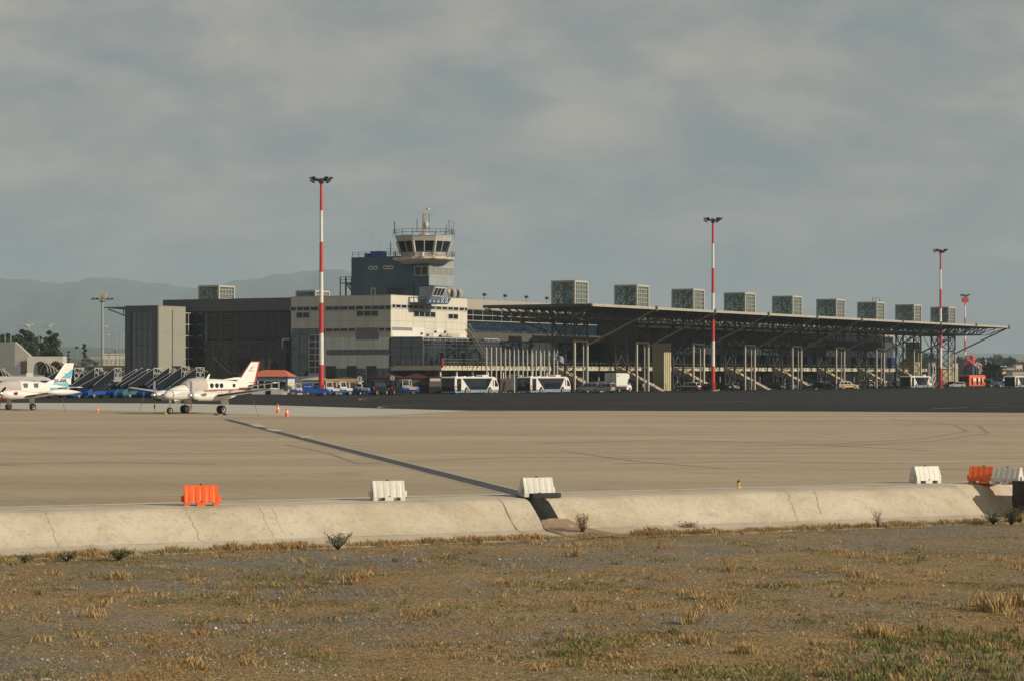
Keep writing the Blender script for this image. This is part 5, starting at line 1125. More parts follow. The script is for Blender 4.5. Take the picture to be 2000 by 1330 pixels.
# mobile boarding stairs
def mstair(label, first=[None], pos=None, teal=False):
    if first[0] is None or teal:
        th = thing('boarding_stairs', label, 'boarding stairs', pos, UA, 'boarding stairs parked side by side')
        MB().box(-.4, 6.4, .15, 2.15, .42, .95).build('chassis', M['teal'] if teal else M['blue'], th, bevel=.06)
        MB().add([(-.9,.1,.35),(-.4,.1,.35),(.9,.1,.35),(.9,.1,1.25),(-.3,.1,1.2),(-.9,.1,.75),(-.9,2.2,.35),(-.4,2.2,.35),(.9,2.2,.35),(.9,2.2,1.25),(-.3,2.2,1.2),(-.9,2.2,.75)], [(0,1,2,3,4,5),(11,10,9,8,7,6),(0,6,7,1),(1,7,8,2),(2,8,9,3),(3,9,10,4),(4,10,11,5),(5,11,6,0)]).build('front_panel', M['teal'] if teal else M['blue'], th, bevel=.05)
        for y in (.05, 2.2): MB().prism([(.2,.75),(.2,1.7),(5.6,3.95),(5.6,2.7)], y, y+.06).build('side_panel', M['navyd'], th)
        for y in (.0, 2.26): MB().bar((.2,y+.03,1.75), (5.6,y+.03,4.0), .05).build('handrail', M['silver'], th)
        g = MB()
        for k in range(15): x = .5+k*.34; z = .9+k*.14; g.box(x, x+.3, .12, 2.19, z-.05, z)
        g.build('steps', M['steel'], th)
        MB().box(5.6, 7.6, .05, 2.25, 2.72, 2.85).build('platform', M['silver'], th)
        MB().box(5.5, 5.6, .0, .75, 2.5, 3.85).build('platform_panel', M['navy'], th); MB().box(5.6, 7.6, .0, .05, 2.2, 2.71).build('platform_skirt', M['silver'], th)
        g = MB()
        for y in (.05, 2.25):
            for x in (5.7, 6.6, 7.5): g.bar((x, y, 2.85), (x, y, 4.1), .06)
            g.bar((5.7, y, 4.1), (7.5, y, 4.1), .07); g.bar((5.7, y, 3.45), (7.5, y, 3.45), .05); g.bar((5.7, y, 4.1), (6.6, y, 2.9), .06); g.bar((7.5, y, 4.1), (6.6, y, 2.9), .06)
        g.build('platform_railing', M['frame'], th)
        MB().add([(6.0,.05,4.12),(8.4,.05,3.5),(8.4,2.25,3.5),(6.0,2.25,4.12),(6.0,.05,4.17),(8.4,.05,3.55),(8.4,2.25,3.55),(6.0,2.25,4.17)], [(0,1,2,3),(4,5,6,7),(0,1,5,4),(2,3,7,6)]).build('canopy', mat('clear_hood', (.42,.44,.43), .25) if 'clear_hood' not in bpy.data.materials else bpy.data.materials['clear_hood'], th)
        g = MB(); g.bar((3.2,.5,.9), (5.8,.5,2.7), .12); g.bar((3.2,1.8,.9), (5.8,1.8,2.7), .12); g.bar((5.8,.5,.9), (3.4,.5,1.9), .10); g.bar((5.8,1.8,.9), (3.4,1.8,1.9), .10); g.build('scissor_lift', M['dframe'], th)
        for x in (.6, 5.2):
            for y in (.2, 2.1): wheel(th, x, y, .36, .22)
        if not teal: first[0] = th
        return th
    r = dup(first[0], pos, UA+random.uniform(-.05,.05), label); r.location.x += random.uniform(-.25,.25)+.5*(j_ := random.uniform(-1.4,1.4)); r.location.y += .86*j_; r.scale = (random.uniform(.82,1.12), random.uniform(.92,1), random.uniform(.82,1.15)); return r
nth = ['first','second','third','fourth','fifth','sixth','seventh','eighth','ninth']
for k in range(9):
    px = 92+31.5*k
    lab = ('blue boarding stairs with dark sides, %s from the left in the row' % nth[k]) if k != 5 else 'boarding stairs with a teal chassis, left of the white and red aircraft nose'
    mstair(lab, pos=gp(px, 777.2-.15*k), teal=(k == 5))
# ================================================================== AIRCRAFT
def ell(x, zc, w, h, n=22, k=1.0, yc=0): return [(x, yc+w/2*math.copysign(abs(math.cos(2*math.pi*i/n))**k, math.cos(2*math.pi*i/n)), zc+h/2*math.copysign(abs(math.sin(2*math.pi*i/n))**k, math.sin(2*math.pi*i/n))) for i in range(n)]
AF = [(0,0),(.03,.35),(.12,.75),(.3,1),(.55,.8),(.8,.4),(1,.03),(.8,-.25),(.55,-.4),(.3,-.5),(.12,-.4),(.03,-.22)]
def foil(xle, y, z, c, th_, vert=False): return [(xle-f*c, y+(g_*th_/2 if vert else 0), z+(0 if vert else g_*th_/2*1.3)) for f, g_ in AF] if not vert else [(xle-f*c, y+th_/2*(g_+.25 if abs(g_) > .3 else g_), z) for f, g_ in AF]
def prop(par, x, y, z, nb, r, ang, litc=None):
    MB().rings([[(x+dx, y+rr*math.cos(2*math.pi*i/14), z+rr*math.sin(2*math.pi*i/14)) for i in range(14)] for dx, rr in ((-.08,.20),(.1,.20),(.28,.15),(.42,.07),(.47,.01))]).build('spinner', M['chrome'], par, smooth=True)
    for k in range(nb):
        a = ang+2*math.pi*k/nb; d_ = Vector((0, math.cos(a), math.sin(a))); e_ = Vector((.55, -math.sin(a)*.83, math.cos(a)*.83)); g = MB(); rs = []
        for f, w in ((.12,.08),(.25,.15),(.55,.21),(.85,.20),(1,.08)): c = Vector((x+.08, y, z))+d_*r*f; rs.append([c+e_*w*.55, c+Vector((.012,0,0)), c-e_*w*.55, c-Vector((.012,0,0))])
        g.rings(rs).build('propeller_blade', M['dframe'] if not (litc == 'w' and k == 0) else M['silver'], par)  # silver on the first blade paints in light on the upright blade
def gearleg(par, x, y, z1, r=.28, w=.18, twin=False, strut='chrome'):
    g = MB(); g.tube((x, y, r), (x, y, z1), .05, .07, 8); g.tube((x, y-.15, r), (x, y+.15, r), .04); g.bar((x+.05, y, r+.25), (x-.25, y, z1), .04); g.build('gear_leg', M[strut], par)
    for dy in ((-.12, .12) if twin else (0,)): wheel(par, x, y+dy+( .11 if not twin and y > 0 else -.11 if not twin and y < 0 else 0), r, w)
def kingair():
    a, b_ = .6, .8; N0 = at(321, 195.0, 0)
    th = thing('propeller_aircraft', 'white twin propeller aircraft with dark red stripes and a covered windscreen, standing on the apron', 'aircraft', N0, math.atan2(-b_, -a))
    fus = banded('aircraft_paint', (.70,.68,.62), [(1.79,1.88,(.30,.03,.035),-10,-2.2), (1.82,2.02,(.28,.03,.035),-10,-8.2), (1.90,1.925,(.03,.03,.035),-10,-.4), (1.70,1.72,(.03,.03,.035),-8.5,-.4), (1.60,1.62,(.30,.03,.035),-8,-.3)], .22, .012)
    S_ = [(0,1.48,.05,.05),(-.08,1.49,.34,.30),(-.3,1.53,.66,.58),(-.8,1.60,.98,.92),(-1.4,1.68,1.18,1.16),(-2.1,1.74,1.32,1.30),(-2.5,1.85,1.40,1.52),(-2.9,1.96,1.44,1.70),(-3.4,2.0,1.46,1.74),(-5.5,2.0,1.46,1.72),(-6.6,2.02,1.42,1.60),(-7.6,2.08,1.22,1.32),(-8.6,2.15,.92,1.00),(-9.6,2.24,.56,.66),(-10.4,2.30,.28,.40),(-10.7,2.32,.08,.14)]
    MB().rings([ell(x, z, w, h, 24, .85 if -8 < x < -2.2 else 1) for x, z, w, h in S_]).build('fuselage', fus, th, smooth=True)
    MB().rings([ell(x, z, w+.05, h+.05, 24, .85) for x, z, w, h in [(-2.15,1.82,1.22,1.30),(-2.5,1.9,1.40,1.50),(-2.9,2.0,1.45,1.70),(-3.4,2.05,1.47,1.72),(-4.3,2.05,1.46,1.70)]]).build('windscreen_cover', M['cover'], th, smooth=True)
    MB().rings([ell(x, 1.52, w, h, 12) for x, w, h in ((-5.0,.0+.3,.1),(-4.0,1.2,.9),(-3.0,1.25,.9),(-2.2,.6,.3))]).build('belly', fus, th, smooth=True) if False else None
    for x in (-4.75,-5.35,-5.9,-7.5):
        for s in (-1, 1): y = s*(.735 if x > -7 else .625); MB().tube((x, y, 2.30), (x, y+s*.012, 2.30), .20 if x > -7 else .16, None, 14).build('cabin_window', M['glass'], th)
    for s in (-1, 1):
        MB().rings([foil(-3.15, s*.45, 1.32, 2.35, .32), foil(-3.25, s*2.3, 1.44, 2.2, .29), foil(-3.75, s*8.1, 2.06, 1.15, .14), foil(-3.95, s*8.35, 2.08, .7, .05)]).build('wing', M['carwhite'], th, smooth=True)
        MB().rings([[(x+.015+dx, s*y, z+dz) for dx, dz in ((.02,.02),(-.10,.09*f),(-.14,.0),(-.10,-.07*f))] for x, y, z, f in ((-3.27,2.75,1.49,1),(-3.75,8.05,2.06,.6))]).build('deice_boot', M['boot'], th)
        MB().rings([foil(-9.55, s*.15, 2.28, 1.35, .14), foil(-9.95, s*2.75, 2.52, .75, .08)]).build('tailplane', M['carwhite'], th, smooth=True)
        MB().bar((-9.60, s*.35, 2.31), (-9.93, s*2.7, 2.54), .07).build('deice_boot', M['boot'], th)
        y = s*2.08
        nac = MB().rings([ell(x, z, w, h, 18, 1, y) for x, z, w, h in ((-1.05,1.52,.40,.40),(-1.2,1.50,.58,.62),(-1.7,1.48,.76,.84),(-2.6,1.50,.86,.92),(-3.4,1.46,.84,.86),(-4.6,1.42,.76,.70),(-5.4,1.42,.5,.42),(-6.1,1.46,.12,.10))]).build('nacelle', fus, th, smooth=True)
        MB().tube((-1.14, y, 1.20), (-1.6, y, 1.20), .14, .20, 10).build('air_intake', M['dframe'], nac); 
        for q in (-1, 1): MB().tube((-1.75, y+q*.36, 1.55), (-2.1, y+q*.58, 1.62), .09, .11, 8).build('exhaust', M['chrome'], nac)
        prop(th, -1.02, y, 1.52, 2, 1.18, math.pi/2, 'w')
        MB().rings([[(-.95, y-.12, .70), (-.95, y+.12, .70), (-.9, y+.05, .70), (-.9, y-.05, .70)], [(-.93, y-.02, .28), (-.93, y+.02, .28), (-.92, y+.02, .28), (-.92, y-.02, .28)]]).build('warning_streamer', M['orange'], th)
        gearleg(th, -4.45, y, 1.2, .34, .22, True); MB().add([(-4.0,y+.4,1.15),(-4.9,y+.4,1.15),(-4.85,y+.45,.75),(-4.1,y+.45,.75)], [(0,1,2,3)]).build('gear_door', M['carwhite'], th, fix=False)
    gearleg(th, -.62, 0, 1.25, .27, .2)
    MB().add([(-.95,.18,1.2),(-1.7,.2,1.15),(-1.6,.24,.85),(-1.0,.22,.85)], [(0,1,2,3)]).build('gear_door', M['carwhite'], th, fix=False)
    F1 = [foil(-8.1, 0, 2.55, 2.6, .16, True), foil(-8.9, 0, 2.85, 1.95, .15, True), foil(-10.25, 0, 4.25, 1.0, .10, True)]
    MB().rings(F1).build('fin', M['carwhite'], th, smooth=True)
    MB().rings([foil(-6.6, 0, 2.78, 2.6, .1, True), foil(-8.3, 0, 2.98, .6, .08, True)]).build('dorsal_fin', M['carwhite'], th)
    MB().bar((-8.55, 0, 2.80), (-10.22, 0, 4.28), .035).build('fin_edge_stripe', M['sred'], th); MB().box(-11.25, -10.22, -.05, .05, 4.27, 4.33).build('fin_cap', M['sred'], th)
    MB().prism([(-10.55,2.4),(-10.75,2.4),(-11.28,4.2),(-11.14,4.2)], -.045, .045).build('rudder', M['sred'], th)
    MB().box(-10.35,-9.85,.078,.082,3.50,3.56).build('marking', M['dframe'], th); MB().prism([(-10.0,3.6),(-10.35,3.75),(-10.5,3.95),(-10.15,3.8)], .076, .08).build('emblem', M['silver'], th)
    MB().add([(-4.8,0,2.86),(-5.15,0,2.86),(-5.3,0,3.25),(-5.15,0,3.25)], [(0,1,2,3)]).build('blade_aerial', M['carwhite'], th, fix=False); MB().tube((-4.3,0,2.85), (-4.3,0,3.15), .02).build('aerial', M['dframe'], th)
    ob_ = []
    cu = bpy.data.curves.new('t', 'FONT'); cu.body = 'SX-DET'; cu.size = .34; cu.extrude = .003; to = bpy.data.objects.new('t', cu); C.objects.link(to); me = bpy.data.meshes.new_from_object(to.evaluated_get(bpy.context.evaluated_depsgraph_get())); bpy.data.objects.remove(to)
    me.materials.append(M['dframe']); r_ = bpy.data.objects.new('registration', me); C.objects.link(r_); r_.parent = th; r_.location = (-6.2, .68, 1.70); r_.rotation_euler = (R(90), 0, math.pi)
    return th
kingair()
def cheyenne():
    a, b_ = .74, .672; T0 = at(137, 221.5, 0)      # origin on the ground below the rudder top
    th = thing('propeller_aircraft', 'white twin propeller aircraft with light blue tail and tip tank, cut by the left edge', 'aircraft', T0, math.atan2(-b_, -a))
    Lx = 10.6; c = lambda x: x
    fus = banded('aircraft_paint_blue', (.70,.68,.62), [(1.50,1.58,(.13,.22,.36),0,12), (1.62,2.02,(.10,.38,.52),.9,2.4)], .22, 0)
    S_ = [(10.6,1.35,.05,.05),(10.4,1.36,.35,.32),(9.8,1.42,.7,.66),(8.8,1.50,1.0,.98),(8.0,1.58,1.16,1.16),(7.4,1.72,1.26,1.38),(6.8,1.86,1.32,1.60),(6.0,1.88,1.34,1.62),(4.2,1.86,1.30,1.56),(3.2,1.86,1.14,1.38),(2.2,1.86,.88,1.08),(1.2,1.88,.56,.74),(.5,1.92,.3,.42),(.1,1.95,.08,.12)]
    MB().rings([ell(x, z, w, h, 24, .85 if 2.5 < x < 7.5 else 1) for x, z, w, h in S_]).build('fuselage', fus, th, smooth=True)
    MB().rings([ell(x, z, w+.05, h+.05, 24, .85) for x, z, w, h in [(8.4,1.6,1.1,1.06),(7.4,1.80,1.26,1.34),(6.8,1.92,1.32,1.54),(6.0,1.95,1.34,1.56),(5.5,1.95,1.33,1.54)]]).build('windscreen_cover', M['cover'], th, smooth=True)
    for x in (5.05, 3.95):
        g = MB(); g.box(x-.22, x+.22, .645 if x > 4.5 else .625, .665 if x > 4.5 else .645, 2.02, 2.42); g.build('cabin_window', glassm2, th, bevel=.06)
    for s in (-1, 1):
        MB().rings([foil(6.4, s*.4, 1.10, 2.5, .3), foil(6.1, s*2.1, 1.22, 2.1, .28), foil(5.3, s*6.7, 1.62, 1.2, .14)]).build('wing', M['carwhite'], th, smooth=True)
        MB().rings([[(x+dx, s*y, z+dz) for dx, dz in ((.03,.02),(-.10,.08),(-.14,0),(-.10,-.06))] for x, y, z in ((6.12,2.4,1.25),(5.32,6.2,1.62))]).build('deice_boot', M['boot'], th)
        tk = MB().rings([ell(x, 1.66, w, w, 16, 1, s*6.9) for x, w in ((6.7,.02),(6.4,.26),(5.9,.46),(5.2,.56),(4.4,.46),(3.7,.22),(3.2,.02))]).build('tip_tank', M['carwhite'], th, smooth=True)
        MB().rings([foil(1.5, s*.1, 2.0, 1.25, .13), foil(1.1, s*2.9, 2.05, .7, .08)]).build('tailplane', M['carwhite'], th, smooth=True)
        y = s*2.0
        nac = MB().rings([ell(x, z, w, h, 18, 1, y) for x, z, w, h in ((8.35,1.50,.40,.40),(8.2,1.47,.6,.62),(7.6,1.42,.78,.86),(6.6,1.42,.84,.88),(5.4,1.36,.74,.66),(4.2,1.34,.4,.3),(3.8,1.34,.08,.06))]).build('nacelle', M['carwhite'], th, smooth=True)
        MB().tube((8.3, y, 1.15), (7.9, y, 1.12), .14, .2, 10).build('intake_plug', M['sred'], nac); MB().tube((7.3, y+s*.3, 1.5), (7.0, y+s*.55, 1.55), .11, .12, 8).build('exhaust', M['sred'], nac)
        prop(th, 8.38, y, 1.52, 3, 1.15, -math.pi/2)
        MB().rings([[(8.45, y-.12, .72), (8.45, y+.12, .72), (8.5, y+.05, .72), (8.5, y-.05, .72)], [(8.47, y-.02, .25), (8.47, y+.02, .25), (8.48, y+.02, .25), (8.48, y-.02, .25)]]).build('warning_streamer', M['orange'], th)
        gearleg(th, 5.2, y, 1.1, .30, .2, False, 'silver'); MB().box(5.0, 5.5, y+.02, y+.08, .45, 1.15).build('gear_door', M['carwhite'], th)
    gearleg(th, 9.5, 0, 1.2, .25, .18)
    MB().rings([foil(3.1, 0, 2.3, 3.2, .13, True), foil(1.75, 0, 2.75, 1.85, .13, True), foil(.55, 0, 4.25, .95, .09, True)]).build('fin', M['carwhite'], th, smooth=True)
    MB().prism([(.02,2.88),(-.27,3.75),(.45,3.25),(1.05,2.88)], .082, .095).build('tail_stripe', M['cyan'], th); MB().prism([(1.5,2.1),(.25,2.1),(.15,2.42),(1.9,2.42)], .085, .098).build('tail_stripe', M['cyan'], th)
    cu = bpy.data.curves.new('t', 'FONT'); cu.body = 'SX-AVL'; cu.size = .42; cu.extrude = .003; cu.offset = .012; to = bpy.data.objects.new('t', cu); C.objects.link(to); me = bpy.data.meshes.new_from_object(to.evaluated_get(bpy.context.evaluated_depsgraph_get())); bpy.data.objects.remove(to)
    me.materials.append(M['dframe']); r_ = bpy.data.objects.new('registration', me); C.objects.link(r_); r_.parent = th; r_.location = (1.75, .108, 2.50); r_.rotation_euler = (R(90), 0, math.pi)
    MB().box(.25,.65,.062,.066,3.25,3.31).build('marking', M['dframe'], th)
    return th
glassm2 = mat('pale_window', (.10,.13,.14), .15)
cheyenne()
# tie-down ropes, chocks, cones
def rope(label, p, q):
    th = MB().tube(p, q, .018, None, 5).build('tie_down_rope', M['cardb']); tag(th, label, 'rope', 'aircraft tie-down ropes'); return th
rope('rope running down from the left wingtip of the red striped aircraft', at(285, 203, 1.9), gp(270, 808)); rope('rope running down from the right wing of the red striped aircraft', at(492, 192, 1.45), gp(505, 813)); rope('rope hanging from the tip tank wing of the blue tailed aircraft', at(121, 214, 1.3), gp(127, 804))
ck = tag(MB().add([(-.16,-.2,0),(.16,-.2,0),(.16,.2,0),(-.16,.2,0),(0,-.2,.22),(0,.2,.22)], [(0,3,2,1),(0,1,4),(2,3,5),(0,4,5,3),(1,2,5,4)]).build('wheel_chock', mat('yellow_rubber', (.60,.30,.02), .5)), 'yellow wheel chock at the nose wheel of the red striped aircraft', 'chock'); ck.location = gp(324, 809.5)
for px, lab in ((422,'black wheel chock left of the main wheel of the red striped aircraft'),(439,'black wheel chock right of the main wheel of the red striped aircraft')):
    c2 = tag(MB().add([(-.2,-.25,0),(.2,-.25,0),(.2,.25,0),(-.2,.25,0),(0,-.25,.16),(0,.25,.16)], [(0,3,2,1),(0,1,4),(2,3,5),(0,4,5,3),(1,2,5,4)]).build('wheel_chock', M['rubber']), lab, 'chock', 'black wheel chocks'); c2.location = gp(px, 810)
cone0 = None
for px, py, lab in ((190.5,805,'orange traffic cone standing alone between the two aircraft'),(543,806.5,'orange traffic cone on the light concrete, left of two'),(560.5,814,'orange traffic cone right of its twin, nearer the dark drain strip')):
    if cone0 is None:
        cone0 = thing('traffic_cone', lab, 'cone', gp(px, py), 0, 'orange cones on the apron'); MB().box(-.22,.22,-.22,.22,0,.05).build('base', M['plastr'], cone0, bevel=.01); MB().tube((0,0,.05), (0,0,.34), .16, .115, 14).build('cone_body', M['plastr'], cone0, smooth=True); MB().tube((0,0,.34), (0,0,.50), .115, .085, 14).build('white_band', M['white'], cone0, smooth=True); MB().tube((0,0,.5), (0,0,.80), .085, .03, 14).build('cone_top', M['plastr'], cone0, smooth=True)
    else: dup(cone0, gp(px, py), None, lab)
cone0.scale = (.68,)*3
# ================================================================== WATER BARRIERS
def barrier(label, px, py, rz, mt):
    th = thing('water_barrier', label, 'barrier', gp(px, py), rz, 'plastic water barriers on the apron edge'); m_ = M[mt]; L2 = .41
    g = MB(); n = 40; rs = []
    for i in range(n+1):
        x = -L2+2*L2*i/n; gro = .007*(1 if (i % 8) in (3, 4, 5) and 2 < i < n-2 else 0)
        rs.append([(x, -.225+gro, .085), (x, -.21+gro, .20), (x, -.085+gro*.6, .475), (x, -.07, .50), (x, .07, .50), (x, .085-gro*.6, .475), (x, .21-gro, .20), (x, .225-gro, .085)])
    g.rings(rs).build('body', m_, th)
    g = MB()
    for x0, x1 in ((-L2,-L2+.12),(-.11,.11),(L2-.12,L2)): g.box(x0, x1, -.225, .225, 0, .0845)
    g.build('foot', m_, th)
    for x0, x1, z1 in ((-L2-.075,-L2-.001,.24),(L2+.001,L2+.075,.24)): MB().box(x0, x1, -.10, .10, .09, z1).build('joint_lug', m_, th, bevel=.015)
    MB().tube((0,0,.50), (0,0,.53), .035, .03, 10).build('filler_cap', M['rubber'], th); MB().tube((.0,-.228,.11), (.0,-.222,.11), .018, None, 8).build('drain_plug', M['rubber'], th); return th
ea = math.atan2(ed.y, ed.x)
barrier('orange plastic water barrier on the concrete edge, leftmost one', 392.5, 986.5, ea-.30, 'plastr')
barrier('white water barrier standing alone between the orange one and the drain strip', 757, 976.5, ea-.22, 'plastw')
barrier('white water barrier standing over the end of the dark drain strip', 1048, 969, ea-.16, 'plastw')
barrier('white ribbed water barrier on the slope edge, left of the orange and white pair', 1807, 943, ea-.1, 'plastw')
barrier('orange red water barrier turned away, next to the rightmost white one', 1922, 943.5, ea-.95, 'plastr')
barrier('white water barrier half behind the dark stone block at the right', 1968, 945.5, ea-1.05, 'plastw')
th = thing('edge_light', 'small yellow apron edge light with a dark lens', 'edge light', gp(1442.5, 952)); MB().tube((0,0,0), (0,0,.03), .09, .08, 12).build('base', M['yellow'], th); MB().tube((0,0,.03), (0,0,.11), .03, .03, 8).build('stem', M['yellow'], th); MB().tube((0,0,.11), (0,0,.15), .055, .05, 10).build('collar', M['yellow'], th); MB().ball((0,0,.18), .045, .045, .04).build('lens', M['dframe'], th, smooth=True)
tag(MB().box(-.42,.42,-.10,.10,-.02,.10).build('sleeper', mat('black_wood', (.03,.028,.025), .9, var=.3, vs=4), bevel=.01), 'black beam lying across the drain notch under the white barrier', 'beam').location = E(qof(1065,1.98), 1.98, .02)
bpy.data.objects['sleeper'].rotation_euler = (0, 0, ea)
# ================================================================== SMALL BUILDINGS AND BACKGROUND
def bl(px, d, rz=None): return at(px, d), (UA-math.pi/2 if rz is None else rz)
# kiosk with orange tiled roof (front along the view, px/m about 12)
def kiosk():
    p = at(490, 392); th = thing('kiosk', 'small white kiosk with orange tiled hip roof and blue eaves', 'kiosk', p, R(-12))
    MB().box(.0, 6.2, 0, 4, 0, 2.65).build('wall', M['carwhite'], th); MB().box(-.35, 6.55, -.35, 4.35, 2.66, 2.88).build('eaves', M['blue'], th)
    MB().add([(-.4,-.4,2.89),(6.6,-.4,2.89),(6.6,4.4,2.89),(-.4,4.4,2.89),(1.4,1.9,3.95),(5.2,1.9,3.95)], [(0,1,5,4),(1,2,5),(2,3,4,5),(3,0,4)]).build('roof', M['roofo'], th)
    for a, b_, z0, z1 in ((.3,2.2,1.0,2.2),(3.7,5.9,.95,2.1)): w = MB().box(a, b_, -.04, .02, z0, z1).build('window', M['glassD'], th); MB().box((a+b_)/2-.15,(a+b_)/2+.1,-.07,-.041,z0,z1).build('frame', M['carwhite'], w)
    MB().box(2.5, 3.4, -.03, .02, 0, 2.1).build('door', M['glassD'], th); MB().box(-.05,.12,-.06,0,0,2.65).build('corner_trim', M['blue'], th); MB().box(6.08,6.26,-.06,0,0,2.65).build('corner_trim', M['blue'], th)
    MB().add([(-2.6,-.2,2.3),(.1,-.4,2.7),(.1,3,2.7),(-2.6,3,2.3),(-2.6,-.2,2.4),(.1,-.4,2.8),(.1,3,2.8),(-2.6,3,2.4)], [(0,1,2,3),(4,5,6,7),(0,1,5,4),(2,3,7,6),(0,4,7,3)]).build('side_awning', M['blue'], th)
kiosk()
def shed(name, label, px0, px1, d, z, wall, roof, parts, rz=0, peak=.5, dep=4, cat='shed', name2='wall'):
    p = at(px0, d); W_ = (px1-px0)/F*d; th = thing(name, label, cat, p, rz); MB().box(0, W_, 0, dep, 0, z).build('wall', wall, th)
    MB().add([(-.2,-.25,z),(W_+.2,-.25,z),(W_+.2,dep+.2,z),(-.2,dep+.2,z),(-.2,-.25,z+.12),(W_+.2,-.25,z+.12),(W_+.2,dep+.2,z+.12),(-.2,dep+.2,z+.12),(W_/2,-.25,z+.12+peak),(W_/2,dep+.2,z+.12+peak)], [(0,3,2,1),(0,1,5,8,4),(2,3,7,9,6),(4,8,9,7),(8,5,6,9),(1,2,6,5),(3,0,4,7)]).build('roof', roof, th)
    for nm, a, b_, z0, z1, mt, out in parts: MB().box(a*W_, b_*W_, -out, -.005, z0, z1).build(nm, mt, th)
    return th
shed('low_shed', 'long low grey shed with a pale flat roof behind the blue box-bodied van', 592, 640, 399, 2.3, M['greypanel'], M['frame'], [('window',.1,.35,1.1,1.8,M['glassD'],.04),('window',.45,.7,1.1,1.8,M['glassD'],.04)], peak=.35)
shed('awning_shed', 'low cream shed with a yellow brown awning above the tractors', 641, 702, 398, 2.3, M['creamL'], M['towerB'], [('opening',.02,.25,0,1.9,M['dwall'],.03),('opening',.42,.66,0,1.9,M['dwall'],.03),('opening',.72,.95,0,1.9,M['dwall'],.03)], peak=.4)
th = thing('awning', 'yellow brown canvas awning stretched over the parked tractors', 'awning', at(635, 394), 0); MB().add([(0,0,1.85),(5.5,0,1.9),(5.4,2.6,2.35),(.1,2.6,2.35),(0,-.02,2.2),(5.5,-.02,2.3),(5.4,2.6,2.5),(.1,2.6,2.5)], [(0,3,2,1),(4,5,6,7),(0,1,5,4),(1,2,6,5),(2,3,7,6),(3,0,4,7)]).build('canvas', M['awning'], th)
for x in (.1, 2.7, 5.4): MB().bar((x,0,0), (x,0,1.9), .08).build('post', M['frame'], th)
shed('canvas_shed', 'olive canvas shed with a dark red roof behind the navy vans', 723, 782, 410, 2.65, M['tent'], M['roofr'], [('canvas_skirt',.0,1,0,1.5,M['tentd'],.05)], peak=.45, rz=R(-8))
shed('canvas_shed', 'olive canvas shed with a dark red pitched roof left of the first bus', 786, 838, 410, 2.55, M['tent'], M['roofr'], [('canvas_skirt',.0,1,0,1.55,M['tentd'],.05)], peak=.75)
shed('board_shed', 'brown board shed with a white sheet on its front beside the first bus', 838.5, 862, 409, 2.75, M['cardb'], M['roofr'], [('white_sheet',.05,.92,2.1,2.7,M['white'],.05),('dark_base',0,1,0,1.2,M['tentd'],.04)], peak=.05)
def roundsign(label, px, py, d):
    th = thing('round_sign', label, 'sign', at(px, d), 0, 'round signs seen from behind'); z = zat(py, d); MB().bar((0,0,0), (0,0,z+.3), .07).build('post', M['silver'], th); MB().tube((0,-.04,z), (0,-.02,z), .40, .40, 18).build('disc', mat('sign_back', (.33,.40,.36), .5) if 'sign_back' not in bpy.data.materials else bpy.data.materials['sign_back'], th); MB().box(-.04,.04,-.075,-.041,z-.3,z+.3).build('bracket', M['dframe'], th)
roundsign('round sign seen from behind, right end of the yellow awning', 702.5, 738.5, 396); roundsign('round sign seen from behind, above the two navy vans', 766.5, 737.5, 396)
th = thing('cargo_container', 'grey green container with a white corner post between the two buses', 'container', at(982, 438), R(-6)); MB().box(0,2.9,0,2.4,.4,3.1).build('container_wall', mat('grey_green_panel', (.16,.18,.165), .6), th); MB().box(2.9,3.25,-.05,2.4,.1,3.15).build('corner_post', M['cream'], th); MB().box(-.05,2.9,-.06,2.4,3.11,3.2).build('roof_edge', M['white'], th); MB().box(.2,2.8,.2,2.2,.1,.39).build('base', M['dframe'], th)
th = thing('wooden_board', 'brown wooden board leaning in front of the container', 'board', at(976.5, 421), R(-8)); MB().add([(0,0,.2),(2.0,0,.15),(2.1,.3,2.6),(.1,.3,2.5),(0,.12,.2),(2.0,.12,.15),(2.1,.42,2.6),(.1,.42,2.5)], [(0,1,2,3),(7,6,5,4),(0,4,5,1),(1,5,6,2),(2,6,7,3),(3,7,4,0)]).build('panel', M['cardb'], th); MB().bar((1.6,-.5,.1), (1.2,.1,2.2), .12).build('prop', M['cardb'], th)
# hose stand / blue white bollards beside masts
for px, py, lab in ((1399.5,762.5,'short red and white post left of a pair at the second mast'),(1411.5,762.5,'short red and white post right of a pair at the second mast'),(1823,757,'short red and white post left of the third mast'),(1842,757.3,'short red and white post right of the third mast')):
    th = thing('marker_post', lab, 'post', gp(px, py), 0, 'marker posts round the masts'); MB().tube((0,0,0), (0,0,.8), .09, .09, 8).build('lower', M['red'], th); MB().tube((0,0,.8), (0,0,1.45), .09, .09, 8).build('upper', M['white'], th)
th = thing('hand_trolley', 'blue trolley between the marker posts at the second mast', 'trolley', gp(1405.5, 762)); MB().box(-.5,.5,-.4,.4,.3,1.2).build('tray', M['navy'], th); MB().bar((-.5,-.4,.3), (-.5,-.4,1.5), .06).build('handle', M['silver'], th)
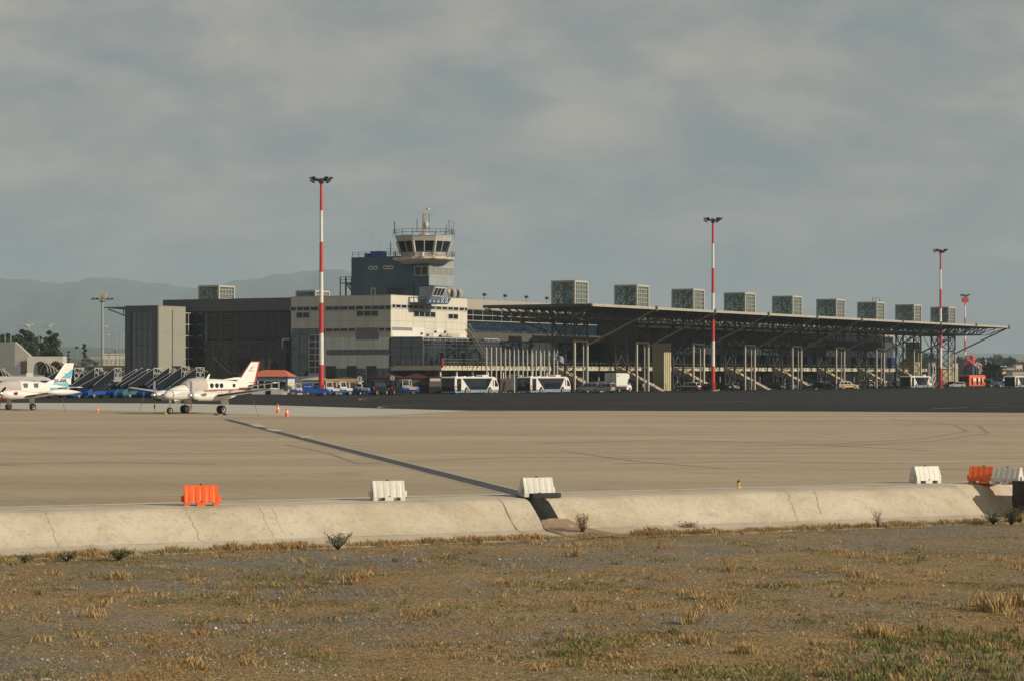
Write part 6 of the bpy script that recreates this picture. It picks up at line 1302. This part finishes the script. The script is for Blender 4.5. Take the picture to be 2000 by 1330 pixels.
# more of the row in the shade under the canopy
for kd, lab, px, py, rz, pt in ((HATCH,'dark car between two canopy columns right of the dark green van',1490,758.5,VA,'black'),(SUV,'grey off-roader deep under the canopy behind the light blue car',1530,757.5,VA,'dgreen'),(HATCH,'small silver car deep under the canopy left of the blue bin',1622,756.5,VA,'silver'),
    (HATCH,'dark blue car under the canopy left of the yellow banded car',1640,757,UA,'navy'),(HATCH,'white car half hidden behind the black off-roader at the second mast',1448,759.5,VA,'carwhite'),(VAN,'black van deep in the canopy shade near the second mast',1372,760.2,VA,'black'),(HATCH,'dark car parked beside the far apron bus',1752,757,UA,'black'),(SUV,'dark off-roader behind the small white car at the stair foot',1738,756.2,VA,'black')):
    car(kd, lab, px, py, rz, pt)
def cart(label, px, py, rz):
    th = thing('baggage_cart', label, 'cart', gp(px, py), rz, 'baggage carts under the canopy'); MB().box(-1.3,1.3,-.75,.75,.4,.5).build('deck', M['dframe'], th); g = MB(); g.box(-1.3,-1.24,-.75,.75,.5,1.5); g.box(1.24,1.3,-.75,.75,.5,1.5); g.build('end_panel', M['silver'], th)
    MB().box(-1.3,1.3,-.76,.76,1.5,1.58).build('top', M['silver'], th)
    for x in (-.9,.9):
        for y in (-.65,.65): wheel(th, x, y, .22, .12)
cart('covered baggage cart in the shade right of the beige lift shaft', 1312, 761.5, UA); cart('covered baggage cart left of the deep blue hatchback', 1564, 758.6, VA); cart('covered baggage cart right of the first concrete stair', 1222, 763, VA); cart('covered baggage cart near the small white car at the stair foot', 1745, 757.3, .3)
# stacked machinery in the shade
def belt(label, px, py, rz, paint):
    th = thing('belt_loader', label, 'belt loader', gp(px, py), rz, 'belt loaders'); MB().prism([(-2.4,.35),(-2.4,.9),(-.6,1.0),(-.2,1.55),(.5,1.55),(.7,.95),(2.4,.8),(2.4,.35)], -.9, .9).build('body', M[paint], th, bevel=.05)
    MB().add([(-3.2,-.1,.7),(3.4,-.1,2.0),(3.4,.7,2.0),(-3.2,.7,.7),(-3.2,-.1,.95),(3.4,-.1,2.25),(3.4,.7,2.25),(-3.2,.7,.95)], [(0,3,2,1),(4,5,6,7),(0,1,5,4),(1,2,6,5),(2,3,7,6),(3,0,4,7)]).build('belt', M['dframe'], th)
    for x in (-1.6,1.6):
        for y in (-.85,.85): wheel(th, x, y, .38, .22)
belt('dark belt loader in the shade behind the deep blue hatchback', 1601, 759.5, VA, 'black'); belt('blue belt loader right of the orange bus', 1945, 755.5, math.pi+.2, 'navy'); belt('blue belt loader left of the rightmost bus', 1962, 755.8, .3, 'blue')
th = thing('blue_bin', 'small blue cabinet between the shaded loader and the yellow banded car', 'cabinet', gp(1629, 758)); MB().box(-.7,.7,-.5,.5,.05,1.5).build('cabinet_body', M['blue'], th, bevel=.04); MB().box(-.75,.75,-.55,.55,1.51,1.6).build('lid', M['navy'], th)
th = thing('baggage_cart', 'empty wire baggage cart right of the dark belt loader', 'cart', gp(1611, 758.8), UA); g = MB(); g.box(-1.2,1.2,-.7,.7,.45,.55)
for x in (-1.2,0,1.2):
    for y in (-.7,.7): g.bar((x,y,.55), (x,y,1.6), .06)
for z in (1.0,1.6): g.bar((-1.2,-.7,z), (1.2,-.7,z), .05); g.bar((-1.2,.7,z), (1.2,.7,z), .05)
g.build('cage', M['silver'], th)
for x in (-.8,.8):
    for y in (-.6,.6): wheel(th, x, y, .22, .12)
# ---- people
def person(label, px, py, rz, shirt, trousers, h=1.76, stride=.12, arm=.1, hair=True):
    th = thing('person', label, 'person', gp(px, py), rz); k = h/1.76
    V = [(0,0,.95),(0,0,1.12),(0,0,1.32),(0,0,1.45),(0,.01,1.55),(0,.02,1.64),(0,.01,1.73),
         (.09,0,.92),(.11,stride,.50),(.11,stride*1.2-.03,.09),(.11,stride*1.2+.10,.04),(-.09,0,.92),(-.11,-stride*.8,.50),(-.11,-stride*1.4,.10),(-.11,-stride*1.4+.12,.04),
         (.19,0,1.42),(.25,-arm*.3,1.15),(.24,arm,.92),(.24,arm+.03,.83),(-.19,0,1.42),(-.25,arm*.3,1.15),(-.24,-arm*.2+.05,.92),(-.24,-arm*.2+.08,.83),
         (.262,arm+.05,.80),(.248,arm+.07,.775),(.226,arm+.05,.775),(-.262,-arm*.2+.10,.80),(-.248,-arm*.2+.12,.775),(-.226,-arm*.2+.10,.775)]
    E_ = [(0,1),(1,2),(2,3),(3,4),(4,5),(5,6),(0,7),(7,8),(8,9),(9,10),(0,11),(11,12),(12,13),(13,14),(3,15),(15,16),(16,17),(17,18),(3,19),(19,20),(20,21),(21,22),(18,23),(18,24),(18,25),(22,26),(22,27),(22,28)]
    rad = [.15,.145,.165,.13,.055,.095,.07,.10,.07,.05,.045,.10,.07,.05,.045,.065,.05,.036,.032,.065,.05,.036,.032]+[.012]*6
    me = bpy.data.meshes.new('p'); me.from_pydata([tuple(c*k for c in v) for v in V], E_, []); o_ = bpy.data.objects.new('p', me); C.objects.link(o_)
    sk = o_.modifiers.new('s', 'SKIN'); ss = o_.modifiers.new('u', 'SUBSURF'); ss.levels = 1; ss.render_levels = 1
    for v, r_ in zip(me.skin_vertices[0].data, rad): v.radius = (r_*k, r_*k*.8)
    me.skin_vertices[0].data[0].use_root = True
    m2 = bpy.data.meshes.new_from_object(o_.evaluated_get(bpy.context.evaluated_depsgraph_get())); bpy.data.objects.remove(o_); m2.materials.clear()
    for q_ in (M['skin'], M[shirt], M[trousers], M['rubber']): m2.materials.append(q_)
    for pl in m2.polygons:
        c = pl.center; z = c.z/k; ax = abs(c.x)/k
        pl.material_index = 0 if z > 1.49 else 3 if z < .10 else (2 if z < .97 and ax < .2 else (1 if z > (.97 if ax < .2 else 1.1) else 0)); pl.use_smooth = True
    b = bpy.data.objects.new('body', m2); C.objects.link(b); b.parent = th
    if hair: MB().ball((0,-.02*k,1.70*k), .10*k, .11*k, .09*k, 10, 6).build('hair', M['black'], th, smooth=True)
person('person in a white shirt and black trousers walking beside the box truck', 1255.5, 766, R(120), 'shirt', 'dcloth', 1.8, .16, .18)
person('person in dark clothes walking right of the second mast', 1441, 763, R(60), 'dcloth', 'dcloth', 1.78, .2, .15)
person('person in an orange vest standing at the foot of the third mast', 1843.5, 757.6, 0, 'hivis', 'dcloth'); person('person in dark clothes just right of the third mast', 1848, 757.5, R(180), 'dcloth', 'navy')
person('person in a dark jacket left of the third mast', 1827, 757.3, R(30), 'navy', 'dcloth')
person('person in a pale shirt at the foot of the stair near the lift shaft', 1276, 763.5, R(200), 'shirt', 'dcloth', 1.72, .05)
person('person in a white shirt seated height behind the blue box-bodied van, by the tractor cab', 634, 770.2, R(100), 'shirt', 'dcloth', 1.74, .03)
# ---- trees
def tree(name, label, px, d, top, w_px, mt, crown0=.3, n=2600, leaf=.16, group=None, clumps=16, cone=False, base_z=-1):
    p = at(px, d, base_z); ht = zat(top, d)-base_z; rad = w_px/2/F*d; th = thing(name, label, 'tree', p, random.uniform(0, 3), group); random.seed(int(px*7+d)); g = MB()
    g.tube((0,0,0), (0,0,ht*.5), .028*ht, .018*ht, 8); g.tube((0,0,ht*.5), (0,0,ht*.92), .018*ht, .006*ht, 6); cl = []
    for i in range(clumps):
        f = (i+.5)/clumps; z = ht*(crown0+(1-crown0)*f*.97); rr = rad*((1-f)**.75*1.0 if cone else math.sqrt(max(.05, 1-(2*f-.85)**2*.75))); a = i*2.4+random.uniform(-.5, .5)
        o_ = rr*(.55 if not cone else .45)*random.uniform(.5, 1.15); c = Vector((o_*math.cos(a), o_*math.sin(a), z)); cl.append((c, max(rad*.16, rr*random.uniform(.38, .6)))); g.tube((0,0,z-ht*.08), c, .008*ht, .003*ht, 5)
    g.build('trunk', M['bark'], th, fix=False); lf = MB(); per = n//clumps
    vs, fs = [], []
    for c, r_ in cl:
        for _ in range(per):
            u_ = Vector((random.gauss(0,1), random.gauss(0,1), random.gauss(0,1))).normalized()*r_*random.random()**.45; q_ = c+Vector((u_.x, u_.y, u_.z*.7)); a, b_ = (Vector([random.gauss(0,1) for _ in range(3)]).normalized()*leaf*random.uniform(.6,1.3) for _ in range(2)); i = len(vs)
            vs += [tuple(q_+a), tuple(q_+b_*.7), tuple(q_-a), tuple(q_-b_*.7)]; fs.append((i, i+1, i+2, i+3))
    lf.v = vs; lf.f = fs; lf.m = [0]*len(fs); lf.build('crown', M[mt], th, fix=False); return th
TR_ = 'trees behind the terminal area'
tree('pine_tree', 'broad dark pine at the left edge behind the grey concrete block', 12, 520, 652, 74, 'needles', .40, 7000, .26, TR_, 18)
tree('pine_tree', 'tallest pine, in the middle of the left group', 48, 530, 643, 66, 'needles', .35, 7000, .26, TR_, 18)
tree('pine_tree', 'pine behind the pair of double armed lamps', 74, 545, 655, 56, 'needles', .30, 6000, .26, TR_, 14)
tree('pine_tree', 'loose rounded pine at the right end of the left group', 100, 515, 645, 56, 'needles', .25, 6500, .24, TR_, 18)
tree('conifer_tree', 'small dark conical conifer left of the short post', 134, 640, 681, 20, 'cypress', .1, 1500, .24, TR_, 10, True)
tree('conifer_tree', 'wide cone shaped conifer left of the grey mast', 165, 610, 669, 36, 'needles', .12, 3500, .24, TR_, 16, True)
tree('conifer_tree', 'small far conifer just right of the grey mast', 213, 900, 684, 14, 'cypress', .1, 600, .22, TR_, 9, True)
tree('conifer_tree', 'small far conifer left of the glazed pavilion', 225, 900, 680, 14, 'cypress', .1, 600, .22, TR_, 9, True)
i = 0
for px, d, top, w, mt, cone, lab in ((1806,1500,700,34,'leaf',0,'rounded tree seen through the right end of the lattice columns'),(1822,1500,706,26,'leaf',0,'low tree right of the rounded one behind the lattice columns'),(1905,1150,712,22,'leaf',0,'green tree below the red striped flags'),(1920,1400,697,8,'cypress',1,'thin tall cypress beside the far white mast'),
  (1913,1600,704,16,'cypress',0,'dark tree left of the thin cypress'),(1935,1700,706,24,'cypress',0,'dark tree right of the thin cypress'),(1952,1700,702,24,'leaf',0,'far tree above the white flat building'),(1972,1500,706,26,'cypress',0,'dark tree left of the cream apartment block'),(1992,1400,713,20,'leaf',0,'tree in front of the cream apartment block'),(1938,720,717,30,'leaf',0,'bright olive shrub tree behind the blue belt loader'),
  (1897,820,716,22,'cypress',0,'dark bushy tree beside the red and blue sign board'),(1876,1500,704,22,'leaf',0,'far tree seen left of the sign board'),(1775,1500,712,30,'leaf',0,'low far tree seen under the canopy end')):
    tree('far_tree', lab, px, d, top, w, mt, .12, 900, w*.0011*d/10, 'trees at the far right', 10, bool(cone))
mbf = MB(); vs, fs = [], []
for px in list(range(-60, 300, 5))+list(range(1780, 2090, 5)):
    d = random.uniform(2200, 2900); hh = random.uniform(6, 15); c0 = at(px+random.uniform(-4,4), d, -1)
    for _ in range(26):
        c = c0+Vector((random.gauss(0,5), random.gauss(0,5), abs(random.gauss(hh*.45, hh*.3)))); a, b_ = (Vector([random.gauss(0,1) for _ in range(3)]).normalized()*2.0 for _ in range(2)); i = len(vs); vs += [tuple(c+a), tuple(c+b_), tuple(c-a), tuple(c-b_)]; fs.append((i,i+1,i+2,i+3))
mbf.v, mbf.f, mbf.m = vs, fs, [0]*len(fs); tag(mbf.build('distant_woods', M['leaf'], fix=False), 'hazy belt of distant trees along the horizon', 'woods', kind='stuff')
# ---- background buildings
def block(name, label, px0, px1, d, y0, rz, wall, wins=(0,0), depth=14, roof=None, base=-1.2, cat='building'):
    p = at(px0, d, base); W_ = (px1-px0)/F*d; z = zat(y0, d)-base; th = thing(name, label, cat, p, rz); MB().box(0, W_, 0, depth, 0, z).build('wall', M[wall], th); MB().box(-.3, W_+.3, -.3, depth+.3, z, z+.35).build('roof', M[roof or wall], th)
    nx_, nz_ = wins
    for i in range(nx_):
        for j in range(nz_): a = W_*(i+.3)/nx_; MB().box(a, a+W_*.4/nx_, -.08, .02, z*(j+.45)/nz_, z*(j+.8)/nz_).build('window', M['glassD'], th)
    return th
block('apartment_block', 'far cream apartment block at the right edge', 1975, 2025, 1500, 703, R(-10), 'cream', (6, 3))
block('flat_building', 'long plain white flat roofed building beyond the blue belt loaders', 1931, 1966, 1150, 715.5, R(8), 'carwhite')
block('pale_shed', 'pale blue grey gabled shed left of the white flat roofed building', 1910, 1932, 1100, 716, 0, 'towerL')
block('far_house', 'small house with a pitched green roof right of the white flat building', 1967, 1981, 1100, 717, 0, 'concpale', (2,1), 14, 'greensteel')
block('low_house', 'low white house under the white flat roofed building', 1944, 1970, 950, 722, R(15), 'carwhite', (3,1), 10, 'roofo')
block('brown_roof_hall', 'long low building with a dark brown roof at the right edge', 1978, 2040, 860, 724, 0, 'concpale', (0,0), 12, 'brown')
block('blue_kiosk', 'blue fronted low building seen through the last lattice column', 1842, 1870, 800, 719, 0, 'pillar', (0,0), 8, 'carwhite')
block('cream_hall', 'far pale hall right of the grey mast, behind the elevated road', 198, 246, 900, 692, R(-4), 'cream', (0,0), 12)
block('grey_hall', 'low grey building left of the grey mast, beyond the elevated road', 176, 200, 1000, 693, 0, 'taupe', (0,0), 12)
for px, d, y0, w, lab in ((1818,1300,708,10,'small far white house seen between the lattice columns'),(1862,1300,709,9,'small far house left of the sign board'),(1985,1300,712,12,'small pale house right of the far cream hall')):
    block('far_house', lab, px, px+w, d, y0, 0, 'carwhite', (2,1), 8, 'roofo')
th = thing('far_mast', 'thin white mast standing behind the pale shed', 'mast', at(1925.5, 1150, -1)); MB().tube((0,0,0), (0,0,zat(702,1150)+1), .35, .25, 8).build('pole', M['carwhite'], th)
# sign boards and flags at the right
th = thing('sign_tower', 'red sign box with a white swirl above a dark blue panel', 'sign', at(1885.5, 800), R(-22)); z0, z1 = zat(707, 800), zat(694, 800); MB().box(0,2.4,0,3,0,z0-1).build('blue_panel', M['navy'], th); MB().box(-.1,2.5,-.2,3.2,z0-.6,z1).build('red_box', M['red'], th)
g = MB()
for a, b_ in (((.3,z0+1.5),(1.3,z0+1.9)),((1.3,z0+1.9),(.7,z0+1.0)),((.7,z0+1.0),(1.7,z0+.6)),((1.7,z0+.6),(2.2,z0-.1))): g.bar((a[0],-.24,a[1]), (b_[0],-.24,b_[1]), .28)
g.build('white_swirl', M['white'], th); MB().box(.4,1.9,-.06,-.003,z0-2.2,z0-1.9).build('lettering', M['sred'], th)
for i, (px, lab) in enumerate(((1902,'left one of three red and white flags beside the sign'),(1907,'middle one of three red and white flags beside the sign'),(1912,'right one of three red and white flags beside the sign'))):
    th = thing('banner_flag', lab, 'flag', at(px, 780), 0, 'red and white flags beside the sign'); zt2 = zat(706.5, 780); MB().tube((0,0,0), (0,0,zt2+.3), .05).build('pole', M['silver'], th)
    g = MB(); rs = [[(x*.13, .1*math.sin(x), zt2-x*.08+.2*0), (x*.13, .1*math.sin(x), zt2-1.1-x*.14)] for x in range(7)]; g.rings(rs, cap=False, closed=False).build('cloth', M['flagw'] if i % 2 else M['red'], th, fix=False); MB().add([(.1,-.12,zt2-.4),(.75,-.12,zt2-.8),(.75,-.12,zt2-1.2),(.1,-.12,zt2-.8)], [(0,1,2,3)]).build('flag_stripe', M['red'] if i % 2 else M['flagw'], th, fix=False)
# elevated road with railing
th = thing('elevated_road', 'beige elevated road with a pale railing behind the boarding stairs', 'viaduct', at(60, 480), 0); W_ = (250-60)/F*480; z0, z1 = 3.4, zat(713.5, 480)
MB().box(0, W_, 0, 9, z0-.6, z1).build('deck', M['slab'], th)
for k in range(5): MB().box(1+k*4.3, 1.9+k*4.3, 1, 8, 0, z0-.61).build('pier', M['concd'], th)
g = MB()
for k in range(24): x = W_*k/23; g.bar((x,.1,z1), (x,.1,z1+1.15), .09)
for z in (.4,.8,1.15): g.bar((0,.1,z1+z), (W_,.1,z1+z), .09)
g.build('railing', M['frame'], th)
car(HATCH, 'small pale car on the elevated road beside the grey mast', 174, 790, 0, 'silver', name='road_car', group=None).location = at(174, 485, z1)
# concrete walkway buildings with ribbed brown vaults
th = thing('ribbed_walkway', 'cream wall with two descending brown barrel vaults with white ribs', 'building', at(48, 432), 0); W_ = (118-48)/F*432; zt3 = zat(695.5, 432)
MB().box(0, W_, 2.5, 6, 0, zt3).build('wall', M['cream'], th); MB().add([(-2.6,2.3,1.5),(0,2.3,1.5),(0,2.3,zt3-.5),(-1.3,2.3,zt3-.9),(-2.4,2.3,zt3-2.2),(-2.6,4,1.5),(0,4,1.5),(0,4,zt3-.5),(-1.3,4,zt3-.9),(-2.4,4,zt3-2.2)], [(0,1,2,3,4),(9,8,7,6,5),(0,5,6,1),(1,6,7,2),(2,7,8,3),(3,8,9,4)]).build('arched_panel', M['greypanel'], th); MB().box(-.95,-.05,2.2,2.29,2.6,zt3-.9).build('brown_panel', M['brown'], th)
def vault(par, x, y, z, n, r0):
    P = []; r = r0
    for k in range(n): P.append((x, y, z, r)); x += .62+.06*k; y -= .25; z -= .12+.22*k*.7; r *= .985
    sd = Vector((.86, -.5, 0))
    for k in range(n-1):
        rs = []
        for (a, b_, c, rr_) in (P[k], P[k+1]): rs.append([Vector((a, b_, c))+sd*(-rr_*math.cos(math.pi*i/12))+Vector((0,0,rr_*1.15*math.sin(math.pi*i/12))) for i in range(13)])
        MB().rings(rs, cap=False, closed=False).build('vault_segment', M['brown'], par, smooth=True)
    for k in range(n):
        a, b_, c, rr_ = P[k]; g = MB(); pts = [Vector((a, b_, c))+sd*(-(rr_+.03)*math.cos(math.pi*i/14))+Vector((0,0,(rr_+.03)*1.15*math.sin(math.pi*i/14))) for i in range(15)]
        for p, q in zip(pts, pts[1:]): g.bar(p, q, .13)
        g.build('rib', M['cream'], par)
vault(th, 2.5, 2.0, 3.5, 7, 1.75); vault(th, 5.3, 1.8, 3.6, 6, 1.7)
th = thing('ribbed_walkway', 'descending brown vault with white ribs at the left edge below the concrete block', 'building', at(-26, 420), 0); MB().box(-2,2.2,2.2,5,0,4.4).build('wall', M['greypanel'], th); vault(th, 1.3, 1.6, 2.2, 7, 1.8)
th = thing('concrete_block', 'grey concrete stair block with a slanted lit side at the left edge', 'building', at(-30, 450), 0); zz_ = zat(668, 450); s1, s2 = (29+30)/F*450, (62+30)/F*450
MB().add([(-6,0,0),(s1,0,0),(s1,0,zz_),(-6,0,zz_),(-6,8,0),(s2,6,0),(s1+.2,6,zz_),(-6,8,zz_)], [(0,1,2,3),(7,6,5,4),(3,2,6,7),(0,4,5,1),(0,3,7,4)]).build('wall', M['greypanel'], th)
MB().add([(s1,0,0),(s2,-.1,0),(s2,-.1,zat(698,450)),(s1,0,zz_),(s1,2,0),(s2,2,0),(s2,2,zat(698,450)),(s1,2,zz_)], [(0,1,2,3),(7,6,5,4),(3,2,6,7),(1,5,6,2)]).build('slanted_wall', M['concpale'], th)  # paler concrete puts sunlight on the slanted side into its colour
shed('grey_roof_shed', 'low grey corrugated shed roof behind the white coach', 30, 75, 415, 2.9, M['greypanel'], M['silver'], [], peak=.3)
# ================================================================== HAZE
hz = bpy.data.materials.new('haze'); hz.use_nodes = True; t = hz.node_tree; t.nodes.remove(t.nodes['Principled BSDF'])
pv_ = t.nodes.new('ShaderNodeVolumePrincipled'); pv_.inputs['Color'].default_value = (.50,.64,.75,1); pv_.inputs['Density'].default_value = .00011; pv_.inputs['Anisotropy'].default_value = .0
t.links.new(pv_.outputs[0], t.nodes['Material Output'].inputs['Volume'])
g = MB().box(-6500, 6500, -400, 14200, -2.3, 610).build('haze', hz); g['kind'] = 'stuff'; g['label'] = 'pale blue summer haze in front of the mountains'; g['category'] = 'haze'
